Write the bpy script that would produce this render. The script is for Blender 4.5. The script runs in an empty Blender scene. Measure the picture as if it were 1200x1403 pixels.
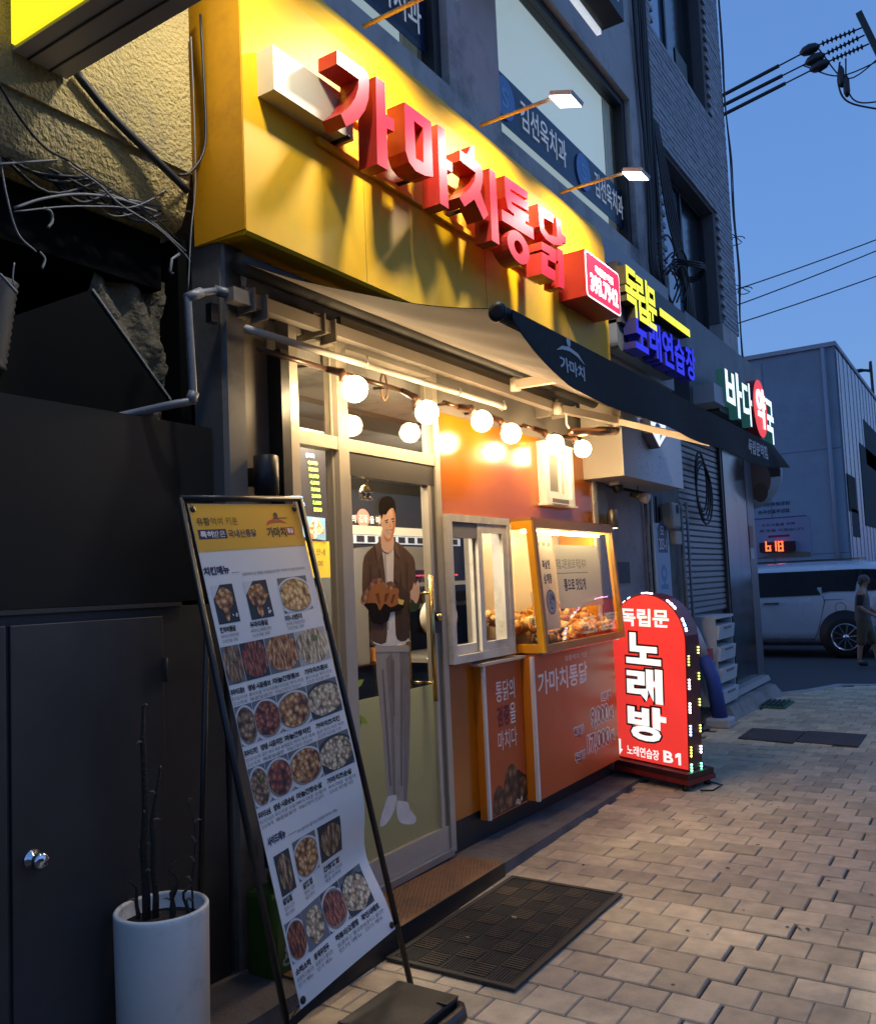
import bpy, bmesh, math, random
from mathutils import Vector, Matrix
random.seed(7)
SC = bpy.context.scene
COL = SC.collection
R = math.radians

# ------------------------------------------------------------------ camera
FOC, CX, CY = 1180.0, 600.0, 720.6            # focal length and principal point, in pixels of the 1200 x 1403 photo
YAW, PIT, ROL = R(32.78), R(3.955), R(-2.497)
_f = Vector((-math.sin(YAW) * math.cos(PIT), math.cos(YAW) * math.cos(PIT), math.sin(PIT)))
_r = Vector((math.cos(YAW), math.sin(YAW), 0))
_u = _r.cross(_f)
CR = math.cos(ROL) * _r + math.sin(ROL) * _u
CU = -math.sin(ROL) * _r + math.cos(ROL) * _u
EYE = Vector((0, 0, 1.62))
cam = bpy.data.objects.new('camera', bpy.data.cameras.new('camera'))
COL.objects.link(cam)
cam.matrix_world = Matrix((( CR.x, CU.x, -_f.x, EYE.x), (CR.y, CU.y, -_f.y, EYE.y), (CR.z, CU.z, -_f.z, EYE.z), (0, 0, 0, 1)))
cam.data.sensor_fit = 'AUTO'
cam.data.sensor_width = 36
cam.data.lens = FOC / 1403 * 36
cam.data.shift_y = (CY - 701.5) / 1403
cam.data.clip_start = 0.05
cam.data.clip_end = 500
SC.camera = cam

# ------------------------------------------------------------------ dusk sky, last daylight, exposure
W = bpy.data.worlds.new('World')
SC.world = W
W.use_nodes = True
_nt = W.node_tree
sky = _nt.nodes.new('ShaderNodeTexSky')
sky.sky_type = 'NISHITA'
sky.sun_disc = False
sky.sun_elevation = R(-0.6)
sky.sun_rotation = R(-100)
sky.ozone_density = 3.0
_mix = _nt.nodes.new('ShaderNodeMix'); _mix.data_type = 'RGBA'; _mix.inputs['Factor'].default_value = .65
_mix.inputs['B'].default_value = (.0435, .094, .216, 1)      # thin even cloud: the dusk sky is almost one tone
_nt.links.new(sky.outputs[0], _mix.inputs['A']); _nt.links.new(_mix.outputs['Result'], _nt.nodes['Background'].inputs[0])
_nt.nodes['Background'].inputs[1].default_value = 0.15
sun = bpy.data.objects.new('sun', bpy.data.lights.new('sun', 'SUN'))
sun.data.energy = 0.002                       # the sun has just gone down: only a trace of soft glow
sun.data.angle = R(40)
sun.data.color = (0.75, 0.85, 1.0)
sun.rotation_euler = (R(60), 0, R(100))
COL.objects.link(sun)
SC.view_settings.view_transform = 'Standard'
SC.view_settings.look = 'None'
SC.view_settings.gamma = 1
SC.view_settings.use_curve_mapping = False
SC.view_settings.exposure = 4.3
EXP = 19.7                                    # 2 ** exposure
SC.render.engine = 'CYCLES'
SC.cycles.use_denoising = True
SC.cycles.sample_clamp_indirect = 0.7
SC.cycles.max_bounces = 8
SC.cycles.transparent_max_bounces = 16
SC.cycles.caustics_reflective = False
SC.cycles.caustics_refractive = False

# ------------------------------------------------------------------ helpers: measuring
def ray(px, py):
    return CR * ((px - CX) / FOC) - CU * ((py - CY) / FOC) + _f
def onx(px, py, X):
    d = ray(px, py); return EYE + d * ((X - EYE.x) / d.x)
def ony(px, py, Y):
    d = ray(px, py); return EYE + d * ((Y - EYE.y) / d.y)
def onz(px, py, Z):
    d = ray(px, py); return EYE + d * ((Z - EYE.z) / d.z)

# ------------------------------------------------------------------ helpers: materials
def lin(h):
    h = h.lstrip('#'); o = []
    for i in (0, 2, 4):
        c = int(h[i:i + 2], 16) / 255
        o.append(c / 12.92 if c <= 0.04045 else ((c + 0.055) / 1.055) ** 2.4)
    return tuple(o)
_M = {}
def mat(name, col=(.5, .5, .5), rough=.5, metal=0., noise=0., ns=6., bump=0., bs=60., emit=None, es=0., coat=0., rand=0., spec=.5, dirt=None, ds=2., alpha=None, world=False, dt=(.5, .72)):
    if name in _M: return _M[name]
    if isinstance(col, str): col = lin(col)
    if isinstance(emit, str): emit = lin(emit)
    m = bpy.data.materials.new(name); m.use_nodes = True
    nt = m.node_tree; N = nt.nodes; L = nt.links
    b = N['Principled BSDF']
    b.inputs['Base Color'].default_value = (*col, 1)
    b.inputs['Roughness'].default_value = rough
    b.inputs['Metallic'].default_value = metal
    b.inputs['Specular IOR Level'].default_value = spec
    if coat: b.inputs['Coat Weight'].default_value = coat; b.inputs['Coat Roughness'].default_value = .08
    if emit is not None:
        b.inputs['Emission Color'].default_value = (*emit, 1); b.inputs['Emission Strength'].default_value = es / EXP
    src = None
    tc = N.new('ShaderNodeTexCoord')
    cs = N.new('ShaderNodeNewGeometry').outputs['Position'] if world else tc.outputs['Object']
    def mul(src, fac_socket, lo, hi):
        mr = N.new('ShaderNodeMapRange'); mr.inputs['To Min'].default_value = lo; mr.inputs['To Max'].default_value = hi
        L.new(fac_socket, mr.inputs['Value'])
        mx = N.new('ShaderNodeMix'); mx.data_type = 'RGBA'; mx.blend_type = 'MULTIPLY'; mx.inputs['Factor'].default_value = 1
        if src is None: mx.inputs['A'].default_value = (*col, 1)
        else: L.new(src, mx.inputs['A'])
        L.new(mr.outputs[0], mx.inputs['B'])
        return mx.outputs['Result']
    if noise:
        t = N.new('ShaderNodeTexNoise'); t.inputs['Scale'].default_value = ns; t.inputs['Detail'].default_value = 6
        L.new(cs, t.inputs['Vector'])
        src = mul(src, t.outputs['Fac'], 1 - noise * 1.6, 1 + noise * 1.6)
        mr = N.new('ShaderNodeMapRange'); mr.inputs['To Min'].default_value = max(.02, rough - .12); mr.inputs['To Max'].default_value = min(1, rough + .12)
        L.new(t.outputs['Fac'], mr.inputs['Value']); L.new(mr.outputs[0], b.inputs['Roughness'])
    if rand:
        oi = N.new('ShaderNodeObjectInfo'); g = N.new('ShaderNodeNewGeometry')
        ad = N.new('ShaderNodeMath'); ad.operation = 'ADD'; fr = N.new('ShaderNodeMath'); fr.operation = 'FRACT'
        L.new(oi.outputs['Random'], ad.inputs[0]); L.new(g.outputs['Random Per Island'], ad.inputs[1]); L.new(ad.outputs[0], fr.inputs[0])
        src = mul(src, fr.outputs[0], 1 - rand, 1 + rand * .8)
    if dirt is not None:
        if isinstance(dirt, str): dirt = lin(dirt)
        t = N.new('ShaderNodeTexNoise'); t.inputs['Scale'].default_value = ds; t.inputs['Detail'].default_value = 8; t.inputs['Roughness'].default_value = .7
        L.new(cs, t.inputs['Vector'])
        mr = N.new('ShaderNodeMapRange'); mr.inputs['From Min'].default_value = dt[0]; mr.inputs['From Max'].default_value = dt[1]
        L.new(t.outputs['Fac'], mr.inputs['Value'])
        mx = N.new('ShaderNodeMix'); mx.data_type = 'RGBA'
        if src is None: mx.inputs['A'].default_value = (*col, 1)
        else: L.new(src, mx.inputs['A'])
        mx.inputs['B'].default_value = (*dirt, 1); L.new(mr.outputs[0], mx.inputs['Factor'])
        src = mx.outputs['Result']
    if src is not None: L.new(src, b.inputs['Base Color'])
    if bump:
        t = N.new('ShaderNodeTexNoise'); t.inputs['Scale'].default_value = bs; t.inputs['Detail'].default_value = 4
        L.new(cs, t.inputs['Vector'])
        bp = N.new('ShaderNodeBump'); bp.inputs['Strength'].default_value = min(1, bump); bp.inputs['Distance'].default_value = .01 * max(1, bump)
        L.new(t.outputs['Fac'], bp.inputs['Height']); L.new(bp.outputs[0], b.inputs['Normal'])
    _M[name] = m
    return m
def glow(name, col=(1, 1, 1), es=1., base=None):
    """a lamp, a lit letter, a screen"""
    return mat(name, base if base is not None else col, .4, emit=col, es=es)
def glass(name, tint=(1, 1, 1), gain=1., rough=.02):
    if name in _M: return _M[name]
    m = bpy.data.materials.new(name); m.use_nodes = True
    nt = m.node_tree; N = nt.nodes; L = nt.links; N.clear()
    out = N.new('ShaderNodeOutputMaterial'); mx = N.new('ShaderNodeMixShader'); tr = N.new('ShaderNodeBsdfTransparent'); gl = N.new('ShaderNodeBsdfGlossy')
    tr.inputs[0].default_value = (*tint, 1); gl.inputs['Roughness'].default_value = rough
    g = N.new('ShaderNodeNewGeometry'); mr = N.new('ShaderNodeMapRange'); mr.inputs['To Min'].default_value = 1.5; mr.inputs['To Max'].default_value = 1 / 1.5
    fr = N.new('ShaderNodeFresnel'); ml = N.new('ShaderNodeMath'); ml.operation = 'MULTIPLY'; ml.inputs[1].default_value = gain; ml.use_clamp = True
    L.new(g.outputs['Backfacing'], mr.inputs['Value']); L.new(mr.outputs[0], fr.inputs['IOR']); L.new(fr.outputs[0], ml.inputs[0])
    L.new(ml.outputs[0], mx.inputs[0]); L.new(tr.outputs[0], mx.inputs[1]); L.new(gl.outputs[0], mx.inputs[2]); L.new(mx.outputs[0], out.inputs[0])
    _M[name] = m
    return m
def food(name, cols, scale=48., stretch=1., seed=0.):
    """printed photograph of fried pieces: a colour map only"""
    if name in _M: return _M[name]
    m = bpy.data.materials.new(name); m.use_nodes = True
    nt = m.node_tree; N = nt.nodes; L = nt.links; b = N['Principled BSDF']; b.inputs['Roughness'].default_value = .45
    tc = N.new('ShaderNodeTexCoord'); mp = N.new('ShaderNodeMapping'); mp.inputs['Scale'].default_value = (1, 1 * stretch, 1 / stretch); mp.inputs['Location'].default_value = (seed, seed * 1.7, seed * .6)
    nz = N.new('ShaderNodeTexNoise'); nz.inputs['Scale'].default_value = scale * .9; nz.inputs['Detail'].default_value = 3
    ad = N.new('ShaderNodeVectorMath'); ad.operation = 'MULTIPLY_ADD'; ad.inputs[1].default_value = (.014, .014, .014)
    L.new(tc.outputs['Object'], nz.inputs['Vector']); L.new(nz.outputs['Color'], ad.inputs[0]); L.new(tc.outputs['Object'], ad.inputs[2]); L.new(ad.outputs[0], mp.inputs['Vector'])
    v = N.new('ShaderNodeTexVoronoi'); v.feature = 'SMOOTH_F1'; v.inputs['Scale'].default_value = scale; v.inputs['Smoothness'].default_value = .25; L.new(mp.outputs[0], v.inputs['Vector'])
    n2 = N.new('ShaderNodeTexNoise'); n2.inputs['Scale'].default_value = scale * 4; n2.inputs['Detail'].default_value = 5; L.new(tc.outputs['Object'], n2.inputs['Vector'])
    ma = N.new('ShaderNodeMath'); ma.operation = 'MULTIPLY_ADD'; ma.inputs[1].default_value = .55; L.new(n2.outputs['Fac'], ma.inputs[0]); L.new(v.outputs['Distance'], ma.inputs[2])
    sb = N.new('ShaderNodeMath'); sb.operation = 'SUBTRACT'; sb.inputs[0].default_value = 1.14; L.new(ma.outputs[0], sb.inputs[1])
    r = N.new('ShaderNodeValToRGB'); e = r.color_ramp.elements
    e[0].position = .05; e[0].color = (*lin(cols[0]), 1); e[1].position = .78; e[1].color = (*lin(cols[3]), 1)
    for p_, c_ in ((.30, cols[1]), (.52, cols[2])): q = e.new(p_); q.color = (*lin(c_), 1)
    L.new(sb.outputs[0], r.inputs[0])
    mx = N.new('ShaderNodeMix'); mx.data_type = 'RGBA'; mx.blend_type = 'MULTIPLY'; mx.inputs['Factor'].default_value = .5; L.new(r.outputs[0], mx.inputs['A']); L.new(v.outputs['Color'], mx.inputs['B'])
    hs_ = N.new('ShaderNodeHueSaturation'); hs_.inputs['Saturation'].default_value = .85; L.new(mx.outputs['Result'], hs_.inputs['Color'])
    m2 = N.new('ShaderNodeMix'); m2.data_type = 'RGBA'; m2.inputs['Factor'].default_value = .28; L.new(r.outputs[0], m2.inputs['A']); L.new(hs_.outputs[0], m2.inputs['B'])
    L.new(m2.outputs['Result'], b.inputs['Base Color'])
    _M[name] = m
    return m
def film(name, col, trans=.4, rough=.3):
    """frosted film or cloth that lets some light through"""
    if name in _M: return _M[name]
    if isinstance(col, str): col = lin(col)
    m = bpy.data.materials.new(name); m.use_nodes = True
    nt = m.node_tree; N = nt.nodes; L = nt.links
    b = N['Principled BSDF']; b.inputs['Base Color'].default_value = (*col, 1); b.inputs['Roughness'].default_value = rough
    t = N.new('ShaderNodeBsdfTranslucent'); t.inputs[0].default_value = (*col, 1)
    mx = N.new('ShaderNodeMixShader'); mx.inputs[0].default_value = trans
    L.new(b.outputs[0], mx.inputs[1]); L.new(t.outputs[0], mx.inputs[2]); L.new(mx.outputs[0], N['Material Output'].inputs[0])
    _M[name] = m
    return m

# ------------------------------------------------------------------ helpers: objects
_MW = {}
def tag(o, label=None, cat=None, group=None, kind=None):
    if label: o['label'] = label
    if cat: o['category'] = cat
    if group: o['group'] = group
    if kind: o['kind'] = kind
    return o
def thing(name, label, cat, loc=(0, 0, 0), rz=0., group=None, kind=None, ry=0.):
    o = bpy.data.objects.new(name, None); COL.objects.link(o)
    o.location = loc; o.rotation_euler = (0, ry, rz); o.empty_display_size = .1
    _MW[o.name] = Matrix.Translation(Vector(loc)) @ Matrix.Rotation(rz, 4, 'Z') @ Matrix.Rotation(ry, 4, 'Y')
    return tag(o, label, cat, group, kind)
class MB:
    def __init__(s): s.v = []; s.f = []; s.m = []; s.mats = []; s.sm = []
    def mi(s, m):
        if m not in s.mats: s.mats.append(m)
        return s.mats.index(m)
    def face(s, pts, m, smooth=False):
        n = len(s.v); s.v += [Vector(p) for p in pts]; s.f.append(tuple(range(n, n + len(pts)))); s.m.append(s.mi(m)); s.sm.append(smooth)
        return s
    def mesh(s, vs, fs, m, smooth=False):
        n = len(s.v); s.v += [Vector(p) for p in vs]; k = s.mi(m)
        for f in fs: s.f.append(tuple(n + i for i in f)); s.m.append(k); s.sm.append(smooth)
        return s
    def box(s, a, b, m, bev=0.):
        x0, x1 = sorted((a[0], b[0])); y0, y1 = sorted((a[1], b[1])); z0, z1 = sorted((a[2], b[2]))
        if bev:
            bm = bmesh.new(); bmesh.ops.create_cube(bm, size=1)
            for v in bm.verts: v.co = Vector(((x0 + x1) / 2 + v.co.x * (x1 - x0), (y0 + y1) / 2 + v.co.y * (y1 - y0), (z0 + z1) / 2 + v.co.z * (z1 - z0)))
            bmesh.ops.bevel(bm, geom=bm.edges[:], offset=bev, segments=2, affect='EDGES', profile=.5)
            bm.verts.index_update()
            s.mesh([v.co.copy() for v in bm.verts], [[v.index for v in f.verts] for f in bm.faces], m); bm.free()
            return s
        return s.hexa([(x0, y0, z0), (x1, y0, z0), (x1, y1, z0), (x0, y1, z0), (x0, y0, z1), (x1, y0, z1), (x1, y1, z1), (x0, y1, z1)], m)
    def hexa(s, p, m):
        return s.mesh(p, [(3, 2, 1, 0), (4, 5, 6, 7), (0, 1, 5, 4), (1, 2, 6, 5), (2, 3, 7, 6), (3, 0, 4, 7)], m)
    def tube(s, pts, r, m, n=8, cap=True):
        pts = [Vector(p) for p in pts]; rs = r if isinstance(r, (list, tuple)) else [r] * len(pts)
        vs = []; fs = []; ref = None
        for i, p in enumerate(pts):
            d = (pts[min(i + 1, len(pts) - 1)] - pts[max(i - 1, 0)]).normalized()
            if ref is None: ref = Vector((0, 0, 1)) if abs(d.z) < .9 else Vector((1, 0, 0))
            a = d.cross(ref); a = a.normalized() if a.length > 1e-6 else d.orthogonal().normalized()
            b = a.cross(d).normalized(); ref = b
            for k in range(n):
                t = 2 * math.pi * k / n; vs.append(p + (a * math.cos(t) + b * math.sin(t)) * rs[i])
        for i in range(len(pts) - 1):
            for k in range(n): fs.append((i * n + k, i * n + (k + 1) % n, (i + 1) * n + (k + 1) % n, (i + 1) * n + k))
        if cap: fs.append(tuple(range(n))[::-1]); fs.append(tuple(range((len(pts) - 1) * n, len(pts) * n)))
        return s.mesh(vs, fs, m, True)
    def bar(s, p0, p1, w, h, m, up=(0, 0, 1)):
        p0 = Vector(p0); p1 = Vector(p1); d = (p1 - p0).normalized(); a = d.cross(Vector(up)).normalized() * w / 2; b = a.cross(d).normalized() * h / 2
        return s.hexa([p0 - a - b, p0 + a - b, p1 + a - b, p1 - a - b, p0 - a + b, p0 + a + b, p1 + a + b, p1 - a + b], m)
    def lathe(s, prof, c, m, n=24, axis=None, cap=True):
        c = Vector(c); vs = []; fs = []
        rot = Matrix.Identity(3) if axis is None else Vector((0, 0, 1)).rotation_difference(Vector(axis)).to_matrix()
        for r_, z in prof:
            for k in range(n):
                t = 2 * math.pi * k / n; vs.append(c + rot @ Vector((r_ * math.cos(t), r_ * math.sin(t), z)))
        for i in range(len(prof) - 1):
            for k in range(n): fs.append((i * n + k, i * n + (k + 1) % n, (i + 1) * n + (k + 1) % n, (i + 1) * n + k))
        if cap and prof[0][0] > 1e-6: fs.append(tuple(range(n))[::-1])
        if cap and prof[-1][0] > 1e-6: fs.append(tuple(range((len(prof) - 1) * n, len(prof) * n)))
        return s.mesh(vs, fs, m, True)
    def ball(s, c, r, m, n=16, sq=(1, 1, 1)):
        k = n // 2; c = Vector(c); vs = []; fs = []
        for i in range(k + 1):
            a = math.pi * i / k
            for j in range(n):
                t = 2 * math.pi * j / n
                vs.append(c + Vector((r * sq[0] * math.sin(a) * math.cos(t), r * sq[1] * math.sin(a) * math.sin(t), -r * sq[2] * math.cos(a))))
        for i in range(k):
            for j in range(n): fs.append((i * n + j, i * n + (j + 1) % n, (i + 1) * n + (j + 1) % n, (i + 1) * n + j))
        return s.mesh(vs, fs, m, True)
    def add(s, me, M, m, side=None):
        """a mesh laid out in its own XY plane, carried over by matrix or function M; faces not facing +z get SIDE"""
        f = M if callable(M) else (lambda p: M @ p)
        n = len(s.v); s.v += [f(v.co) for v in me.vertices]; k = s.mi(m); k2 = s.mi(side) if side else k
        for p in me.polygons:
            s.f.append(tuple(n + i for i in p.vertices)); s.m.append(k if p.normal.z > .5 else k2); s.sm.append(False)
        return s
    def obj(s, name, parent=None, local=False, label=None, cat=None, group=None, kind=None, loc=None):
        me = bpy.data.meshes.new(name)
        vs = s.v
        root = parent
        while root is not None and root.parent is not None: root = root.parent
        off = loc
        if parent is None and loc is None and vs and not local:       # a one-mesh thing: origin at its base
            lo = Vector([min(v[i] for v in vs) for i in range(3)]); hi = Vector([max(v[i] for v in vs) for i in range(3)])
            off = Vector(((lo.x + hi.x) / 2, (lo.y + hi.y) / 2, lo.z))
        if root is not None and not local and root.name in _MW:
            inv = _MW[root.name].inverted(); vs = [inv @ v for v in vs]
        if off is not None: vs = [v - Vector(off) for v in vs]
        me.from_pydata([tuple(v) for v in vs], [], s.f)
        for m in s.mats: me.materials.append(m)
        me.polygons.foreach_set('material_index', s.m); me.polygons.foreach_set('use_smooth', s.sm)
        me.update()
        o = bpy.data.objects.new(name, me); COL.objects.link(o)
        if off is not None: o.location = off
        if parent is not None: o.parent = parent
        elif off is not None: _MW[o.name] = Matrix.Translation(Vector(off))
        return tag(o, label, cat, group, kind)
def frame(o, u, v):
    """matrix that carries (a, b, c) to o + a u + b v + c (u x v)"""
    u = Vector(u).normalized(); v = Vector(v); v = (v - u * v.dot(u)).normalized(); n = u.cross(v); o = Vector(o)
    return Matrix(((u.x, v.x, n.x, o.x), (u.y, v.y, n.y, o.y), (u.z, v.z, n.z, o.z), (0, 0, 0, 1)))
def street(X, y=0., z=0.):
    """a plane that faces the street (+X): a runs along Y, b up"""
    return frame((X, y, z), (0, 1, 0), (0, 0, 1))
def near(Y, x=0., z=0.):
    """a plane that faces the viewer's end of the street (-Y): a runs along X, b up"""
    return frame((x, Y, z), (1, 0, 0), (0, 0, 1))
def _eval(cu):
    o = bpy.data.objects.new('tmp', cu)
    me = bpy.data.meshes.new_from_object(o)
    bpy.data.objects.remove(o); bpy.data.curves.remove(cu)
    return me
def text(body, x0, x1, y0, y1, depth=0., bold=0., keep=False, center=False, shear=0., res=3):
    """lettering fitted into the box x0..x1, y0..y1; with depth it is a solid"""
    cu = bpy.data.curves.new('tmp', 'FONT'); cu.body = body; cu.offset = bold; cu.resolution_u = res; cu.shear = shear
    if depth: cu.extrude = .5
    me = _eval(cu)
    xs = [v.co.x for v in me.vertices]; ys = [v.co.y for v in me.vertices]
    if not xs: return me
    a, b, c, d = min(xs), max(xs), min(ys), max(ys); sx = (x1 - x0) / max(1e-6, b - a); sy = (y1 - y0) / max(1e-6, d - c)
    if keep: sx = min(sx, sy) if center else sy
    ox = (x0 + x1) / 2 - sx * (b - a) / 2 if center else x0
    for v in me.vertices: v.co = Vector((ox + (v.co.x - a) * sx, y0 + (v.co.y - c) * sy, v.co.z * depth + depth / 2))
    return me
def shape(polys, depth=0., bevel=0.):
    """filled outline(s) in the XY plane; an outline inside another one is a hole"""
    cu = bpy.data.curves.new('tmp', 'CURVE'); cu.dimensions = '2D'; cu.fill_mode = 'BOTH' if depth else 'BACK'
    if depth: cu.extrude = .5
    for p in polys:
        sp = cu.splines.new('POLY'); sp.points.add(len(p) - 1); sp.use_cyclic_u = True
        for q, xy in zip(sp.points, p): q.co = (xy[0], xy[1], 0, 1)
    me = _eval(cu)
    if depth:
        for v in me.vertices: v.co.z = v.co.z * depth + depth / 2
    else:
        bm = bmesh.new(); bm.from_mesh(me)
        bmesh.ops.recalc_face_normals(bm, faces=bm.faces[:])
        for f in bm.faces:
            if f.normal.z < 0: f.normal_flip()
        bm.to_mesh(me); bm.free()
    return me
def rrect(x0, x1, y0, y1, r, n=5):
    o = []
    for cx, cy, a in ((x1 - r, y1 - r, 0), (x0 + r, y1 - r, 90), (x0 + r, y0 + r, 180), (x1 - r, y0 + r, 270)):
        for k in range(n + 1): t = R(a + 90 * k / n); o.append((cx + r * math.cos(t), cy + r * math.sin(t)))
    return o
def ell(cx, cy, rx, ry, n=24): return [(cx + rx * math.cos(2 * math.pi * k / n), cy + ry * math.sin(2 * math.pi * k / n)) for k in range(n)]
def sag(p0, p1, drop, n=10, jit=0.):
    p0 = Vector(p0); p1 = Vector(p1); o = []
    for k in range(n + 1):
        t = k / n; q = p0.lerp(p1, t); q.z -= drop * 4 * t * (1 - t)
        if 0 < k < n and jit: q += Vector([random.uniform(-jit, jit) for _ in range(3)])
        o.append(q)
    return o
def smooth(pts, n=5):
    """Catmull-Rom through the points"""
    P = [Vector(p) for p in pts]; P = [P[0] * 2 - P[1]] + P + [P[-1] * 2 - P[-2]]; o = []
    for i in range(1, len(P) - 2):
        for k in range(n):
            t = k / n; a, b, c, d = P[i - 1:i + 3]
            o.append(.5 * ((2 * b) + (c - a) * t + (2 * a - 5 * b + 4 * c - d) * t * t + (3 * b - a - 3 * c + d) * t ** 3))
    return o + [P[-2]]
def copy_tree(o, parent=None):
    c = o.copy(); COL.objects.link(c)
    if parent is not None: c.parent = parent
    for ch in o.children: copy_tree(ch, c)
    return c

# ------------------------------------------------------------------ materials
PAVER = mat('paver', (.53, .43, .295), .85, noise=.24, ns=11, bump=.45, bs=190, rand=.22, dirt=(.26, .215, .165), ds=2.3, world=True, dt=(.52, .85))
BED = mat('joint_sand', (.09, .075, .06), .95, noise=.2, ns=30)
ASPH = mat('asphalt', (.05, .05, .054), .85, noise=.2, ns=40, bump=.5, bs=400)
CONC = mat('concrete', (.25, .24, .23), .85, noise=.18, ns=5, bump=.3, bs=90, dirt=(.10, .095, .09), ds=2.4)
CONC_D = mat('stained_concrete', (.14, .13, .125), .9, noise=.22, ns=7, bump=.6, bs=60, dirt=(.05, .047, .045), ds=3)
GRANITE = mat('granite', (.33, .32, .31), .75, noise=.15, ns=40)
RENDERW = mat('grey_render', (.43, .42, .41), .8, noise=.14, ns=3, bump=.25, bs=70, dirt=(.13, .13, .135), ds=1.3)
WBRICK = mat('white_brick', (.36, .37, .39), .75, noise=.15, ns=9, rand=.14)
MORTAR = mat('mortar', (.12, .12, .125), .9)
STUCCO = mat('stucco', (.44, .33, .115), .9, noise=.12, ns=8, bump=2.2, bs=58, dirt=(.16, .145, .11), ds=1.4)  # yellow light bounced off the floodlit sign is put into the base colour
DARKFR = mat('dark_frame', (.018, .02, .024), .45)
BLACK = mat('black_metal', (.012, .012, .013), .42, noise=.15, ns=20)
RUBBER = mat('rubber', (.014, .013, .012), .75, noise=.3, ns=20)
CABLE = mat('cable', (.012, .012, .013), .55)
CABLEG = mat('grey_cable', (.16, .16, .165), .6)
GREYM = mat('grey_paint', (.13, .122, .11), .42, noise=.12, ns=5, dirt=(.03, .03, .033), ds=2)
GREYM2 = mat('taupe_paint', (.12, .105, .088), .5, noise=.1, ns=5)
CABI = mat('cabinet_paint', (.036, .035, .037), .5, noise=.35, ns=2.2, bump=.12, bs=9, dirt=(.066, .064, .062), ds=1.7, dt=(.52, .9))
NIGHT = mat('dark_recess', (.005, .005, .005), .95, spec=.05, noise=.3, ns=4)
ALU = mat('aluminium', (.42, .40, .36), .38, metal=.6, noise=.08, ns=12)
ALUW = mat('white_aluminium', (.62, .60, .56), .4, noise=.06, ns=9, dirt=(.34, .32, .28), ds=4)
STEEL = mat('stainless', (.42, .43, .45), .22, metal=1, noise=.12, ns=4)
CHROME = mat('chrome', (.7, .7, .72), .12, metal=1)
BRASS = mat('brass', (.50, .36, .14), .25, metal=1)
COPPER = mat('copper', (.55, .30, .17), .3, metal=1)
PVC = mat('pvc_pipe', (.16, .165, .175), .45, noise=.1, ns=12, dirt=(.06, .06, .065), ds=6)
CREAMP = mat('cream_pipe', (.5, .47, .41), .4, noise=.08, ns=10)
WHITE = mat('white_paint', (.68, .67, .65), .45, noise=.05, ns=8)
WPLAST = mat('white_plastic', (.7, .69, .66), .4)
ORANGE = mat('orange_film', (.44, .115, .002), .22, noise=.05, ns=3, coat=.4)
ORANGE2 = mat('orange_board', (.62, .20, .012), .4, noise=.05, ns=6)
ORANGE_D = mat('poster_orange', (.52, .105, .028), .36, noise=.08, ns=2, spec=.3)
YELLOW = mat('sign_yellow', (.78, .40, .002), .5, noise=.05, ns=2, spec=.3, dirt=(.60, .38, .02), ds=1.1)
YELLOW2 = mat('case_yellow', (.75, .36, .012), .4, noise=.04, ns=6)
OCHRE = mat('case_wood', (.34, .17, .035), .45, noise=.15, ns=12)
REDL = mat('letter_red', (.56, .005, .018), .38, spec=.35)
REDS = mat('letter_side_red', (.40, .022, .012), .4)
NAVY = mat('navy_film', (.012, .022, .075), .3)
PANE = glass('window_glass', (.92, .95, .95), .12)
CLEAR = glass('clear_glass', (.97, .97, .96), .6)
INK = mat('black_ink', (.015, .014, .016), .5)
WINK = mat('white_print', (.72, .71, .69), .5)

# ------------------------------------------------------------------ the ground
g = MB(); g.box((-120, -60, -.35), (120, 200, -.03), ASPH)
g.obj('road', kind='structure')
EDGE = [(-14, 11.6), (-3.2, 11.8), (-2.62, 12.1), (-2.3, 12.55), (-2.0, 13.25), (-1.2, 13.4), (8, 13.6)]
def edge_y(x):
    for (a, b), (c, d) in zip(EDGE, EDGE[1:]):
        if a <= x <= c: return b + (d - b) * (x - a) / (c - a)
    return EDGE[-1][1]
pv = MB()
pv.mesh([(x, y, z) for z in (-.028, -.016) for x, y in [(-14, -8)] + EDGE + [(8, -8)]],
        [tuple(range(9, 18)), tuple(range(9))[::-1]] + [(i, (i + 1) % 9, 9 + (i + 1) % 9, 9 + i) for i in range(9)], BED)
pavement = pv.obj('pavement', kind='structure', loc=(0, 0, 0))
PX, PY = .1945, .181                         # paver size, joint included
def paver_mb(m, x, y, z, w=PX, d=PY, dz=(0, 0, 0, 0)):
    a, b = w / 2 - .002, d / 2 - .002; c = .0045
    def ring(e, zz, t): return [(x + sx * (a - e), y + sy * (b - e), zz + (dz[i] if t else 0)) for i, (sx, sy) in enumerate(((-1, -1), (1, -1), (1, 1), (-1, 1)))]
    m.mesh(ring(0, z - .03, 0) + ring(0, z - .005, 1) + ring(c, z, 1),
           [(8, 9, 10, 11)] + [(i, (i + 1) % 4, 4 + (i + 1) % 4, 4 + i) for i in range(4)] + [(4 + i, 4 + (i + 1) % 4, 8 + (i + 1) % 4, 8 + i) for i in range(4)], PAVER)
tiles = []
for j in range(-12, 90):
    y = 3.74 + (j - .5) * PY
    for i in range(-16, 40):
        x = -1.09 + i * PX + (PX / 2 if j % 2 else 0)
        if x < -2.5 + (-.06 if y > 6.9 else 0) or y + PY / 2 > edge_y(x) - .14 or x > 6: continue
        if -2.72 < x < -2.0 and y > 8.6 and x < -2.7 + (y - 8) * .06: continue
        tiles.append((x, y))
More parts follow.
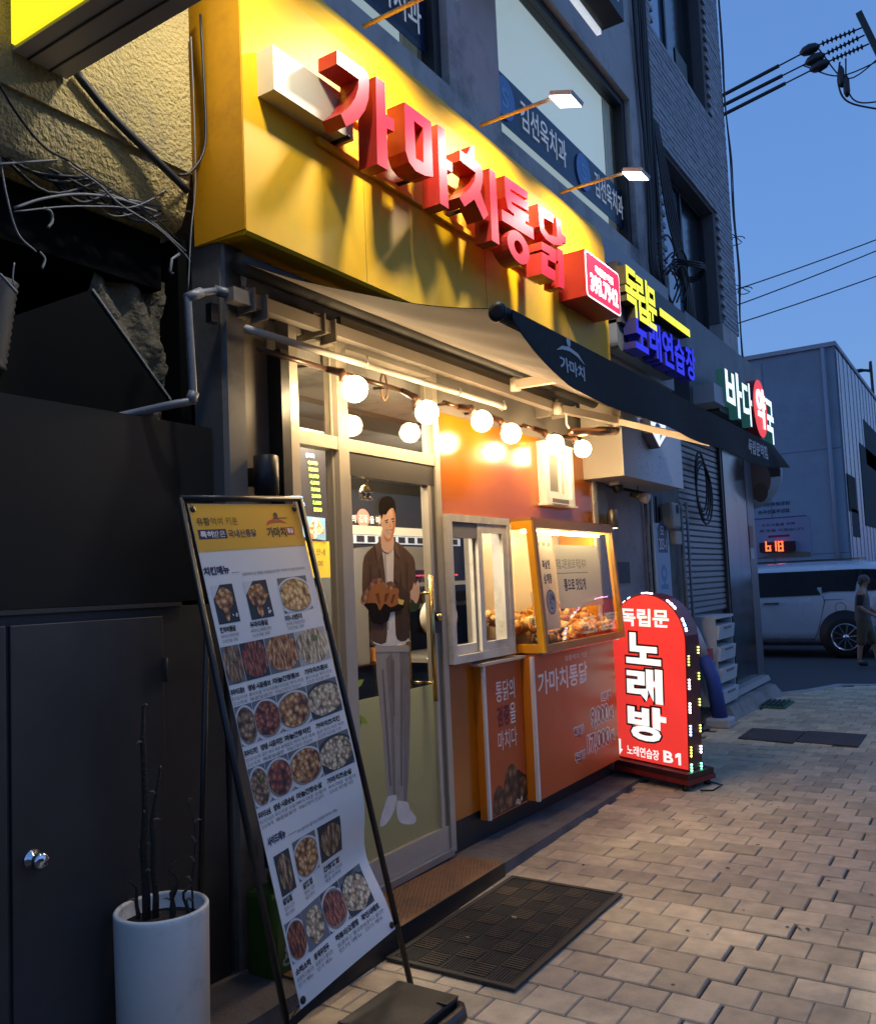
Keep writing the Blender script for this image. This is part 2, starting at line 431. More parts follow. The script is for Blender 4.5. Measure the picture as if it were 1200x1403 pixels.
# pavers that show largest: near, and inside the view
def seen(x, y):
    d = Vector((x, y, 0)) - EYE; dep = d.dot(_f)
    if dep < .5: return None
    px = CX + FOC * d.dot(CR) / dep; py = CY - FOC * d.dot(CU) / dep
    return dep if 480 < px < 1230 and py < 1430 else None
vis = sorted([(seen(*t), t) for t in tiles if seen(*t)], key=lambda q: q[0])
near_set = set(t for _, t in vis[:298])
protos = []
for k in range(6):
    m = MB(); paver_mb(m, 0, 0, 0, dz=[random.uniform(-.0016, .0016) for _ in range(4)]); protos.append(m)
pmesh = []
for t in sorted(near_set, key=lambda q: (q[1], q[0])):
    z = random.gauss(0, .0016)
    ex = 0.
    if t[0] > -1.0 + (t[1] - 3.8) * .12: z -= .004; ex = .006
    if len(pmesh) < 6:
        o = protos[len(pmesh)].obj('paver', pavement, local=True); pmesh.append(o.data)
    else:
        o = bpy.data.objects.new('paver', random.choice(pmesh)); COL.objects.link(o); o.parent = pavement
    o.location = (t[0] + ex + random.gauss(0, .0014), t[1] + random.gauss(0, .0011), z); o.rotation_euler = (0, 0, random.gauss(0, .006))
m = MB()
for t in tiles:
    if t not in near_set: paver_mb(m, t[0] + random.gauss(0, .001), t[1] + random.gauss(0, .001), random.gauss(0, .0016) - (.004 if t[0] > -1.0 + (t[1] - 3.8) * .12 else 0), dz=[random.uniform(-.0022, .0022) for _ in range(4)])
m.obj('paver_field', pavement, local=True, kind='stuff')
# border course of flush kerb stones where the pavement meets the road
kb = None
pts = []
for (a, b), (c, d) in zip(EDGE[1:], EDGE[2:]):
    n = max(1, round(math.hypot(c - a, d - b) / .9)); pts += [(a + (c - a) * k / n, b + (d - b) * k / n) for k in range(n)]
kerb = thing('kerb', None, None, (-2, 12.6, 0), kind='structure')
for (a, b), (c, d) in zip(pts, pts[1:]):
    u = Vector((c - a, d - b, 0)).normalized(); n = Vector((-u.y, u.x, 0)); p = Vector((a, b, 0)) + u * .006; q = Vector((c, d, 0)) - u * .006
    MB().hexa([p - n * .14 + Vector((0, 0, -.06)), q - n * .14 + Vector((0, 0, -.06)), q + Vector((0, 0, -.06)), p + Vector((0, 0, -.06)),
               p - n * .14 + Vector((0, 0, .006)), q - n * .14 + Vector((0, 0, .006)), q + Vector((0, 0, .003)), p + Vector((0, 0, .003))], GRANITE).obj('kerb_stone', kerb)
# chewing-gum spots on the pavers
sp = MB()
for k in range(75):
    x = random.uniform(-2.3, -.2); y = random.uniform(2.8, 9.5); r_ = random.uniform(.005, .013)
    sp.mesh([(x + r_ * random.uniform(.7, 1.2) * math.cos(a * .785), y + r_ * random.uniform(.7, 1.2) * math.sin(a * .785), .0035) for a in range(8)], [tuple(range(8))], mat('gum', (.11, .095, .08), .9))
sp.obj('pavement_spots', pavement, kind='stuff')

# ------------------------------------------------------------------ main building
FAC = -2.83
bld = thing('main_building', 'grey rendered building with a white brick end above the chicken shop', 'building', (-4, 7, 0))
b = MB()
b.box((-9, 2.62, 2.75), (FAC, 9.2, 4.95), RENDERW); b.box((-9, 9.2, 3.24), (FAC, 9.37, 4.95), RENDERW); b.box((-9, 11.61, 2.75), (FAC, 12.4, 4.95), RENDERW); b.box((-9, 9.37, 3.24), (FAC, 11.61, 4.29), RENDERW); b.box((-9, 9.37, 4.29), (FAC - .3, 11.61, 4.95), DARKFR)              # band between shop and first-floor windows
b.box((-9, 2.5, 6.55), (FAC, 8.95, 11.5), RENDERW)
b.box((-9, 4.78, 4.95), (FAC, 5.50, 6.55), RENDERW)             # pier between the two wide windows
b.box((-9, 8.40, 4.95), (FAC, 8.95, 6.55), RENDERW)
b.box((-9, 2.5, 4.95), (FAC, 2.72, 6.55), RENDERW)
b.box((-9, 2.6, 4.951), (-3.25, 12.4, 6.549), mat('room_wall', (.16, .18, .19), .9))
b.box((-9, 6.85, 0), (FAC - .35, 12.4, 2.75), CONC_D)
b.box((-9, 11.2, 0), (FAC - .02, 12.44, 2.75), CONC_D)
b.obj('wall', bld)
# brick end of the facade, with two tall windows
core = MB(); 
for (a_, b2, c_, d_) in ((8.951, 12.42, 4.42, 4.9) if False else (8.951, 9.38, 4.955, 11.5), (11.6, 12.42, 4.955, 11.5), (9.38, 11.6, 6.46, 7.86), (9.38, 11.6, 9.9, 11.5)): core.box((-9, a_, c_), (FAC - .03, b2, d_), MORTAR)
core.box((-9, 9.381, 4.96), (FAC - .3, 11.599, 11.4), DARKFR); core.obj('brick_backing', bld)
br = MB()
HOLES = [(9.38, 11.6, 4.0, 6.48), (9.38, 11.6, 7.85, 9.9)]
row = 0; z = 4.96
while z < 11.4:
    y = 8.96 - (.105 if row % 2 else 0)
    while y < 12.5:
        y0, y1 = max(8.96, y), min(12.5, y + .2)
        if y1 - y0 > .03 and not any(a < y1 and y0 < b_ and c < z + .057 and z < d for a, b_, c, d in HOLES):
            e = random.uniform(0, .006); br.mesh([(FAC - .03, y0, z), (FAC - .03, y1, z), (FAC - .03, y1, z + .055), (FAC - .03, y0, z + .055), (FAC + e, y0, z), (FAC + e, y1, z), (FAC + e, y1, z + .055), (FAC + e, y0, z + .055)],
                                                 [(4, 5, 6, 7), (0, 1, 5, 4), (2, 3, 7, 6), (1, 2, 6, 5), (3, 0, 4, 7)], WBRICK)
        y += .21
    z += .067; row += 1
br.obj('brick_course', bld, kind='stuff')
def band_text(m, X, y0, y1, z0, z1):
    L_ = z1 - z0
    m.add(shape([ell(y0 + L_ * .62, (z0 + z1) / 2, L_ * .40, L_ * .42)]), street(X), mat('emblem_blue', (.02, .09, .30), .4, emit=(.05, .2, .6), es=.12))
    m.add(text('S', y0 + L_ * .48, y0 + L_ * .76, z0 + L_ * .3, z0 + L_ * .7, bold=.02), street(X + .002), mat('emblem_pale', (.2, .38, .6), .5))
    m.add(text('김선욱치과', y0 + L_ * 1.25, y1, z0 + L_ * .2, z0 + L_ * .8, bold=.012), street(X), mat('film_letter', (.36, .42, .50), .5, emit=(.6, .7, .8), es=.28))  # letters and emblem emit weakly, standing for room light through the film
ROOM = glow('lit_room_sheet', (.60, .74, .80), .56, (.3, .34, .34))
for (y0, y1, ins, tx) in ((2.72, 4.78, 0, [(3.3, 4.62)]), (5.5, 8.4, 1, [(5.53, 6.92), (7.05, 8.3)])):
    w = MB()
    for (a, b_, c, d) in ((y0, y1, 6.47, 6.55), (y0, y1, 4.95, 5.01), (y0, y0 + .06, 5.01, 6.47), (y1 - .09, y1, 5.01, 6.47)):
        w.box((FAC - .16, a, c), (FAC - .06, b_, d), DARKFR)
    win = w.obj('window', bld)
    MB().box((FAC - .115, y0 + .06, 5.01), (FAC - .109, y1 - .09, 6.47), PANE).obj('pane', win)
    t = MB(); t.box((FAC - .128, y0 + .07, 5.17), (FAC - .118, y1 - .1, 5.58), NAVY)
    for a, b_ in tx: band_text(t, FAC - .103, a, b_, 5.17, 5.58)
    t.obj('film_band', win)
    t = MB(); n = int((y1 - y0) / .09)
    t.box((FAC - .20, y0 + .05, 5.0), (FAC - .19, y1 - .3, 6.5), ROOM)  # glowing sheet stands in for the lit room behind the panes
    for k in range(3): t.box((FAC - .186, y1 - .29 + .065 * k, 5.0), (FAC - .18, y1 - .24 + .065 * k, 6.5), mat('blind_slat', (.42, .46, .44), .6, emit=(.5, .6, .55), es=.1))  # slats also given a weak glow for the room light
    t.obj('blind_and_room_glow', win)
w = MB()                                                             # the middle bar of the wide window
# first-floor window in the brick end: dark frame, sliding panes
def tall_window(y0, y1, z0, z1, split, left_film):
    w = MB()
    for (a, b_, c, d) in ((y0, y1, z1 - .06, z1), (y0, y1, z0, z0 + .05), (y0, y0 + .05, z0 + .05, z1 - .06), (y1 - .06, y1, z0 + .05, z1 - .06), (split - .03, split + .03, z0 + .05, z1 - .06)):
        w.box((FAC - .26, a, c), (FAC - .17, b_, d), DARKFR)
    pass
    win = w.obj('window', bld)
    for a, b_, mm in ((y0 + .05, split - .03, mat('sky_reflection_pane', (.10, .17, .26), .12, coat=.6)), (split + .03, y1 - .06, mat('dark_pane', (.012, .014, .018), .15, coat=.4))):  # left pane: reflected sky put into its base colour
        MB().box((FAC - .215, a, z0 + .05), (FAC - .205, b_, z1 - .06), mm).obj('pane', win)
    return win
tall_window(9.38, 11.6, 4.3, 6.46, 10.6, True)
wd = tall_window(9.38, 11.6, 7.86, 9.9, 10.45, True)
MB().box((FAC - .20, 10.9, 8.15), (FAC - .19, 11.4, 8.5), mat('ac_grille', (.12, .15, .13), .6)).obj('vent_panel', wd)
st = MB()
st.add(text('김선욱치과', 9.45, 10.5, 4.62, 4.85, bold=.01), street(FAC - .2), mat('film_letter', (.36, .42, .50)))
st.obj('window_lettering', bld)
# pilaster of broken render in the middle of the end wall
# sign box hung under the second floor, lit along its lower edge
hs = thing('hanging_sign', 'dark box sign with a white light along its lower edge, high on the facade', 'sign', (-2.5, 5.7, 6.06))
m = MB(); m.box((-2.40, 4.6, 6.1), (-2.2, 6.52, 6.8), DARKFR); m.box((-2.83, 5.0, 6.4), (-2.4, 5.05, 6.45), DARKFR); m.box((-2.83, 6.2, 6.4), (-2.4, 6.25, 6.45), DARKFR); m.obj('sign_case', hs)
MB().box((-2.43, 4.6, 6.06), (-2.39, 6.5, 6.1), glow('tube_white', (.8, .9, 1), .65)).obj('light_strip', hs)
MB().add(text('치과', 5.9, 6.45, 6.2, 6.6, bold=.02), street(-2.196), mat('film_letter')).obj('lettering', hs)

# ------------------------------------------------------------------ neighbour building with rough stucco over a dark recess
nb = thing('neighbour_building', 'pale rough stucco wall over a dark open recess hung with cables', 'building', (-4, 0, 0))
m = MB()
m.box((-9, -4, 3.42), (-2.76, 2.47, 9), STUCCO)
cov = [(-2.885, 3.19), (-2.84, 3.21), (-2.815, 3.26), (-2.79, 3.34), (-2.772, 3.44), (-2.763, 3.56), (-2.7595, 3.70)]
m.mesh([(x, y, z) for x, z in cov for y in (-4, 2.472)], [(2 * i, 2 * i + 1, 2 * i + 3, 2 * i + 2) for i in range(len(cov) - 1)], STUCCO, True)
m.hexa([(-9, -4, 3.2), (-2.885, -4, 3.19), (-2.885, 2.47, 3.19), (-9, 2.47, 3.2), (-9, -4, 3.42), (-2.79, -4, 3.42), (-2.79, 2.47, 3.42), (-9, 2.47, 3.42)], STUCCO)
m.obj('stucco_wall', nb)
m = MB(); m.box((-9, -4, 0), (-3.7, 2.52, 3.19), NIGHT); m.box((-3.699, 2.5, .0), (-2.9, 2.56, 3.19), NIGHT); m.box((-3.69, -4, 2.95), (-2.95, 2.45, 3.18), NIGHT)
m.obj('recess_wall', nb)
rs = random.Random(4); m = MB()                                     # patch of rough stones between the plate and the pillar
ROCK = mat('rough_stone', (.15, .125, .08), .95, noise=.3, ns=9, bump=2, bs=26)
Y0, Z0, ny, nz = 2.14, 2.25, 18, 24
vs = [(-3.02 + .03 * math.sin(i * .9 + j * .6) + .022 * rs.random(), Y0 + .44 * i / ny, Z0 + .75 * j / nz) for i in range(ny + 1) for j in range(nz + 1)]
m.mesh(vs, [(i * (nz + 1) + j, (i + 1) * (nz + 1) + j, (i + 1) * (nz + 1) + j + 1, i * (nz + 1) + j + 1) for i in range(ny) for j in range(nz)], ROCK, True)
m.obj('rubble_patch', nb)
m = MB(); 
P0 = [onx(-60, 460, -2.99), onx(122, 398, -2.99), onx(232, 553, -2.99), onx(-60, 600, -2.99)]
m.mesh([p + Vector((dx, 0, 0)) for dx in (0, .02) for p in P0], [(3, 2, 1, 0), (4, 5, 6, 7)] + [(i, (i + 1) % 4, 4 + (i + 1) % 4, 4 + i) for i in range(4)], mat('plate', (.006, .006, .006), .85, spec=.1, noise=.3, ns=3))
m.bar(P0[1] + Vector((.024, 0, 0)), P0[2] + Vector((.024, 0, 0)), .008, .008, mat('plate_edge', (.28, .27, .24), .5))
m.obj('slanted_plate', label='black sheet-metal plate with a slanted bright edge in the dark recess', cat='metal plate')
# dark cabinet fronts below
cb = thing('metal_cabinet', 'dark grey metal cabinet front with a door and a round knob', 'cabinet', (-2.8, 1.4, 0))
m = MB(); m.box((-2.9, -1.5, 0), (-2.705, 2.52, 1.585), CABI); m.box((-2.9, -1.5, 1.585), (-2.69, 2.30, 1.60), CABI); m.obj('case', cb)
m = MB(); m.box((-2.704, 1.60, .03), (-2.694, 2.21, 1.55), CABI, .003); d1 = m.obj('door', cb)
m = MB(); m.box((-2.704, .5, .03), (-2.694, 1.585, 1.55), CABI, .003); m.obj('door', cb)
for zz in (.25, 1.3): MB().tube([(-2.69, 2.217, zz), (-2.69, 2.217, zz + .09)], .007, CABI, 8).obj('hinge', d1)
k0 = onx(45, 1177, -2.694)
m = MB(); m.lathe([(.032, 0), (.032, .006), (.014, .012), (.014, .03), (.026, .036), (.028, .05), (.02, .06), (0, .062)], k0, CHROME, 16, (1, 0, 0)); m.obj('knob', d1)
# dark wall between cabinet and pillar
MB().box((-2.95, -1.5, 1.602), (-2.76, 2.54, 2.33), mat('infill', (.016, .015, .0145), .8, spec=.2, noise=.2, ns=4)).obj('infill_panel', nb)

# ------------------------------------------------------------------ projecting light-box sign overhead
z0 = 3.547
ps = thing('lightbox_sign', 'yellow illuminated light-box sign projecting overhead, grey grooved underside', 'sign', (-2.3, 1.75, z0))
m = MB(); m.box((-2.75, 1.66, z0), (-1.2, 1.87, z0 + .03), mat('sign_case_grey', (.32, .31, .30), .5, noise=.08, ns=5)); m.box((-2.75, 1.855, z0 + .03), (-1.2, 1.87, z0 + .6), mat('sign_case_grey'))
m.box((-2.75, 1.66, z0 + .03), (-2.735, 1.855, z0 + .6), mat('sign_case_grey'))
for y in (1.715, 1.80): m.box((-2.75, y, z0 - .004), (-1.2, y + .006, z0 - .0005), INK)
m.obj('case', ps)
m = MB(); m.box((-2.73, 1.645, z0 + .012), (-1.2, 1.659, z0 + .6), glow('lightbox_yellow', (.95, .82, .02), 1.1)); fc = m.obj('lit_face', ps)
m = MB(); m.add(text('가마치', -2.44, -1.5, z0 + .085, z0 + .5, bold=.05), near(1.642), glow('lightbox_red', (.8, .06, .02), .7)); m.obj('lettering', ps)
# fixed to the wall
m = MB(); m.box((-2.77, 1.7, z0 + .2), (-2.751, 1.85, z0 + .5), BLACK); m.obj('bracket', ps)

# ------------------------------------------------------------------ the facing side of the street (behind the viewer): keeps half the sky off the shop front
ob = thing('facing_building', 'plain grey building row on the other side of the street', 'building', (13, 4, 0))
MB().box((9, -40, -.02), (20, 9, 5.4), mat('facing_render', (.12, .115, .11), .85, noise=.2, ns=1)).obj('wall', ob)
m = MB()
for k in range(11):
    for j in range(1): m.box((8.99, -28 + k * 3.3, 1.2 + j * 3), (9.02, -26.2 + k * 3.3, 2.8 + j * 3), mat('facing_pane', (.02, .025, .03), .1, coat=.5))
m.obj('window', ob, kind='stuff')

# ------------------------------------------------------------------ outlines measured on the sign face and on the door
LETTERS = {
'giyeok_a':[[(2.911,4.026),(3.108,4.037),(3.139,4.025),(3.144,3.985),(3.133,3.901),(3.103,3.834),(3.049,3.764),(2.956,3.69),(2.921,3.734),(2.981,3.791),(3.029,3.855),(3.058,3.917),(3.063,3.964),(2.908,3.96)],[(3.2,4.047),(3.273,4.048),(3.269,3.89),(3.338,3.893),(3.333,3.83),(3.272,3.822),(3.269,3.611),(3.183,3.608)]],
'ma':[[(3.433,4.027),(3.674,4.031),(3.675,3.985),(3.672,3.735),(3.597,3.711),(3.51,3.702),(3.453,3.725),(3.427,3.773)],[(3.512,3.966),(3.594,3.964),(3.585,3.775),(3.516,3.771)],[(3.735,4.045),(3.811,4.048),(3.807,3.886),(3.873,3.89),(3.871,3.833),(3.813,3.829),(3.813,3.613),(3.729,3.613)]],
'chi':[[(3.962,3.997),(4.034,4.0),(4.092,4.078),(4.12,4.086),(4.118,4.008),(4.191,4.001),(4.208,3.96),(4.199,3.905),(4.168,3.837),(4.25,3.734),(4.191,3.683),(4.093,3.767),(3.981,3.685),(3.928,3.72),(4.035,3.801),(4.106,3.878),(4.124,3.934),(3.957,3.937)],[(4.287,4.026),(4.362,4.027),(4.366,3.591),(4.276,3.591)]],
'tong':[[(4.476,4.055),(4.778,4.063),(4.777,4.016),(4.544,3.997),(4.546,3.98),(4.78,3.996),(4.778,3.941),(4.549,3.921),(4.551,3.904),(4.778,3.917),(4.776,3.864),(4.731,3.861),(4.729,3.841),(4.837,3.85),(4.835,3.773),(4.418,3.757),(4.416,3.825),(4.574,3.835),(4.575,3.851),(4.501,3.857),(4.475,3.92)]],
'dak':[[(4.925,4.041),(5.155,4.046),(5.152,3.987),(4.997,3.975),(5.001,3.902),(5.057,3.881),(5.159,3.898),(5.195,3.909),(5.195,4.044),(5.274,4.047),(5.277,3.96),(5.345,3.958),(5.339,3.905),(5.278,3.896),(5.283,3.874),(5.129,3.835),(5.019,3.835),(4.947,3.86),(4.929,3.892)],[(4.946,3.797),(5.167,3.812),(5.154,3.711),(5.029,3.705),(5.024,3.659),(5.139,3.66),(5.125,3.584),(4.924,3.579),(4.942,3.728),(5.059,3.732),(5.061,3.75),(4.94,3.744)],[(5.192,3.835),(5.283,3.838),(5.268,3.572),(5.181,3.563),(5.194,3.741),(5.181,3.742)]],
}
MAN = [
('pants',[(3.55,1.329),(3.72,1.318),(3.70,1.1),(3.692,.917),(3.682,.543),(3.605,.552),(3.584,.895),(3.557,1.158)]),('pants',[(3.69,1.318),(3.849,1.305),(3.848,1.008),(3.813,.704),(3.777,.487),(3.688,.519),(3.692,.915),(3.68,1.1)]),('pantshade',[(3.76,1.3),(3.845,1.29),(3.842,1.008),(3.808,.704),(3.772,.49),(3.745,.50),(3.765,.8)]),('pantshade',[(3.64,1.25),(3.70,1.25),(3.688,.92),(3.678,.55),(3.655,.55),(3.66,.9)]),('crease',[(3.60,1.20),(3.615,1.2),(3.645,.60),(3.63,.60)]),('crease',[(3.76,1.15),(3.785,1.2),(3.74,.58),(3.725,.58)]),('crease',[(3.675,1.24),(3.71,1.24),(3.697,.95),(3.689,.95)]),('belt',[(3.55,1.329),(3.849,1.305),(3.849,1.27),(3.55,1.295)]),
('shoe',[(3.606,0.556),(3.682,0.543),(3.664,0.48),(3.591,0.424),(3.529,0.425),(3.558,0.49)]),
('shoe',[(3.686,0.515),(3.777,0.487),(3.8,0.44),(3.851,0.39),(3.822,0.363),(3.704,0.399),(3.677,0.469)]),
('tee',[(3.635,1.842),(3.743,1.843),(3.744,1.585),(3.85,1.341),(3.857,1.328),(3.69,1.314),(3.549,1.334),(3.544,1.364),(3.647,1.392),(3.656,1.628)]),
('jacket',[(3.628,1.87),(3.574,1.841),(3.485,1.784),(3.462,1.673),(3.461,1.594),(3.501,1.513),(3.522,1.433),(3.511,1.362),(3.643,1.336),(3.657,1.506),(3.661,1.628),(3.645,1.784),(3.635,1.834)]),
('jacket',[(3.743,1.843),(3.77,1.865),(3.884,1.811),(3.94,1.751),(3.926,1.596),(3.866,1.564),(3.868,1.487),(3.85,1.345),(3.742,1.345),(3.731,1.461),(3.728,1.627),(3.742,1.785)]),
('shade',[(3.734,1.668),(3.867,1.581),(3.868,1.487),(3.85,1.345),(3.742,1.345),(3.731,1.461)]),
('fold',[(3.52,1.74),(3.545,1.74),(3.53,1.56),(3.515,1.56)]),('fold',[(3.60,1.72),(3.615,1.72),(3.625,1.40),(3.60,1.40)]),('fold',[(3.85,1.76),(3.87,1.75),(3.86,1.58),(3.845,1.58)]),('fold',[(3.79,1.70),(3.80,1.70),(3.81,1.40),(3.795,1.40)]),('teeshade',[(3.655,1.80),(3.67,1.80),(3.672,1.40),(3.655,1.40)]),('collar',[(3.574,1.841),(3.628,1.873),(3.634,1.801),(3.596,1.756)]),
('collar',[(3.743,1.843),(3.777,1.865),(3.8,1.777),(3.765,1.795)]),
('skin',[(3.638,1.924),(3.715,1.885),(3.741,1.902),(3.743,1.843),(3.695,1.805),(3.643,1.819),(3.63,1.866)]),
('skin',[(3.644,1.999),(3.667,2.018),(3.711,2.039),(3.747,2.054),(3.764,2.025),(3.767,1.97),(3.754,1.919),(3.717,1.883),(3.679,1.882),(3.65,1.916),(3.639,1.957)]),
('skin',[(3.625,2.006),(3.645,2.005),(3.647,1.957),(3.631,1.969)]),
('skinshade',[(3.742,2.04),(3.764,2.025),(3.767,1.97),(3.754,1.919),(3.717,1.883),(3.735,1.93),(3.748,1.98)]),('skinshade',[(3.65,1.905),(3.679,1.882),(3.717,1.883),(3.741,1.898),(3.71,1.868),(3.67,1.868)]),('hair',[(3.622,1.998),(3.62,2.055),(3.647,2.09),(3.701,2.108),(3.75,2.098),(3.772,2.064),(3.769,2.013),(3.748,2.045),(3.713,2.035),(3.681,2.007),(3.656,2.007),(3.643,1.982),(3.633,2.002)]),
('hair',[(3.668,1.976),(3.699,1.983),(3.698,1.978),(3.669,1.971)]),
('hair',[(3.727,1.987),(3.753,1.992),(3.753,1.987),(3.728,1.982)]),
('white',[(3.678,1.925),(3.732,1.927),(3.716,1.913),(3.695,1.911)]),
('lip',[(3.67,1.93),(3.703,1.926),(3.741,1.934),(3.731,1.925),(3.703,1.922),(3.678,1.924)]),
('dark',[(3.672,1.966),(3.684,1.97),(3.698,1.967),(3.685,1.962)]),
('dark',[(3.729,1.971),(3.741,1.976),(3.75,1.972),(3.74,1.968)]),
('nose',[(3.711,1.964),(3.717,1.964),(3.724,1.943),(3.707,1.941),(3.713,1.946)]),
('skin',[(3.914,1.644),(3.931,1.626),(3.951,1.651),(3.968,1.612),(3.957,1.561),(3.924,1.526),(3.883,1.55),(3.873,1.593),(3.892,1.606)]),
('cuff',[(3.855,1.518),(3.888,1.55),(3.924,1.526),(3.955,1.543),(3.961,1.513),(3.921,1.485),(3.868,1.487)]),
('dark',[(3.501,1.505),(3.688,1.496),(3.664,1.448),(3.602,1.432),(3.536,1.444)]),
('dark',[(3.457,1.539),(3.503,1.553),(3.637,1.551),(3.776,1.538),(3.811,1.519),(3.774,1.5),(3.633,1.487),(3.513,1.503)]),
('chick',[(3.484,1.546),(3.507,1.604),(3.548,1.639),(3.615,1.642),(3.655,1.624),(3.675,1.607),(3.739,1.618),(3.767,1.605),(3.76,1.576),(3.777,1.542),(3.69,1.517),(3.636,1.539),(3.59,1.505),(3.562,1.542)]),
('chickd',[(3.558,1.591),(3.586,1.598),(3.598,1.533),(3.582,1.541)]),
('chickd',[(3.639,1.588),(3.681,1.595),(3.65,1.547),(3.631,1.548)]),
('chickd',[(3.708,1.582),(3.737,1.585),(3.705,1.536),(3.684,1.537)]),
('lemon',[(3.752,1.559),(3.812,1.549),(3.797,1.524),(3.762,1.53)]),
]

# ------------------------------------------------------------------ shop front
FX = -2.74
sf = thing('chicken_shop', 'fried-chicken shop front with glazed frames and a glossy orange panel under the awning', 'shop front', (-2.8, 4.6, 0))
m = MB()
m.box((-2.87, 2.55, 0), (-2.70, 2.68, 3.19), GREYM)
m.hexa([(-2.70, 2.56, 0), (-2.685, 2.57, 0), (-2.685, 2.67, 0), (-2.70, 2.68, 0), (-2.70, 2.56, 3.19), (-2.685, 2.57, 3.19), (-2.685, 2.67, 3.19), (-2.70, 2.68, 3.19)], GREYM)
m.obj('corner_pillar', sf)
m = MB(); m.box((-2.95, 2.685, .0), (-2.80, 2.93, 2.9), GREYM2); m.obj('side_panel', sf)
m = MB(); m.box((-2.86, 2.93, .0), (-2.715, 2.985, 2.75), BLACK); m.obj('dark_post', sf)
m = MB(); m.box((-3.0, 2.69, 2.92), (-2.78, 6.95, 3.4), mat('lintel_board', (.05, .045, .04), .6, noise=.15, ns=5)); m.box((-2.9, 4.27, 2.66), (-2.765, 6.95, 2.919), mat('lintel_face', (.15, .135, .115), .55, noise=.1, ns=6, dirt=(.12, .105, .09), ds=3)); m.obj('lintel', sf)
m = MB()
for a, b_, c, d in ((4.27, 6.60, 2.03, 2.659), (4.27, 6.60, .25, 1.145), (5.035, 5.155, 1.145, 2.03)): m.box((-2.80, a, c), (FX, b_, d), ORANGE)
m.obj('orange_panel', sf)
m = MB(); m.box((-2.9, 6.602, .25), (-2.725, 6.655, 2.76), ALUW); m.obj('edge_trim', sf)
m = MB(); m.box((-2.95, 6.657, .08), (-2.715, 6.86, 2.95), GREYM); m.obj('end_post', sf)
m = MB(); m.box((-2.95, 4.27, .0), (-2.755, 6.86, .249), DARKFR); m.box((-2.95, 2.99, .0), (-2.752, 4.27, .10), DARKFR); m.obj('base_board', sf)
# aluminium frame: left light, transom lights
AF = mat('shop_frame', (.50, .45, .365), .42, metal=.3, noise=.07, ns=10)
m = MB()
for (y0, y1, a, b_) in ((2.988, 3.045, .1, 2.91), (3.335, 3.415, .1, 2.91), (4.215, 4.268, .1, 2.91)): m.box((-2.80, y0, a), (-2.715, y1, b_), AF)
for (y0, y1) in ((3.045, 3.335), (3.415, 4.215)):
    m.box((-2.795, y0, 2.32), (-2.718, y1, 2.385), AF)
    m.box((-2.795, y0, 2.85), (-2.718, y1, 2.91), AF)
m.box((-2.795, 3.045, .1), (-2.718, 3.335, .16), AF)
m.obj('window_frame', sf)
m = MB()
for y in (3.33, 3.052, 4.20): m.box((-2.762, y, 1.0), (-2.752, y + .006, 2.84), mat('bright_bead', (.7, .66, .55), .3, metal=.3))
m.obj('glazing_bead', sf)
for (y0, y1, a, b_) in ((3.045, 3.335, .16, 2.32), (3.045, 3.335, 2.385, 2.85), (3.415, 4.215, 2.385, 2.85)):
    MB().box((-2.763, y0, a), (-2.757, y1, b_), CLEAR).obj('pane', sf)
m = MB(); m.box((-2.80, 3.415, .09), (-2.70, 4.22, .125), ALU); m.obj('threshold', sf)

# ------------------------------------------------------------------ glass door with its printed figure
dr = thing('glass_door', 'glass shop door with frosted lower half and a printed man holding fried chicken', 'door', (-2.75, 3.82, .12))
m = MB(); DF = AF
m.box((-2.775, 3.42, .127), (-2.725, 4.21, .255), DF); m.box((-2.775, 3.42, 2.20), (-2.725, 4.21, 2.315), mat('door_head', (.05, .045, .04), .35))
m.box((-2.775, 4.14, .255), (-2.725, 4.172, 2.2), DF); m.box((-2.775, 4.176, .255), (-2.728, 4.21, 2.2), mat('door_stile', (.20, .185, .15), .4, metal=.5)); m.box((-2.775, 3.42, .255), (-2.725, 3.432, 2.2), DF)
m.obj('door_frame', dr)
MB().box((-2.756, 3.432, .255), (-2.750, 4.14, 2.2), CLEAR).obj('pane', dr)
FROST = film('frost_film', (.52, .54, .42), .75, .35)
MB().box((-2.7485, 3.433, .256), (-2.7465, 4.139, 1.06), FROST).obj('frosted_film', dr)
pal = {'crease': '70675f', 'belt': '9d948a', 'pantshade': '7a7168', 'fold': '4a3a31', 'teeshade': 'a79f98', 'skinshade': 'b9805f', 'pants': '8f867c', 'shoe': 'c4bdb4', 'tee': 'cbc3bb', 'jacket': '574439', 'shade': '45362e', 'collar': '665246', 'skin': 'cda58d', 'hair': '1d1715', 'white': 'f0e8e0', 'lip': 'b5665a', 'dark': '201a1a', 'nose': 'c08a70', 'cuff': '33402c', 'chick': '94603a', 'chickd': '6a3c22', 'lemon': 'd8b45a'}
m = MB(); ky = (2.744 / 2.70); kz = ky
for i, (k, pl) in enumerate(MAN):
    pts = [(a * ky, EYE.z + (b_ - EYE.z) * kz) for a, b_ in pl]
    c = Vector((sum(p[0] for p in pts) / len(pts), sum(p[1] for p in pts) / len(pts)))
    if len(pts) > 5 and k not in ('chickd', 'pants'):
        P3 = smooth([(a, b_, 0) for a, b_ in pts + pts[:1]], 3)[:-1]; pts = [(q.x, q.y) for q in P3]
    m.add(shape([pts]), street(-2.7455 + .00025 * i), mat('print_' + k, tuple(min(.85, 1.45 * c_) for c_ in lin(pal[k])) if k not in ('hair', 'dark') else pal[k], .9, spec=.1, noise={'jacket': .24, 'shade': .24, 'pants': .16, 'pantshade': .16, 'tee': .12, 'hair': .3, 'collar': .2, 'shoe': .15}.get(k, .05), ns={'hair': 60, 'jacket': 16, 'pants': 9}.get(k, 14)))
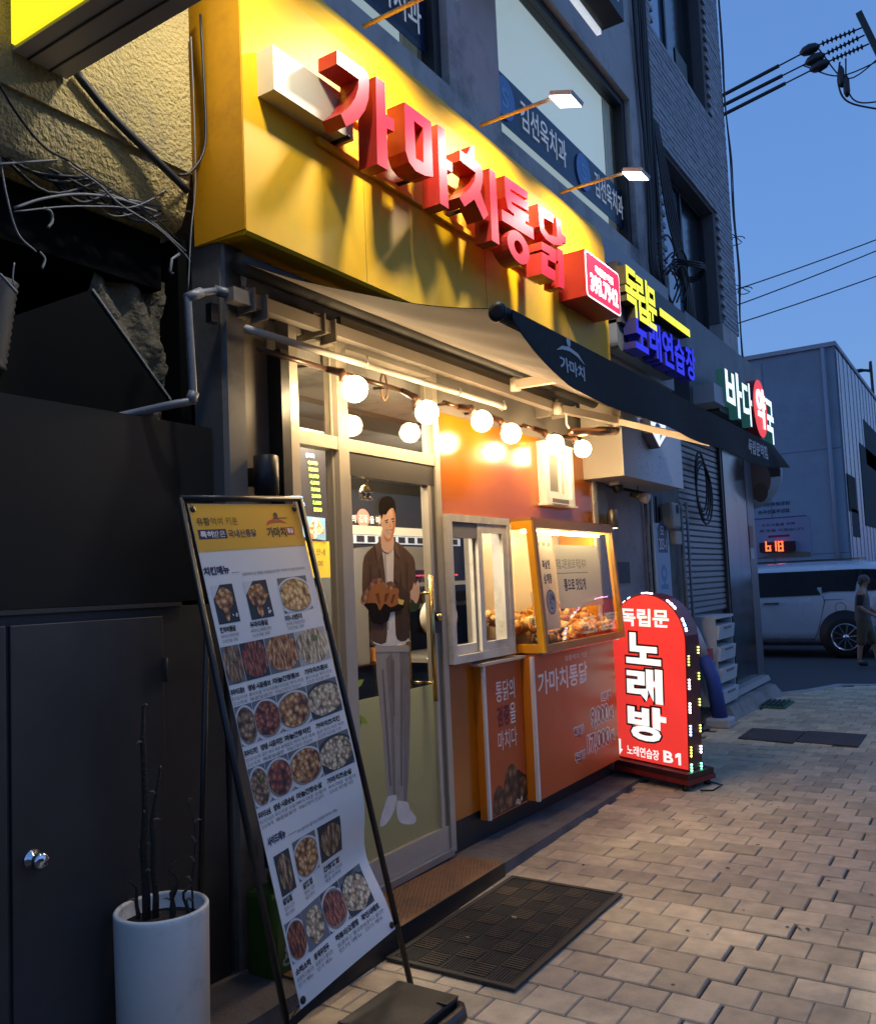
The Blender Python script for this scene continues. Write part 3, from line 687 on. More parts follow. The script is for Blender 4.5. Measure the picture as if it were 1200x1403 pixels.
MANFOOD = [(3.49, 1.548), (3.505, 1.59), (3.56, 1.63), (3.60, 1.665), (3.67, 1.672), (3.70, 1.645), (3.76, 1.655), (3.80, 1.63), (3.80, 1.59), (3.82, 1.565), (3.74, 1.535), (3.68, 1.53), (3.63, 1.51), (3.57, 1.51)]
def smooth2(p): return [(q.x, q.y) for q in smooth([(a, b_, 0) for a, b_ in list(p) + list(p[:1])], 3)[:-1]]
rs = random.Random(3)
def blobs(m, M, cx, cy, rx, ry, n, cols, s0, s1, rs, h=0.):
    """printed pieces of fried chicken, one over the other"""
    for k in range(n):
        a = rs.uniform(0, 6.28); q = math.sqrt(rs.random()); x = cx + rx * q * math.cos(a); y = cy + ry * q * math.sin(a); r_ = rs.uniform(s0, s1); t = rs.uniform(0, 3.14); e = rs.uniform(.55, .95)
        pts = []
        for j in range(9):
            b_ = 2 * math.pi * j / 9; rr = r_ * rs.uniform(.82, 1.15); px, py = rr * math.cos(b_), rr * e * math.sin(b_)
            pts.append((x + px * math.cos(t) - py * math.sin(t), y + px * math.sin(t) + py * math.cos(t), h + .00012 * k))
        f = M if callable(M) else (lambda p: M @ Vector(p))
        m.face([f(Vector(p)) for p in pts], rs.choice(cols))
        w = [(x + (p[0] - x) * .45 - r_ * .15, y + (p[1] - y) * .4 + r_ * .2, p[2] + .00006) for p in pts]
        m.face([f(Vector(p)) for p in w], rs.choice(cols))
CH = [mat('fry_%d' % i, c, .5, noise=.18, ns=60) for i, c in enumerate(('c27a38', 'a95c27', 'd39350', '8f4a20', 'b56c30'))]
CHL = [mat('fryl_%d' % i, c, .5, noise=.14, ns=60) for i, c in enumerate(('dcb06c', 'c9974f', 'e6c489', 'b78443'))]
CHR = [mat('fryr_%d' % i, c, .5, noise=.18, ns=60) for i, c in enumerate(('8a3a20', '6e2a18', 'a34d2a', '95452a'))]
CHW = [mat('fryw_%d' % i, c, .5, noise=.12, ns=60) for i, c in enumerate(('d8c3a0', 'c2aa84', 'e6d6b8', 'ad946c'))]
m.add(shape([smooth2(MANFOOD)]), street(-2.7372), food('print_food', ('3a1c0c', '8a5028', 'b87c44', 'dca868'), 26.))
m.obj('printed_man', dr)
m = MB()                                                             # small leaf stickers on the frosted film
for y, z, s, t in ((3.46, 1.14, .05, .4), (3.475, .96, .055, -.5), (3.45, .93, .04, .9)):
    m.add(shape([[(s * math.cos(t) * a - s * math.sin(t) * b_ + y, s * math.sin(t) * a + s * math.cos(t) * b_ + z) for a, b_ in ((-1, 0), (-.4, .35), (.3, .35), (1, 0), (.3, -.3), (-.4, -.3))]]), street(-2.7455), mat('leaf_print', (.34, .46, .03), .5))
m.obj('leaf_sticker', dr)
h = MB()
for x in (-2.67, -2.84):
    h.tube([(x, 4.045, .98), (x, 4.045, 1.68)], .013, BRASS, 12)
    for z in (1.08, 1.58): h.tube([(x, 4.045, z), (-2.75, 4.045, z)], .008, BRASS, 8)
h.obj('handle', dr)
m = MB(); m.box((-2.724, 4.10, 1.35), (-2.70, 4.19, 1.47), BLACK, .004); m.lathe([(.02, 0), (.02, .02), (0, .022)], (-2.70, 4.145, 1.44), BRASS, 14, (1, 0, 0)); m.obj('lock', dr)
bl = thing('door_bell', 'small brass bells hanging inside the glass door', 'bell', (-2.81, 3.66, 2.14))
m = MB(); m.lathe([(.005, .085), (.02, .08), (.035, .05), (.042, .045)], (-2.81, 3.66, 2.09), BRASS, 14); m.tube([(-2.81, 3.66, 2.175), (-2.78, 3.66, 2.21), (-2.765, 3.66, 2.212)], .004, BRASS, 6)
m.obj('hanger', bl)
for dy in (-.026, .026): MB().lathe([(.004, .04), (.012, .038), (.016, .01), (.021, 0)], (-2.81, 3.66 + dy, 2.095), BRASS, 12).obj('bell', bl)

# ------------------------------------------------------------------ the room behind the glass
rm = thing('shop_interior', 'dim interior of the chicken shop behind the glass', 'room', (-4.6, 4.9, .1))
IW = mat('inner_wall', (.05, .045, .04), .8); IC = mat('inner_ceiling', (.06, .055, .05), .7); KW = mat('kitchen_steel', (.42, .40, .36), .35, metal=.7, noise=.15, ns=3)
m = MB(); m.box((-6.6, 2.95, .05), (-6.5, 6.85, 3.1), IW); m.box((-6.5, 2.9, .05), (-2.97, 2.98, 3.1), IW); m.box((-6.5, 6.72, .05), (-2.96, 6.84, 3.1), IW); m.obj('inner_wall', rm)
MB().box((-6.5, 2.98, .03), (-2.96, 6.72, .09), mat('inner_floor', (.16, .13, .10), .5)).obj('floor_slab', rm)
m = MB(); m.box((-6.5, 2.98, 2.95), (-2.9, 6.72, 3.05), IC); m.box((-4.9, 2.99, 2.55), (-3.3, 3.3, 2.94), IC); m.box((-3.6, 3.3, 2.72), (-3.3, 6.7, 2.94), mat('duct', (.16, .15, .13), .5)); m.obj('ceiling_slab', rm)
m = MB(); m.box((-4.1, 4.5, .09), (-4.04, 6.7, 2.9), mat('partition', (.016, .015, .013), .6)); m.obj('partition_wall', rm)
m = MB(); m.box((-4.5, 4.42, .09), (-4.04, 4.5, 1.06), mat('bar_front', (.09, .06, .045), .5)); m.box((-4.6, 4.3, 1.06), (-3.9, 5.3, 1.10), mat('bar_wood', (.50, .30, .12), .4)); m.obj('bar_counter', rm)
for y, x in ((3.5, -3.5), (4.0, -4.2)):
    m = MB(); m.lathe([(.09, .0), (.09, .03), (0, .031)], (x, y, 2.9), glow('ceiling_lamp', (1, .86, .62), 5), 16); m.obj('ceiling_lamp', rm)
L_ = bpy.data.objects.new('room_light', bpy.data.lights.new('room_light', 'AREA')); COL.objects.link(L_); L_.location = (-3.4, 4.0, 2.7); L_.data.energy = 5.0; L_.data.size = .5; L_.data.color = (1, .82, .58); L_.data.shape = 'DISK'; L_.parent = None
m = MB(); m.box((-4.03, 4.9, 1.45), (-3.75, 6.4, 1.48), KW); m.obj('shelf', rm)
for k in range(9): MB().lathe([(.035, 0), (.035, .13), (.014, .18), (.014, .22)], (-3.9, 5.0 + .13 * k + .03 * (k % 3), 1.481), mat('bottle_%d' % (k % 4), ('2c3a1c', '6a2a14', '8a7a5a', '40414a')[k % 4], .2, coat=.5), 10).obj('bottle', rm)
m = MB(); m.box((-4.03, 5.1, 1.75), (-3.8, 5.9, 1.93), KW); m.obj('hood', rm)
m = MB(); m.box((-3.95, 4.55, 1.1), (-3.7, 4.8, 1.9), mat('fridge', (.28, .29, .30), .3, metal=.4)); m.obj('fridge', rm)
m = MB(); m.box((-4.02, 5.3, 1.70), (-4.0, 6.5, 1.715), glow('red_strip', (1, .08, .10), .9)); m.obj('red_strip', rm)
m = MB(); m.box((-3.9, 4.9, 1.105), (-3.7, 5.15, 1.19), mat('tray_orange', (.55, .22, .04), .4)); m.box((-3.85, 5.2, 1.105), (-3.72, 5.29, 1.25), mat('carton', (.50, .42, .30), .6)); m.obj('tray_stack', rm, kind='stuff')
tv = thing('menu_screen', 'black menu screen with blue and green price lines and a chicken picture', 'screen', (-3.5, 3.95, 1.98))
T = street(-3.495)
MB().box((-3.53, 3.68, 1.94), (-3.5, 4.16, 2.62), INK).obj('screen', tv)
m = MB(); BLU = glow('screen_blue', (.20, .50, .95), 1.0); GRN = glow('screen_green', (.45, .85, .10), 1.0)
for i, s in enumerate(('4,000', '7,000', '12,000', '4,300', '5,000', '3,000', '3,000', '500')): m.add(text(s, 3.985 + .006 * i, 4.075 + .004 * i, 2.395 - .041 * i, 2.42 - .041 * i, bold=.03), T, GRN)
for s, a, b_, z in (('판매가', 3.97, 4.05, 2.44), ('500cc', 3.80, 3.86, 2.375), ('1000cc', 3.79, 3.87, 2.34), ('1,700cc', 3.80, 3.88, 2.30), ('처음처럼 진로', 3.80, 3.93, 2.17), ('카스', 3.90, 3.95, 2.135), ('사이다', 3.80, 3.86, 2.10)): m.add(text(s, a, b_, z, z + .026, bold=.03), T, BLU)
m.obj('price_lines', tv)
m = MB(); m.add(shape([[(3.79, 1.96), (4.13, 1.93), (4.13, 2.07), (3.79, 2.08)]]), street(-3.494), glow('screen_sky', (.16, .30, .42), .7))
blobs(m, street(-3.4935), 4.03, 2.0, .07, .045, 16, [glow('screen_bird', (.62, .42, .24), .75), glow('screen_bird2', (.7, .6, .45), .8), glow('screen_bird3', (.4, .17, .08), .6)], .022, .04, random.Random(2)); m.obj('screen_picture', tv)
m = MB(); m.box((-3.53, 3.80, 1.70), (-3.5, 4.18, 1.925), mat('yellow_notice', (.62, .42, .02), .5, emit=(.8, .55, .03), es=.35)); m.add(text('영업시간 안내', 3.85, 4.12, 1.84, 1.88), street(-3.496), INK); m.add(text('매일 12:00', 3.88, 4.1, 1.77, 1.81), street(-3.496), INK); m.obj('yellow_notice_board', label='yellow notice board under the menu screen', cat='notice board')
wm = thing('wall_menu', 'lit strip of menu cards with a white slogan above, behind the glass door', 'menu board', (-4.03, 5.6, 1.98))
m = MB(); m.box((-4.035, 4.93, 2.035), (-4.02, 6.6, 2.10), glow('menu_strip', (.75, .68, .5), .5)); m.box((-4.035, 4.93, 1.965), (-4.02, 6.6, 2.03), glow('menu_strip2', (.6, .68, .8), .5)); m.obj('strip', wm)
m = MB()
for k in range(12): m.box((-4.019, 4.97 + k * .135, 1.975), (-4.015, 5.06 + k * .135, 2.022), INK)
m.obj('menu_card', wm, kind='stuff')
m = MB(); m.add(text('통닭의', 4.95, 5.12, 2.12, 2.18, bold=.03), street(-4.03), glow('slogan_white', (.9, .85, .75), .8)); m.add(shape([ell(5.21, 2.16, .08, .07)]), street(-4.03), glow('slogan_pink', (.85, .30, .20), .7))
m.add(text('검증', 5.155, 5.265, 2.125, 2.185, bold=.02), street(-4.028), glow('slogan_white')); m.add(text('을 마치다', 5.29, 5.55, 2.12, 2.18, bold=.03), street(-4.03), glow('slogan_white')); m.obj('slogan', wm)
# kitchen behind the serving window
m = MB(); m.box((-4.0, 6.66, .1), (-3.0, 6.70, 2.9), KW); m.box((-3.5, 6.0, 1.15), (-3.35, 6.1, 2.4), KW); m.box((-3.2, 5.3, 1.15), (-3.1, 5.36, 2.3), KW); m.obj('kitchen_panel', rm)
m = MB(); m.box((-3.9, 5.6, 1.62), (-3.2, 6.6, 1.65), KW); m.box((-3.9, 5.0, 1.09), (-3.02, 6.6, 1.12), KW); m.obj('kitchen_shelf', rm)
m = MB(); m.box((-3.4, 5.2, 2.33), (-3.36, 6.2, 2.36), glow('kitchen_tube', (1, .84, .58), 40)); m.obj('kitchen_light', rm)
fan = thing('electric_fan', 'round pale fan standing behind the left pane of the serving window', 'fan', (-3.0, 4.62, 1.15))
m = MB(); m.lathe([(.07, 0), (.07, .015), (.015, .02), (.012, .2)], (-3.02, 4.62, 1.15), WHITE, 16); m.obj('base', fan)
m = MB(); m.lathe([(.11, 0), (.13, .02), (.13, .05), (.06, .07), (0, .075)], (-3.02, 4.62, 1.42), mat('fan_guard', (.55, .5, .42), .5), 24, (1, -.5, 0)); m.obj('guard', fan)

# ------------------------------------------------------------------ serving window
sw = thing('serving_window', 'white sliding serving window standing half open beside the yellow display case', 'window', (-2.7, 4.65, 1.155))
def ring(m, X0, X1, y0, y1, z0, z1, t, mm):
    m.box((X0, y0, z0), (X1, y1, z0 + t), mm); m.box((X0, y0, z1 - t), (X1, y1, z1), mm)
    m.box((X0, y0, z0 + t), (X1, y0 + t, z1 - t), mm); m.box((X0, y1 - t, z0 + t), (X1, y1, z1 - t), mm)
m = MB(); ring(m, -2.80, -2.68, 4.272, 5.04, 1.157, 2.04, .045, ALUW); m.obj('frame', sw)
for (x0, x1, y0, y1) in ((-2.745, -2.72, 4.318, 4.66), (-2.712, -2.687, 4.62, 4.994)):
    m = MB(); ring(m, x0, x1, y0, y1, 1.204, 1.993, .055, ALUW); s_ = m.obj('sash', sw)
    MB().box(((x0 + x1) / 2 - .003, y0 + .055, 1.259), ((x0 + x1) / 2 + .003, y1 - .055, 1.938), CLEAR).obj('pane', s_)
m = MB(); m.box((-2.719, 4.32, 1.9), (-2.690, 4.615, 1.99), mat('sash_shade', (.20, .19, .20), .5)); m.obj('roller_blind', sw)
for y in (4.64, 4.655): pass
sk_ = thing('small_window', 'small white plastic window high on the glossy orange panel', 'window', (-2.72, 5.9, 2.15))
m = MB(); ring(m, -2.74, -2.68, 5.62, 6.12, 2.18, 2.635, .05, WHITE); m.box((-2.74, 5.60, 2.165), (-2.665, 6.14, 2.179), WHITE); m.obj('frame', sk_)
m = MB(); ring(m, -2.715, -2.69, 5.672, 5.91, 2.232, 2.583, .04, WHITE); q = m.obj('sash', sk_); MB().box((-2.704, 5.712, 2.272), (-2.70, 5.87, 2.543), mat('mesh_pane', (.20, .19, .16), .4)).obj('pane', q)
m = MB(); ring(m, -2.733, -2.717, 5.90, 6.068, 2.232, 2.583, .04, WHITE); q = m.obj('sash', sk_); MB().box((-2.727, 5.94, 2.272), (-2.723, 6.028, 2.543), mat('dim_pane', (.42, .40, .34), .3)).obj('pane', q)
MB().box((-2.662, 5.68, 2.186), (-2.655, 5.95, 2.215), mat('track_grey', (.16, .15, .14), .5)).obj('track', sk_)

# ------------------------------------------------------------------ yellow display case with fried chicken
dc = thing('display_case', 'yellow-framed glass display case full of fried chicken, lit by a tube', 'display case', (-2.66, 5.9, 1.135))
A0, A1, ZB, ZT = 5.16, 6.595, 1.147, 2.028
XB, XT = -2.53, -2.585
def case_end(y0, y1, mm):
    m = MB(); w = .055
    def q(a, b_, c, d): m.hexa([(a[0], y0, a[1]), (b_[0], y0, b_[1]), (b_[0], y1, b_[1]), (a[0], y1, a[1]), (d[0], y0, d[1]), (c[0], y0, c[1]), (c[0], y1, c[1]), (d[0], y1, d[1])], mm)
    q((-2.738, ZB), (XB, ZB), (XB - .004, ZB + w), (-2.738, ZB + w)); q((-2.738, ZT - w), (XT + .0035, ZT - w), (XT, ZT), (-2.738, ZT))
    q((XB - .048, ZB + w), (XB - .004, ZB + w), (XT + .0035, ZT - w), (XT - .042, ZT - w))
    return m
case_end(A0, A0 + .035, YELLOW2).obj('end_frame', dc); case_end(A1 - .035, A1, YELLOW2).obj('end_frame', dc)
m = MB()
def fx(z): return XB + (XT - XB) * (z - ZB) / (ZT - ZB)
for (z0_, z1_, y0, y1) in ((ZB, ZB + .05, A0 + .004, A1 - .004), (ZT - .05, ZT, A0 + .004, A1 - .004), (ZB + .05, ZT - .05, A0 + .004, A0 + .045), (ZB + .05, ZT - .05, A1 - .045, A1 - .004)):
    m.hexa([(fx(z0_) - .02, y0, z0_), (fx(z0_) + .012, y0, z0_), (fx(z0_) + .012, y1, z0_), (fx(z0_) - .02, y1, z0_), (fx(z1_) - .02, y0, z1_), (fx(z1_) + .012, y0, z1_), (fx(z1_) + .012, y1, z1_), (fx(z1_) - .02, y1, z1_)], OCHRE)
m.obj('front_frame', dc)
m = MB(); za, zb = ZB + .05, ZT - .05
m.hexa([(fx(za) - .006, A0 + .045, za), (fx(za), A0 + .045, za), (fx(za), A1 - .045, za), (fx(za) - .006, A1 - .045, za), (fx(zb) - .006, A0 + .045, zb), (fx(zb), A0 + .045, zb), (fx(zb), A1 - .045, zb), (fx(zb) - .006, A1 - .045, zb)], CLEAR); m.obj('front_glass', dc)
m = MB(); m.hexa([(-2.736, A0 + .015, za), (fx(za) - .05, A0 + .015, za), (fx(za) - .05, A0 + .02, za), (-2.736, A0 + .02, za), (-2.736, A0 + .015, zb), (fx(zb) - .05, A0 + .015, zb), (fx(zb) - .05, A0 + .02, zb), (-2.736, A0 + .02, zb)], CLEAR); m.obj('end_glass', dc)
m = MB(); m.box((-3.04, A0 + .036, 1.13), (-2.56, A1 - .036, 1.144), STEEL); m.obj('tray', dc); MB().box((-2.735, A0, ZT + .001), (XT, A1, ZT + .02), OCHRE).obj('top_board', dc)
m = MB(); CB_ = mat('case_back', (.50, .44, .34), .3); m.box((-3.05, A0 + .04, 1.146), (-3.04, A1 - .04, ZT - .001), CB_); m.box((-3.04, A1 - .02, 1.146), (-2.741, A1 - .01, ZT - .001), YELLOW2); m.box((-3.04, A0, ZT - .01), (-2.741, A1, ZT - .001), CB_); m.obj('back_board', dc)
m = MB(); m.box((-2.70, A0 + .06, ZT - .075), (-2.67, A1 - .06, ZT - .05), glow('case_tube', (1, .78, .40), 60)); m.obj('light_tube', dc)
m = MB(); rs = random.Random(11)
FRY = [mat('crumb_%d' % i, c, .6, noise=.25, ns=70, bump=1, bs=160) for i, c in enumerate(('e2ac5c', 'cf8f42', 'ecc27a', 'bf7a34'))]
for k in range(560):
    y = rs.uniform(A0 + .06, A1 - .06); x = rs.uniform(-3.02, -2.575); top = .07 + .17 * min(1, (-2.56 - x) / .35) + .02 * math.sin(y * 11) + .02 * math.sin(y * 5 + 2); hgt = .02 + top * rs.uniform(.55, 1)
    r_ = rs.uniform(.026, .046); c = Vector((x, y, 1.15 + hgt)); vs = []
    for a in ((1, 0, 0), (-1, 0, 0), (0, 1, 0), (0, -1, 0), (0, 0, 1), (0, 0, -1)):
        vs.append(Vector(a) * r_ * rs.uniform(.6, 1.3))
    rot = Matrix.Rotation(rs.uniform(0, 3), 3, 'X') @ Matrix.Rotation(rs.uniform(0, 3), 3, 'Z')
    m.mesh([c + rot @ v for v in vs], [(0, 2, 4), (2, 1, 4), (1, 3, 4), (3, 0, 4), (2, 0, 5), (1, 2, 5), (3, 1, 5), (0, 3, 5)], rs.choice(FRY), True)
m.obj('fried_chicken', kind='stuff')
tb = thing('tong_holder', 'steel cup with tongs standing in the display case', 'cup', (-2.66, 5.36, 1.2))
MB().lathe([(.055, 0), (.055, .16), (.051, .16), (.05, .01)], (-2.66, 5.33, 1.21), STEEL, 18).obj('cup', tb)
for dy, dx in ((-.06, .02), (-.03, -.02), (.06, .0), (.075, .03)): MB().bar((-2.66, 5.33, 1.23), (-2.66 + dx, 5.33 + dy * 1.2, 1.55), .008, .004, CHROME).obj('tong', tb)
def lean(a, b_, o=.001):                                             # a point on the slanted front glass
    return Vector((fx(b_) + o, a, b_))
cp = MB(); GP = film('poster_grey', (.62, .56, .48), .55, .5)
cp.add(shape([[(5.21, 1.29), (5.47, 1.29), (5.47, 1.96), (5.21, 1.96)]]), lambda p: lean(p.x, p.y, -.012), GP)
for i, s in enumerate(('초복', '중복', '말복')): cp.add(text(s, 5.235 + .08 * i, 5.275 + .08 * i, 1.855, 1.885, bold=.02), lambda p: lean(p.x, p.y, -.0115), INK)
cp.add(text('복날엔', 5.28, 5.40, 1.70, 1.765, bold=.04), lambda p: lean(p.x, p.y, -.0115), INK); cp.add(text('삼계탕', 5.28, 5.41, 1.60, 1.67, bold=.04), lambda p: lean(p.x, p.y, -.0115), INK)
cp.add(shape([ell(5.36, 1.475, .075, .085)]), lambda p: lean(p.x, p.y, -.0115), mat('bowl_dark', (.06, .045, .04), .4)); cp.add(shape([ell(5.36, 1.475, .066, .075)]), lambda p: lean(p.x, p.y, -.011), mat('soup', (.52, .44, .33), .4))
cp.add(shape([ell(5.365, 1.48, .05, .055)]), lambda p: lean(p.x, p.y, -.0105), food('soup_bird', ('4a3626', '8a7458', 'b8a486', 'ddd0b4'), 30.))
cp.obj('case_poster', dc)
cp = MB(); QP = film('case_sheet', (.50, .50, .42), .35, .4)
cp.add(shape([[(5.50, 1.42), (6.28, 1.42), (6.28, 1.87), (5.50, 1.87)]]), lambda p: lean(p.x, p.y, -.014), QP)
cp.add(text('직접 고른 닭으로 직접 튀겨', 5.50, 6.02, 1.70, 1.77, bold=.005), lambda p: lean(p.x, p.y, -.0125), mat('print_olive', (.10, .085, .04), .5)); cp.add(shape([[(5.5, 1.665), (6.04, 1.668), (6.04, 1.673), (5.5, 1.67)]]), lambda p: lean(p.x, p.y, -.0125), mat('print_olive'))
cp.add(text('통으로 맛있게', 5.60, 5.98, 1.54, 1.63, bold=.035), lambda p: lean(p.x, p.y, -.0125), INK)
cp.obj('case_sheet', dc)

# ------------------------------------------------------------------ the two counter fronts
c1 = thing('counter_board', 'narrow orange counter front with white edge, slogan and a chicken photo', 'counter', (-2.7, 4.85, .19))
m = MB(); m.box((-2.74, 4.59, .19), (-2.69, 5.09, 1.115), ORANGE2); m.obj('body', c1)
m = MB(); m.box((-2.689, 4.618, .192), (-2.676, 5.088, 1.114), ORANGE_D); m.obj('face', c1)
m = MB(); m.box((-2.6895, 4.588, .19), (-2.674, 4.6165, 1.116), WPLAST); m.obj('white_edge', c1)
m = MB(); m.box((-2.76, 4.55, 1.118), (-2.655, 5.12, 1.135), mat('ledge', (.55, .50, .42), .4)); m.obj('ledge', c1)
m = MB(); T = street(-2.6755); PR = mat('print_pale', (.78, .74, .72), .4); MA = mat('print_maroon', (.16, .008, .02), .4)
m.add(text('통닭의', 4.735, 4.985, .875, 1.005, bold=.01), T, PR); m.obj('lettering', c1); m = MB(); m.add(text('검증', 4.735, 4.90, .72, .85, bold=.04), T, MA); m.add(text('을', 4.905, 4.985, .72, .85, bold=.01), T, PR); m.obj('lettering', c1); m = MB(); m.add(text('마치다', 4.735, 4.985, .575, .695, bold=.0), T, PR)
m.obj('lettering', c1)
m = MB(); rs = random.Random(21); CB = [mat('brownbird_%d' % i, c, .45, noise=.2, ns=40) for i, c in enumerate(('5a3826', '6f4a33', '4a2b1d', '7d5a42'))]
m.add(shape([[(4.63, .20), (5.085, .20), (5.085, .36), (4.98, .42), (4.86, .40), (4.76, .33), (4.66, .31)]]), street(-2.6753), mat('bird_dark', '2b1a14', .4))
m.add(shape([smooth2([(4.635, .205), (4.64, .30), (4.68, .36), (4.74, .37), (4.77, .33), (4.80, .40), (4.85, .46), (4.92, .465), (4.96, .42), (5.0, .36), (5.05, .37), (5.083, .33), (5.083, .215), (4.95, .21), (4.80, .21)])]), street(-2.675), food('brown_bird', ('160a06', '4a2c1c', '74492e', 'a87a54'), 15.))
blobs(m, street(-2.6735), 4.98, .225, .05, .01, 5, CHW, .012, .022, rs)
m.obj('chicken_print', c1)
c2 = thing('price_counter', 'wide orange counter front with prices 9,000 and 17,000 under the display case', 'counter', (-2.67, 5.85, .19))
m = MB(); m.box((-2.74, 5.105, .195), (-2.62, 5.128, 1.115), ORANGE2); m.obj('side_board', c2)
m = MB(); m.box((-2.735, 5.1295, .195), (-2.605, 6.54, 1.13), ORANGE_D); m.obj('face', c2)
m = MB(); m.box((-2.619, 5.10, .193), (-2.596, 5.1275, 1.125), WPLAST); m.obj('white_edge', c2)
m = MB(); T = street(-2.6045); T2 = street(-2.6042)
m.add(text('유황먹여 키운', 5.62, 6.02, 1.045, 1.085, bold=.0), T, PR); m.obj('lettering', c2); m = MB(); m.add(text('가마치통닭', 5.18, 6.0, .86, 1.015, bold=.02), T, PR)
m.obj('lettering', c2)
def two(s, y0, y1, z0_, z1_, b_=.015):
    m = MB()
    m.add(text(s, y0 - .010, y1 + .010, z0_ - .010, z1_ + .010, bold=b_ + .085), T, WINK); m.add(text(s, y0, y1, z0_, z1_, bold=b_), T2, MA); m.obj('lettering', c2)
two('포장가격', 6.24, 6.42, .685, .745); two('9,000', 6.02, 6.36, .50, .655); two('원', 6.38, 6.45, .53, .62)
two('한마리', 5.71, 5.87, .50, .565); two('17,000', 5.93, 6.36, .325, .475); two('원', 6.38, 6.45, .355, .44); two('두마리', 5.71, 5.87, .325, .385)

# ------------------------------------------------------------------ concrete step, rubber tread, floor mat
m = MB(); tz = lambda y: .088 - .018 * (y - 3.3)
def fxs(y): return -2.385 - .033 * (y - 3.3)
m.hexa([(-2.754, 1.2, -.02), (fxs(1.2), 1.2, -.02), (fxs(7.3), 7.3, -.02), (-2.754, 7.3, -.02), (-2.754, 1.2, tz(1.2) - .01), (fxs(1.2), 1.2, tz(1.2) - .01), (fxs(7.3), 7.3, max(.012, tz(7.3))), (-2.754, 7.3, max(.012, tz(7.3)))], CONC_D)
m.obj('concrete_step', label='low stained concrete step along the shop front', cat='step')
tm = thing('step_mat', 'worn brown rubber tread mat with raised dots on the doorstep', 'mat', (-2.55, 3.6, .08))
TM = mat('tread_brown', (.20, .10, .045), .7, noise=.3, ns=9, dirt=(.06, .045, .035), ds=5)
m = MB(); m.hexa([(-2.70, 2.6, tz(2.6) - .004), (fxs(2.6) + .006, 2.6, tz(2.6) - .004), (fxs(4.27) + .006, 4.27, tz(4.27) - .004), (-2.70, 4.27, tz(4.27) - .004), (-2.70, 2.6, tz(2.6) + .004), (fxs(2.6) + .006, 2.6, tz(2.6) + .004), (fxs(4.27) + .006, 4.27, tz(4.27) + .004), (-2.70, 4.27, tz(4.27) + .004)], TM)
m.hexa([(fxs(2.6) + .0065, 2.6, .0), (fxs(2.6) + .011, 2.6, .0), (fxs(4.27) + .011, 4.27, .0), (fxs(4.27) + .0065, 4.27, .0), (fxs(2.6) + .0065, 2.6, tz(2.6) + .004), (fxs(2.6) + .011, 2.6, tz(2.6) + .004), (fxs(4.27) + .011, 4.27, tz(4.27) + .004), (fxs(4.27) + .0065, 4.27, tz(4.27) + .004)], BLACK)
m.obj('sheet', tm)
m = MB(); y = 2.7
while y < 4.25:
    x = -2.68
    while x < fxs(y) - .02:
        xx = x + (.011 if int(round((y - 2.7) / .02)) % 2 else 0); z = tz(y) + .004
        m.mesh([(xx - .006, y - .006, z), (xx + .006, y - .006, z), (xx + .006, y + .006, z), (xx - .006, y + .006, z), (xx, y, z + .005)], [(0, 1, 4), (1, 2, 4), (2, 3, 4), (3, 0, 4)], TM)
        x += .022
    y += .02
m.obj('stud', tm, kind='stuff')
fm = thing('floor_mat', 'dark ribbed rubber door mat lying on the pavers', 'mat', (-2.03, 3.68, 0))
MX0, MX1, MY0, MY1 = -2.345, -1.735, 3.10, 4.245
MB().box((MX0, MY0, .0045), (MX1, MY1, .011), RUBBER).obj('base', fm)
m = MB(); MR = mat('mat_border', (.045, .038, .03), .7, noise=.2, ns=15)
for a, b_ in (((MX0 - .012, MY0 - .012, .004), (MX1 + .012, MY0 + .015, .016)), ((MX0 - .012, MY1 - .015, .004), (MX1 + .012, MY1 + .012, .016)), ((MX0 - .012, MY0 + .015, .004), (MX0 + .015, MY1 - .015, .016)), ((MX1 - .015, MY0 + .015, .004), (MX1 + .012, MY1 - .015, .016))): m.box(a, b_, MR)
m.obj('border', fm)
m = MB(); RB = mat('mat_rib', (.10, .075, .05), .8, noise=.25, ns=12, dirt=(.03, .025, .02), ds=4)
nx, ny = 5, 9
for i in range(nx):
    for j in range(ny):
        x0 = MX0 + .022 + i * (MX1 - MX0 - .044) / nx; x1 = x0 + (MX1 - MX0 - .044) / nx - .012; y0 = MY0 + .022 + j * (MY1 - MY0 - .044) / ny; y1 = y0 + (MY1 - MY0 - .044) / ny - .006
        if (i + j) % 2:
            for k in range(6): y = y0 + (k + .5) * (y1 - y0) / 6; m.box((x0, y - .005, .0105), (x1, y + .004, .0165), RB)
        else:
            for k in range(7): x = x0 + (k + .5) * (x1 - x0) / 7; m.box((x - .004, y0, .0105), (x + .003, y1, .0145), mat('mat_rib_dark', (.045, .036, .026), .8, noise=.25, ns=12))
m.obj('rib', fm, kind='stuff')
lt = [tag(MB().ball((x, y, .021), r_, mat('litter', (.40, .30, .18), .8), 8, (1, .7, .4)).obj('dry_leaf'), l, 'leaf') for x, y, r_, l in ((-2.06, 3.72, .016, 'pale dry leaf scrap in the middle of the door mat'), (-2.14, 3.42, .011, 'small dry leaf scrap near the front of the door mat'))]

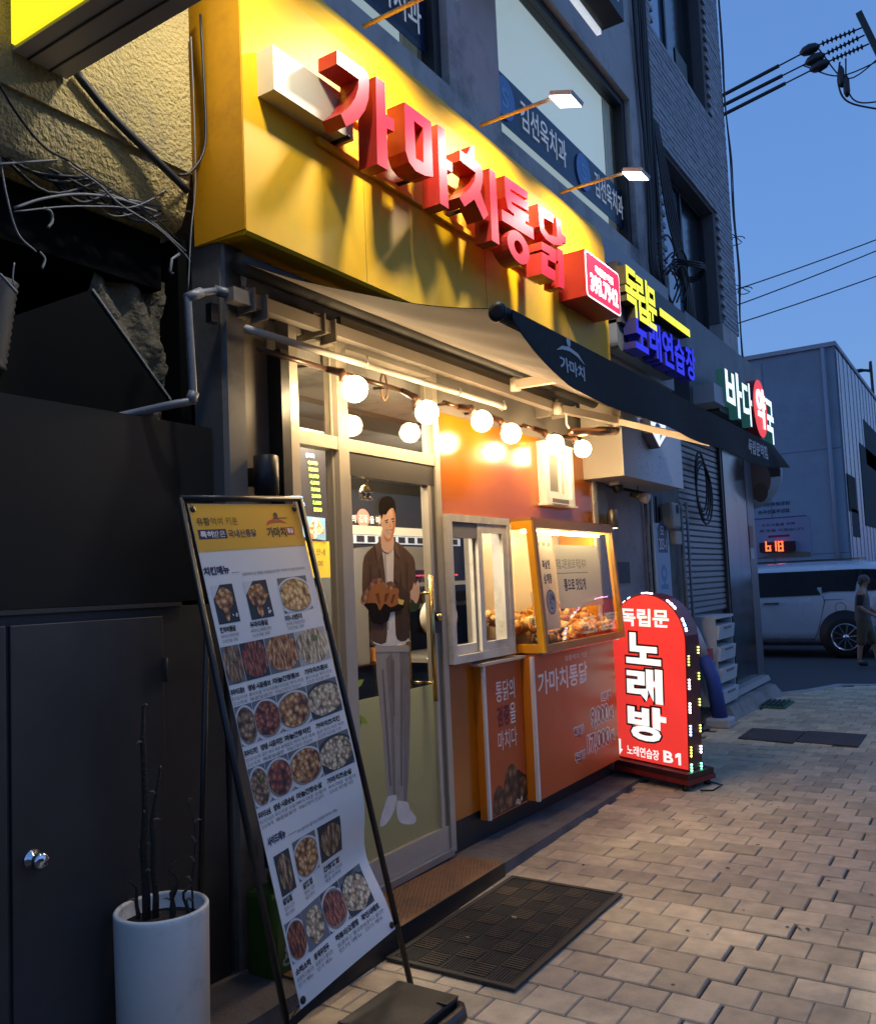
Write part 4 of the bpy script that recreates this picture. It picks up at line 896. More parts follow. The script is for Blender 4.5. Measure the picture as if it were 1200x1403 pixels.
# ------------------------------------------------------------------ wall pipe, lamp track and globe lamps
m = MB(); m.tube([(-2.60, 2.60, 2.745), (-2.60, 4.90, 2.755)], .017, CREAMP, 12)
wr = m.obj('hanging_rail', label='pale round rail hung on hooks under the awning', cat='rail')
for y in (3.42, 4.32, 4.86):
    MB().tube([(-2.755, y - .08, 2.80), (-2.68, y - .05, 2.80), (-2.64, y, 2.76), (-2.60, y, 2.73), (-2.575, y, 2.75), (-2.585, y, 2.79)], .006, ALU, 6).obj('hook', wr)
tk = MB()
TR_ = mat('lamp_arm', (.10, .055, .035), .35, metal=.6)
GL = glow('globe_glow', (1.0, .70, .37), 92.0)
for i, (px, py, ty, lab) in enumerate(((486, 533, .0, 'leftmost lit globe lamp, in front of the light over the door'), (585, 565, 0, 'lit globe lamp by the right-hand frame of the door'), (660, 577, 0, 'lit globe lamp first along the orange panel'), (700, 594, 0, 'lit globe lamp in the middle of the orange panel'), (760, 608, 0, 'lit globe lamp just above the small white window'), (798, 615, 0, 'farthest lit globe lamp, at the end of the orange panel'))):
    p = onx(px, py, -2.50)
    t = thing('globe_lamp', lab, 'lamp', p, group='globe lamps on the wall under the awning')
    MB().ball(p, .0635, GL, 24).obj('globe', t)
    a = Vector((-2.64, p.y - .03, 2.685)); b_ = p + Vector((-.045, -.02, .05))
    MB().tube([a, p + Vector((-.055, -.025, .085)), b_], [.017, .022, .026], TR_, 10).obj('socket', t)
    MB().tube([(-2.635, p.y - .50 if i < 2 else p.y - .20, 2.685), a], .013, TR_, 10).obj('arm', t)
    MB().tube([(-2.76, p.y - .12, 2.70), (-2.64, p.y - .12, 2.69)], .008, TR_, 8).obj('bracket', t)
# wall-washer cylinders
def can(name, px, py, X, lab, h, r_, lit):
    p = onx(px, py, X); t = thing(name, lab, 'lamp', p, group='cylinder wall lamps')
    MB().lathe([(r_ * .9, 0), (r_, .004), (r_, h), (r_ * .9, h + .004), (0, h + .005)], p - Vector((0, 0, h / 2)), BLACK if not lit else mat('can_metal', (.16, .14, .12), .35, metal=.7), 20).obj('housing', t)
    MB().box((p.x - r_ - .05, p.y - .025, p.z - .04), (p.x - r_ + .005, p.y + .025, p.z + .04), BLACK).obj('bracket', t)
    MB().lathe([(r_ * .85, 0), (0, .002)], p - Vector((0, 0, h / 2 + .003)), glow('can_lamp', (1, .75, .42), 7) if lit else BLACK, 16).obj('lamp_face', t)
can('wall_lamp', 365, 652, -2.655, 'black cylinder wall lamp beside the corner pillar, unlit', .17, .055, False)
can('wall_lamp', 839, 711, -2.63, 'cylinder wall lamp by the end post, lit warm from below', .15, .045, True)
ht = thing('copper_heater', 'perforated copper tube lamp on a white bracket below the awning arm', 'heater', (-2.5, 5.9, 2.62))
a = onx(782, 592, -2.5); b_ = onx(856, 590, -2.44)
m = MB(); m.tube([a, a.lerp(b_, .45), a.lerp(b_, .46), b_], [.03, .03, .036, .036], COPPER, 14); m.obj('tube', ht)
m = MB(); d = (b_ - a)
for k in range(6):
    for s in (-.012, .0, .012): m.ball(a + d * (.55 + .07 * k) + Vector((.034, 0, s)), .004, INK, 6)
m.obj('vent_hole', ht, kind='stuff')
MB().tube([a + Vector((-.0, .02, 0)), a + Vector((-.03, 0, .06)), a + Vector((-.03, 0, .16)), a + Vector((0, .1, .2))], .009, WPLAST, 8).obj('bracket', ht)

# ------------------------------------------------------------------ awning
aw = thing('awning', 'black retractable awning with pale underside and printed valance over the shop front', 'awning', (-2.5, 4.7, 2.3))
BX, BZ, BY0, BY1 = -1.42, 2.58, 2.70, 6.93
FAB = film('awning_cloth', (.19, .165, .14), .12, .8)
FABB = mat('awning_black', (.013, .013, .014), .85, noise=.15, ns=30)
def cloth(s, t):                                                     # s along the shop, t from the roller to the front bar
    y0 = 2.58 + (BY0 - 2.58) * t; y1 = 6.80 + (BY1 - 6.80) * t
    z = 3.04 + (BZ + .02 - 3.04) * t - .05 * math.sin(math.pi * t) * (1 + .25 * math.sin(6 * s)) + .006 * math.sin(math.pi * t) * math.sin(31 * s + 5 * t) + .005 * math.sin(math.pi * t) * math.sin(53 * s - 9 * t)
    return Vector((-2.62 + (BX + 2.62) * t, y0 + (y1 - y0) * s, z))
m = MB(); ns, ntt = 90, 14
for dz, mm, flip in ((0, FAB, 0), (.003, FABB, 1)):
    vs = [cloth(i / ns, j / ntt) + Vector((0, 0, dz)) for i in range(ns + 1) for j in range(ntt + 1)]
    fs = [(i * (ntt + 1) + j, (i + 1) * (ntt + 1) + j, (i + 1) * (ntt + 1) + j + 1, i * (ntt + 1) + j + 1) for i in range(ns) for j in range(ntt)]
    m.mesh(vs, fs, mm, True)
m.obj('cloth', aw)
m = MB(); m.tube([(BX, BY0 - .04, BZ), (BX, BY1 + .05, BZ)], .03, mat('front_bar', (.02, .02, .021), .35, metal=.3), 14); m.tube([(BX + .004, BY0 - .02, BZ - .022), (BX + .004, BY1, BZ - .022)], .008, mat('bar_trim', (.3, .2, .12), .4), 8); m.obj('front_bar', aw)
def val(s, q):                                                        # valance: s along, q down
    y = BY0 - .0 + (BY1 + .05 - BY0) * s
    h = .205 * min(1, .18 + 1.0 * (1 - math.exp(-s * 16))); h -= .02 * max(0, (s - .9) * 8)
    x = BX + .034 + .015 * math.sin(s * 21) * q + (.10 * max(0, (s - .955) / .045) * q)
    return Vector((x, y, BZ + .012 - h * q))
m = MB(); n = 60
for dx in (0, .003):
    vs = [val(i / n, q / 4) + Vector((dx, 0, 0)) for i in range(n + 1) for q in range(5)]
    m.mesh(vs, [(i * 5 + j, (i + 1) * 5 + j, (i + 1) * 5 + j + 1, i * 5 + j + 1) for i in range(n) for j in range(4)], FABB, True)
vl = m.obj('valance', aw)
def vmap(p):
    s = (p.x - BY0) / (BY1 + .05 - BY0); q = (BZ + .012 - p.y) / .205; v = val(min(1, max(0, s)), 0); w = val(min(1, max(0, s)), q)
    return Vector((w.x + .006, p.x, p.y))
m = MB(); VP = mat('valance_print', (.55, .56, .58), .7)
m.add(text('가마치', 3.06, 3.32, 2.44, 2.50, bold=.03), vmap, VP); m.add(shape([[(3.04, 2.515), (3.10, 2.545), (3.17, 2.555), (3.26, 2.545), (3.33, 2.51), (3.25, 2.53), (3.17, 2.537), (3.10, 2.53)], ell(3.17, 2.575, .02, .02, 12)]), vmap, VP)
m.obj('print', vl); m = MB()
m.add(text('독립문역점', 6.18, 6.72, 2.45, 2.55, bold=.03), vmap, VP)
m.obj('print', vl)
m = MB(); BM = mat('awning_beam', (.27, .24, .20), .4, metal=.3, noise=.1, ns=8)
m.box((-2.64, 2.52, 2.845), (-2.585, 5.75, 2.905), BM); m.box((-2.637, 3.24, 2.906), (-2.60, 5.72, 2.955), mat('beam_dark', (.09, .08, .065), .4, metal=.4)); m.obj('torsion_beam', aw)
m = MB(); m.tube([(-2.62, 2.58, 3.03), (-2.62, 6.82, 3.03)], .045, mat('roller', (.035, .033, .03), .6), 14); m.obj('roller', aw)
for y in (2.66, 3.12, 5.70, 6.75):
    m = MB(); m.box((-2.79, y - .025, 2.82), (-2.645, y + .025, 2.95), BM); m.box((-2.66, y - .035, 2.825), (-2.57, y - .027, 2.925), BM); m.box((-2.66, y + .03, 2.80), (-2.56, y + .038, 2.91), BM); m.obj('bracket', aw)
AR = mat('arm_cream', (.38, .33, .26), .4, noise=.08, ns=10)
def arm(p0, p1, p2):
    m = MB(); m.bar(p0, p1, .05, .055, AR); a_ = m.obj('arm', aw)
    MB().bar(p1, p2, .036, .045, AR).obj('forearm', a_)
    m = MB()
    for q in (p0, p1): m.tube([Vector(q) + Vector((0, 0, -.04)), Vector(q) + Vector((0, 0, .04))], .035, AR, 12)
    m.obj('elbow', a_)
arm(onx(706, 527, -2.5), onx(800, 512, -1.95), (BX - .01, 4.05, BZ - .01))
arm(onx(764, 560, -2.55), onx(846, 577, -2.35), onx(975, 607, -1.5))
# black rolled flap and cap at the near end of the bar
MB().lathe([(.036, 0), (.036, .006), (.02, .008), (0, .008)], (BX, BY0 - .041, BZ), BLACK, 18, (0, -1, 0)).obj('end_cap', aw)

# ------------------------------------------------------------------ yellow shop sign with solid red letters
sg = thing('shop_sign', 'big yellow fascia sign with thick red letters above the awning', 'sign', (-2.63, 4.6, 3.12))
m = MB(); SX = -2.52
prof = [(-2.83, 3.14), (SX - .012, 3.12), (SX, 3.135), (SX, 4.32), (SX - .02, 4.44), (SX - .07, 4.53), (-2.83, 4.545)]
n = len(prof); m.mesh([(x, y, z) for y in (2.54, 6.62) for x, z in prof], [tuple(range(n))[::-1], tuple(range(n, 2 * n))] + [(i, i + 1, n + i + 1, n + i) for i in range(n - 1)] + [(n - 1, 0, n, 2 * n - 1)], YELLOW)
m.obj('sign_panel', sg)
m = MB()
for y in (3.36, 4.58, 5.80): m.box((SX + .0002, y, 3.14), (SX + .0012, y + .003, 4.31), mat('seam', (.30, .18, .01), .6))
m.obj('panel_seam', sg, kind='stuff')
MB().box((-2.83, 2.535, 3.14), (SX - .003, 2.5395, 4.53), mat('sign_side', (.72, .33, .008), .4, noise=.08, ns=3, dirt=(.5, .22, .01), ds=3)).obj('side_plate', sg)
m = MB(); m.box((SX, 2.63, 3.755), (-2.425, 3.17, 3.955), mat('box_pale', (.60, .52, .33), .4)); m.obj('raised_box', sg)
m = MB()
for zz in (3.70, 3.93): m.box((SX + .001, 3.0, zz), (SX + .025, 5.32, zz + .03), YELLOW)
m.obj('letter_rail', sg)
LF, LB = -2.30, -2.41
for k, polys in LETTERS.items():
    m = MB(); pl = list(polys)
    if k == 'tong': pl += [ell(4.616, 3.655, .145, .098), ell(4.616, 3.655, .058, .042)]
    m.add(shape(pl, LF - LB), street(LB), REDL, REDS); m.obj('letter', sg)
    ys = [p[0] for q in polys for p in q]
    MB().tube([(SX, sum(ys) / len(ys), 3.75), (LB, sum(ys) / len(ys), 3.75)], .012, BLACK, 6).obj('standoff', sg)
pg = thing('phone_sign', 'small glowing red box sign with a phone number at the end of the yellow sign', 'sign', (-2.36, 6.0, 3.63))
MB().box((SX, 5.665, 3.635), (-2.306, 6.325, 3.975), mat('box_red', (.42, .012, .012), .4)).obj('box', pg)
m = MB(); m.add(shape([rrect(5.665, 6.325, 3.635, 3.975, .035)], .004), street(-2.305), glow('rim_white', (1, .75, .85), 1.1)); m.add(shape([rrect(5.677, 6.313, 3.647, 3.963, .03)], .004), street(-2.3025), glow('phone_red', (.72, .006, .05), .9, (.20, .004, .012))); m.obj('lit_face', pg)
m = MB(); WG = glow('lit_white', (1, .93, .95), 1.25); m.add(text('독립문역점', 5.83, 6.18, 3.845, 3.905, bold=.02), street(-2.2975), WG); m.add(text('393.7942', 5.73, 6.27, 3.685, 3.825, bold=.035), street(-2.2975), WG); m.obj('lettering', pg)

# ------------------------------------------------------------------ arm floodlights over the sign
for i, (y, lab) in enumerate(((2.36, 'arm floodlight over the near end of the yellow sign'), (3.47, 'arm floodlight over the first red letters'), (4.685, 'lit arm floodlight over the middle of the yellow sign'), (5.885, 'lit arm floodlight over the far end of the yellow sign'))):
    fl = thing('floodlight', lab, 'floodlight', (-2.56, y, 4.55), group='arm floodlights over the yellow sign')
    MB().tube([(-2.56, y, 4.545), (-2.02, y, 4.545)], .012, mat('arm_tan', (.42, .30, .14), .45), 8).obj('arm', fl)
    m = MB(); m.hexa([(-2.04, y - .085, 4.52), (-1.90, y - .085, 4.475), (-1.90, y + .085, 4.475), (-2.04, y + .085, 4.52), (-2.03, y - .085, 4.545), (-1.89, y - .085, 4.50), (-1.89, y + .085, 4.50), (-2.03, y + .085, 4.545)], mat('lamp_case', (.5, .5, .5), .4)); m.obj('lamp_head', fl)
    m = MB(); m.face([(-2.043, y - .075, 4.515), (-2.043, y + .075, 4.515), (-1.905, y + .075, 4.472), (-1.905, y - .075, 4.472)], glow('flood_glow', (.92, .96, 1), 14)); m.obj('lamp_face', fl)
    l = bpy.data.objects.new('flood_lamp', bpy.data.lights.new('flood_lamp', 'AREA')); COL.objects.link(l); l.data.shape = 'RECTANGLE'; l.data.size = .14; l.data.size_y = .11
    l.data.energy = (.7, 1.2, 1.45, 1.5)[i]; l.data.color = (1, .95, .85); l.parent = fl
    l.data.spread = R(135); d = Vector((-.50, 0, -.86)).normalized(); l.location = (.58, 0, -.092); l.rotation_euler = d.to_track_quat('-Z', 'Y').to_euler()

# ------------------------------------------------------------------ tilted menu stand
mb = thing('menu_stand', 'leaning black frame stand with a printed chicken menu sheet', 'menu stand', (-2.2, 2.55, 0))
TL, TRR, BL, BRR = Vector((-2.54, 2.209, 1.969)), Vector((-2.54, 2.812, 2.001)), Vector((-2.10, 2.267, .199)), Vector((-2.10, 2.823, .272))
NRM = (TRR - TL).cross(TL - BL).normalized()
if NRM.x < 0: NRM = -NRM
def sheet(s, t, h=0.):
    p = TL.lerp(TRR, s).lerp(BL.lerp(BRR, s), t)
    p = p + Vector((-.075, 0, 0)) * max(0, s - .15) * math.exp(-((t - .84) / .085) ** 2) + Vector((.012, 0, 0)) * math.sin(t * 6) * math.sin(math.pi * s)
    return p + NRM * h
PAPER = mat('menu_paper', (.70, .665, .63), .38, coat=.2)
m = MB(); ns, ntt = 10, 60
def grid(s0, s1, t0, t1, h, mm, a, b_):
    m.mesh([sheet(s0 + (s1 - s0) * i / a, t0 + (t1 - t0) * j / b_, h) for i in range(a + 1) for j in range(b_ + 1)], [(i * (b_ + 1) + j, i * (b_ + 1) + j + 1, (i + 1) * (b_ + 1) + j + 1, (i + 1) * (b_ + 1) + j) for i in range(a) for j in range(b_)], mm, True)
grid(0, 1, 0, 1, 0, PAPER, ns, ntt); grid(0, 1, 0, 1, -.002, PAPER, ns, ntt)
sh = m.obj('menu_sheet', mb)
m = MB(); grid(.002, .998, .001, .104, .0006, mat('menu_amber', (.66, .36, .035), .38), 6, 8)
for k in range(46): m.add(shape([ell(.012 + k * .0217, -.104, .0085, .0035, 8)]), lambda p: sheet(p.x, -p.y, .0006), mat('menu_amber'))
grid(.03, .263, .0575, .0785, .001, mat('menu_navy', (.02, .024, .075), .4), 3, 2)
m.obj('header_band', sh)
def S(h=.0016): return lambda p: sheet(p.x, -p.y, h)
m = MB(); SOFT = mat('soft_ink', (.10, .09, .09), .5); RINK = mat('red_ink', (.45, .02, .02), .5)
def tx(s, a, b_, t0, t1, mm=INK, bold=.02, h=.0016): m.add(text(s, a, b_, -t1, -t0, bold=bold, res=2), S(h), mm)
tx('유황', .037, .145, .031, .049, mat('brown_ink', (.09, .05, .01), .5), .02); tx('먹여 키운', .155, .383, .031, .049, mat('brown_ink'), .0)
tx('특허', .045, .145, .061, .0755, WINK, .03); tx('받은', .150, .25, .061, .0755, WINK, .0); tx('국내산통닭', .275, .528, .060, .078, mat('navy_ink', (.02, .024, .07)), .02)
tx('가마치', .629, .82, .057, .082, INK, .04)
m.add(shape([[(.639, -.053), (.66, -.043), (.71, -.038), (.75, -.0365), (.80, -.040), (.865, -.050), (.80, -.0455), (.74, -.045), (.69, -.047)]]), S(), RINK); m.add(shape([ell(.754, -.028, .022, .007, 12), ]), S(), INK); m.add(shape([[(.735, -.033), (.775, -.033), (.79, -.038), (.72, -.038)]]), S(), INK)
m.add(shape([rrect(.828, .908, -.077, -.058, .008)]), S(), RINK); tx('통닭', .838, .898, .061, .074, WINK, .03, .002); tx('SINCE', .79, .86, .033, .037, INK)
tx('치킨메뉴', .004, .21, .138, .156, mat('navy_ink'), .05); m.add(shape([[(.225, -.1545), (.29, -.1545), (.29, -.1555), (.225, -.1555)]]), S(), SOFT)
tx('유황먹여키운 특별한 원료닭으로 만든 "가마치"의 맛을 즐겨보세요!', .307, .928, .1575, .1645, SOFT, .0)
def cap(name, d1, d2, s0, s1, t, slash=False):
    tx(name, s0, s1, t, t + .0125, INK, .045)
    tx(d1, s0, s0 + (s1 - s0) * 1.12, t + .016, t + .0235, SOFT, .0)
    tx(d2, s0, s0 + (s1 - s0) * .98, t + .026, t + .0335, SOFT, .0)
    if slash: tx('/', s1 + .012, s1 + .022, t, t + .0125, INK, .0)
for nm, s0, s1 in (('한마리통닭', .03, .155), ('두마리통닭', .275, .435), ('미니텐더', .60, .775)): cap(nm, '바삭하고 촉촉한 통닭', '고소한 맛을 그대로', s0, s1, .2655)
for row, (suf, t) in enumerate((('콤보', .3925), ('치킨', .515), ('순살', .640 - .004))):
    d = ('통다리살 부드러운', '겉은 바삭 속은 촉촉', '부드러운 순살과')[row]
    cap('후라이드' + suf, d, '고소하게', .004, .118, t); cap('양념·시즌' + suf, d, '매콤달콤한', .145, .345, t, True); cap('마늘간장' + suf, d, '마늘간장이 만났다', .368, .62, t); cap('가마치즈' + suf, d, '고소한 치즈를 더한', .672, .93, t)
tx('사이드메뉴', .03, .20, .688, .705, mat('navy_ink'), .05); m.add(shape([[(.215, -.704), (.30, -.704), (.30, -.705), (.215, -.705)]]), S(), SOFT); tx('바삭함까지 즐기는 다양한 사이드 메뉴', .31, .72, .704, .711, SOFT, .0)
for nm, s0, s1 in (('닭껍질', .05, .135), ('닭똥집', .265, .37), ('간장똥집', .505, .69)): cap(nm, '쫄깃하고 고소한', '맥주 안주로', s0, s1, .806)
for nm, s0, s1 in (('소떡소떡', .02, .165), ('왕새우만두', .205, .36), ('떡볶이/오뎅탕', .435, .685), ('파인샤베트', .72, .92)): cap(nm, '달콤하고 쫄깃한', '인기 메뉴', s0, s1, .932)
m.obj('lettering', sh)
# food photographs, printed
PLATE = [mat('ph_slate', (.045, .05, .06), .4), mat('ph_grey', (.13, .125, .12), .4), mat('ph_dark', (.022, .02, .02), .4), mat('ph_linen', (.42, .37, .30), .4), mat('ph_blue', (.12, .135, .16), .4)]
BOWL = [mat('ph_white', (.60, .58, .56), .4), mat('ph_black', (.03, .022, .02), .4), mat('ph_board', (.33, .24, .15), .4)]
GREEN = mat('ph_green', (.10, .20, .03), .5)
FOODC = (('2e1c10', '6e4c30', '9a744e', 'c4a480'), ('2a0c06', '6e2a16', '9c4a2a', 'c87c50'), ('4a240c', 'a0622c', 'cf9350', 'ecc68c'), ('5a4430', 'a88e68', 'd2bd96', 'efe2c6'), ('6a4418', 'b88844', 'dcb36c', 'f4dca4'))
def photo(s0, s1, t0, t1, bg, bowl, cols, seed, style='bowl', skew=0.):
    global m
    rs = random.Random(seed); m = MB(); w = s1 - s0; h = t1 - t0
    grid(s0, s1, t0, t1, .0008, PLATE[bg], 4, 4)
    cx, cy = (s0 + s1) / 2, (t0 + t1) / 2 + (.06 * h if style == 'bowl' else 0)
    a = .604; b_ = 1.82                                               # sheet size in metres: pieces are laid out in metres
    def M(p): return sheet(min(s1, max(s0, p.x / a)), min(t1, max(t0, -p.y / b_)), .0012 + p.z * .5)
    X, Y, Wm, Hm = cx * a, -cy * b_, w * a, h * b_
    fm_ = food('food_%d_%d' % (cols, seed % 3), FOODC[cols], (58., 44., 52.)[seed % 3], 1.0 if style != 'wings' else 2.2, seed * .37)
    def lump(cx_, cy_, rx, ry, n, k):
        return smooth2([(cx_ + rx * (1 + k * rs.uniform(-1, .6)) * math.cos(6.283 * i / n), cy_ + ry * (1 + k * rs.uniform(-1, .6)) * math.sin(6.283 * i / n)) for i in range(n)])
    def patch(pl, f, mm):
        c_ = (sum(p[0] for p in pl) / len(pl), sum(p[1] for p in pl) / len(pl)); n_ = len(pl); vs = []
        for q in (1, .8, .6, .4, .2): vs += [f(Vector((c_[0] + (p[0] - c_[0]) * q, c_[1] + (p[1] - c_[1]) * q, 0))) for p in pl]
        vs.append(f(Vector((c_[0], c_[1], 0))))
        m.mesh(vs, [(r_ * n_ + i, r_ * n_ + (i + 1) % n_, (r_ + 1) * n_ + (i + 1) % n_, (r_ + 1) * n_ + i) for r_ in range(4) for i in range(n_)] + [(4 * n_ + i, 4 * n_ + (i + 1) % n_, 5 * n_) for i in range(n_)], mm)
    def up(h): return lambda p: M(Vector((p.x, p.y, h)))
    if style == 'bowl':
        patch(ell(X, Y, Wm * .64, Hm * .55, 28), up(0), BOWL[bowl]); patch(ell(X, Y + Hm * .02, Wm * .57, Hm * .48, 28), up(.0003), BOWL[1] if bowl else mat('ph_shadow', (.22, .18, .15), .4))
        patch(lump(X, Y + Hm * .04, Wm * .54, Hm * .45, 13, .10), up(.0006), fm_)
    elif style == 'wings':
        patch(lump(X, Y + Hm * .02, Wm * .56, Hm * .52, 15, .08), up(.0006), fm_)
    elif style == 'bird':
        m.face([M(Vector(p)) for p in ((X - Wm * .5, Y + Hm * .5, 0), (X - Wm * .1, Y + Hm * .5, 0), (X - Wm * .5, Y + Hm * .15, 0))], BOWL[0])
        patch(lump(X, Y + Hm * .12, Wm * .42, Hm * .30, 11, .15), up(.0006), fm_); patch(lump(X - Wm * .05, Y - Hm * .22, Wm * .13, Hm * .24, 9, .12), up(.0010), fm_)
        blobs(m, lambda p: M(p + Vector((0, 0, .0036))), X + Wm * .30, Y - Hm * .32, Wm * .1, Hm * .06, 5, [BOWL[0]], Wm * .04, Wm * .06, rs)
    elif style == 'loose':
        patch(lump(X, Y, Wm * .46, Hm * .45, 14, .14), up(.0006), fm_)
    if seed % 5 == 3: blobs(m, lambda p: M(p + Vector((0, 0, .004))), X + Wm * .1, Y + Hm * .2, Wm * .08, Hm * .04, 5, [GREEN], Wm * .04, Wm * .06, rs)
    m.obj('food_photo', sh)
CHB = [mat('frb_%d' % i, c, .5, noise=.15, ns=60) for i, c in enumerate(('8a6a4c', '6e5238', '9c7a58', '7a4f30'))]
photo(.034, .206, .178, .260, 2, 0, 2, 1, 'bird'); photo(.300, .505, .178, .262, 2, 0, 2, 2, 'bird'); photo(.610, .915, .179, .2605, 1, 0, 4, 4)
for sfx, (t0, t1, st_) in enumerate(((.306, .384, 'wings'), (.428, .507, 'bowl'), (.551, .628, 'bowl'))):
    for j, (a, b_) in enumerate(((.003, .146), (.151, .360), (.366, .652), (.659, .985))):
        cols = (0, 1, 2, 3)[j]
        photo(a, b_, t0, t1, (1, 2, 1, 3)[j] if not sfx else (4, 4, 1, 1)[j], (0, 0, 0, 1)[j], cols, 10 + sfx * 4 + j, st_)
photo(.052, .200, .726, .803, 2, 0, 0, 31, 'loose'); photo(.240, .470, .722, .800, 1, 0, 2, 32, 'bowl'); photo(.497, .735, .722, .797, 2, 0, 0, 34, 'loose')
photo(.015, .175, .849, .922, 4, 0, 1, 41, 'bowl'); photo(.180, .40, .849, .925, 4, 0, 3, 42, 'loose'); photo(.405, .625, .849, .925, 0, 0, 1, 44, 'bowl'); photo(.63, .90, .849, .927, 1, 1, 3, 45, 'bowl')
for s_, t_ in ((.03, .012), (.965, .012), (.03, .988), (.975, .988)):
    MB().lathe([(.006, 0), (.013, .0005), (.013, .003), (.006, .003)], sheet(s_, t_, .0005), mat('eyelet', (.05, .045, .04), .3, metal=.8), 12, NRM).obj('eyelet', sh)
# black frame, legs, base
m = MB(); e = .012
fl_, fr_ = TL + Vector((-.006, -.03, .02)), TRR + Vector((-.006, .03, .025)); gl_, gr_ = Vector((-2.10, 2.235, .02)), Vector((-2.115, 2.935, .0))
m.tube([gl_, fl_], .0125, BLACK, 8); m.tube([gr_, fr_], .0125, BLACK, 8); m.tube([fl_ - Vector((0, .0, 0)), fr_], .0125, BLACK, 8)
lo1, lo2 = gl_.lerp(fl_, .07), gr_.lerp(fr_, .115); m.bar(lo1, lo2, .02, .035, BLACK)
m.obj('frame', mb)
for s_, t_, q in ((.03, .012, fl_.lerp(fr_, .05)), (.965, .012, fl_.lerp(fr_, .96)), (.03, .988, lo1), (.975, .988, lo2)): MB().tube([sheet(s_, t_, 0), q], .002, BLACK, 5).obj('tie', mb)
m = MB(); m.tube([fl_.lerp(gl_, .25), Vector((-2.62, 2.27, .02))], .011, BLACK, 8); m.tube([fr_.lerp(gr_, .25), Vector((-2.62, 2.85, .1))], .011, BLACK, 8); m.obj('rear_leg', mb)
tr_ = MB(); TRAY = mat('tray_black', (.022, .02, .017), .5, noise=.3, ns=12, dirt=(.07, .055, .04), ds=6)
tr_.box((-2.08, 2.02, .03), (-1.80, 2.80, .095), TRAY, .012); tr_.box((-2.07, 2.42, .096), (-1.81, 2.432, .10), INK); tr_.box((-1.835, 2.70, .096), (-1.79, 2.78, .101), BLACK)
tr_.box((-2.06, 2.04, .0), (-1.82, 2.12, .03), BLACK); tr_.box((-2.06, 2.68, .0), (-1.82, 2.76, .03), BLACK)
tr_.obj('base_tray', mb)
tr2 = MB(); tr2.tube([(-1.785, 2.1, .06), (-1.765, 2.2, .05), (-1.765, 2.75, .05), (-1.80, 2.79, .05)], .028, BLACK, 10); tr2.obj('base_handle', mb)

# ------------------------------------------------------------------ planter with bare stalks
pt = thing('planter', 'tall pale cylinder pot with dead bare plant stalks', 'plant pot', (-2.50, 2.02, 0))
POT = mat('pot_white', (.74, .72, .67), .45, noise=.08, ns=5, dirt=(.38, .36, .32), ds=4, dt=(.55, .8))
MB().lathe([(.135, 0), (.15, .01), (.158, .54), (.158, .555), (.155, .56), (.144, .56), (.142, .55), (.14, .47)], (-2.50, 2.02, 0), POT, 40).obj('pot', pt)
m = MB(); m.lathe([(.141, .0), (0, .012)], (-2.50, 2.02, .505), mat('soil', (.035, .028, .022), .95, noise=.4, ns=30, bump=2, bs=50), 24); m.obj('soil', pt)
STK = mat('dead_stalk', (.022, .016, .012), .85, noise=.3, ns=20, bump=1, bs=80)
rs = random.Random(8)
for i, (dx, dy, hh, r_) in enumerate(((-.055, -.02, .74, .017), (-.035, .0, .52, .013), (-.10, -.02, .14, .009), (.03, .02, .16, .010), (.085, .04, .13, .009), (.0, .05, .20, .008), (.075, .07, .40, .004))):
    b0 = Vector((-2.50 + dx, 2.02 + dy, .50)); pts = [b0 + Vector((rs.uniform(-.004, .004) * k, rs.uniform(-.004, .004) * k, hh * k / 6)) for k in range(7)]
    m = MB(); m.tube(pts, [r_ * (1 - .1 * k) * rs.uniform(.85, 1.15) for k in range(7)], STK, 8)
    for k in range(1, 7):
        if hh > .3 or k == 3:
            d = Vector((rs.uniform(-1, 1), rs.uniform(-1, .6), rs.uniform(.2, 1))).normalized(); m.tube([pts[k], pts[k] + d * .02, pts[k] + d * .035 + Vector((0, 0, -.01))], [.005, .004, .001], mat('dry_husk', (.16, .13, .09), .9), 5)
    m.obj('stalk', pt)

# ------------------------------------------------------------------ things between cabinet, stand and pillar
gb = thing('green_bag', 'dark green printed sack with pale letters behind the menu stand', 'sack', (-2.6, 2.66, 0))
m = MB(); m.box((-2.66, 2.56, 0.02), (-2.50, 2.86, .42), mat('bag_green', (.03, .09, .015), .35, noise=.1, ns=8), .02); m.obj('sack', gb)
m = MB(); m.add(text('go', 2.60, 2.74, .13, .22, bold=.0, shear=.2), street(-2.498), mat('bag_letter', (.42, .44, .36), .5)); m.obj('lettering', gb)
m = MB(); m.lathe([(.06, 0), (.075, .03), (.06, .06), (0, .07)], (-2.57, 2.70, .421), mat('gold_foil', (.45, .30, .07), .3, metal=.8), 12); m.obj('gold_bundle', label='crumpled gold foil bundle lying on the green sack', cat='bundle')
m = MB(); rs = random.Random(6)
for k in range(16): a = Vector((-2.58 + rs.uniform(-.05, .05), 2.70 + rs.uniform(-.08, .08), .49)); m.tube([a, a + Vector((rs.uniform(-.05, .05), rs.uniform(-.05, .05), .12))], .009, STK, 6)
m.obj('firewood', label='small bundle of dark sticks on top of the gold foil', cat='sticks')

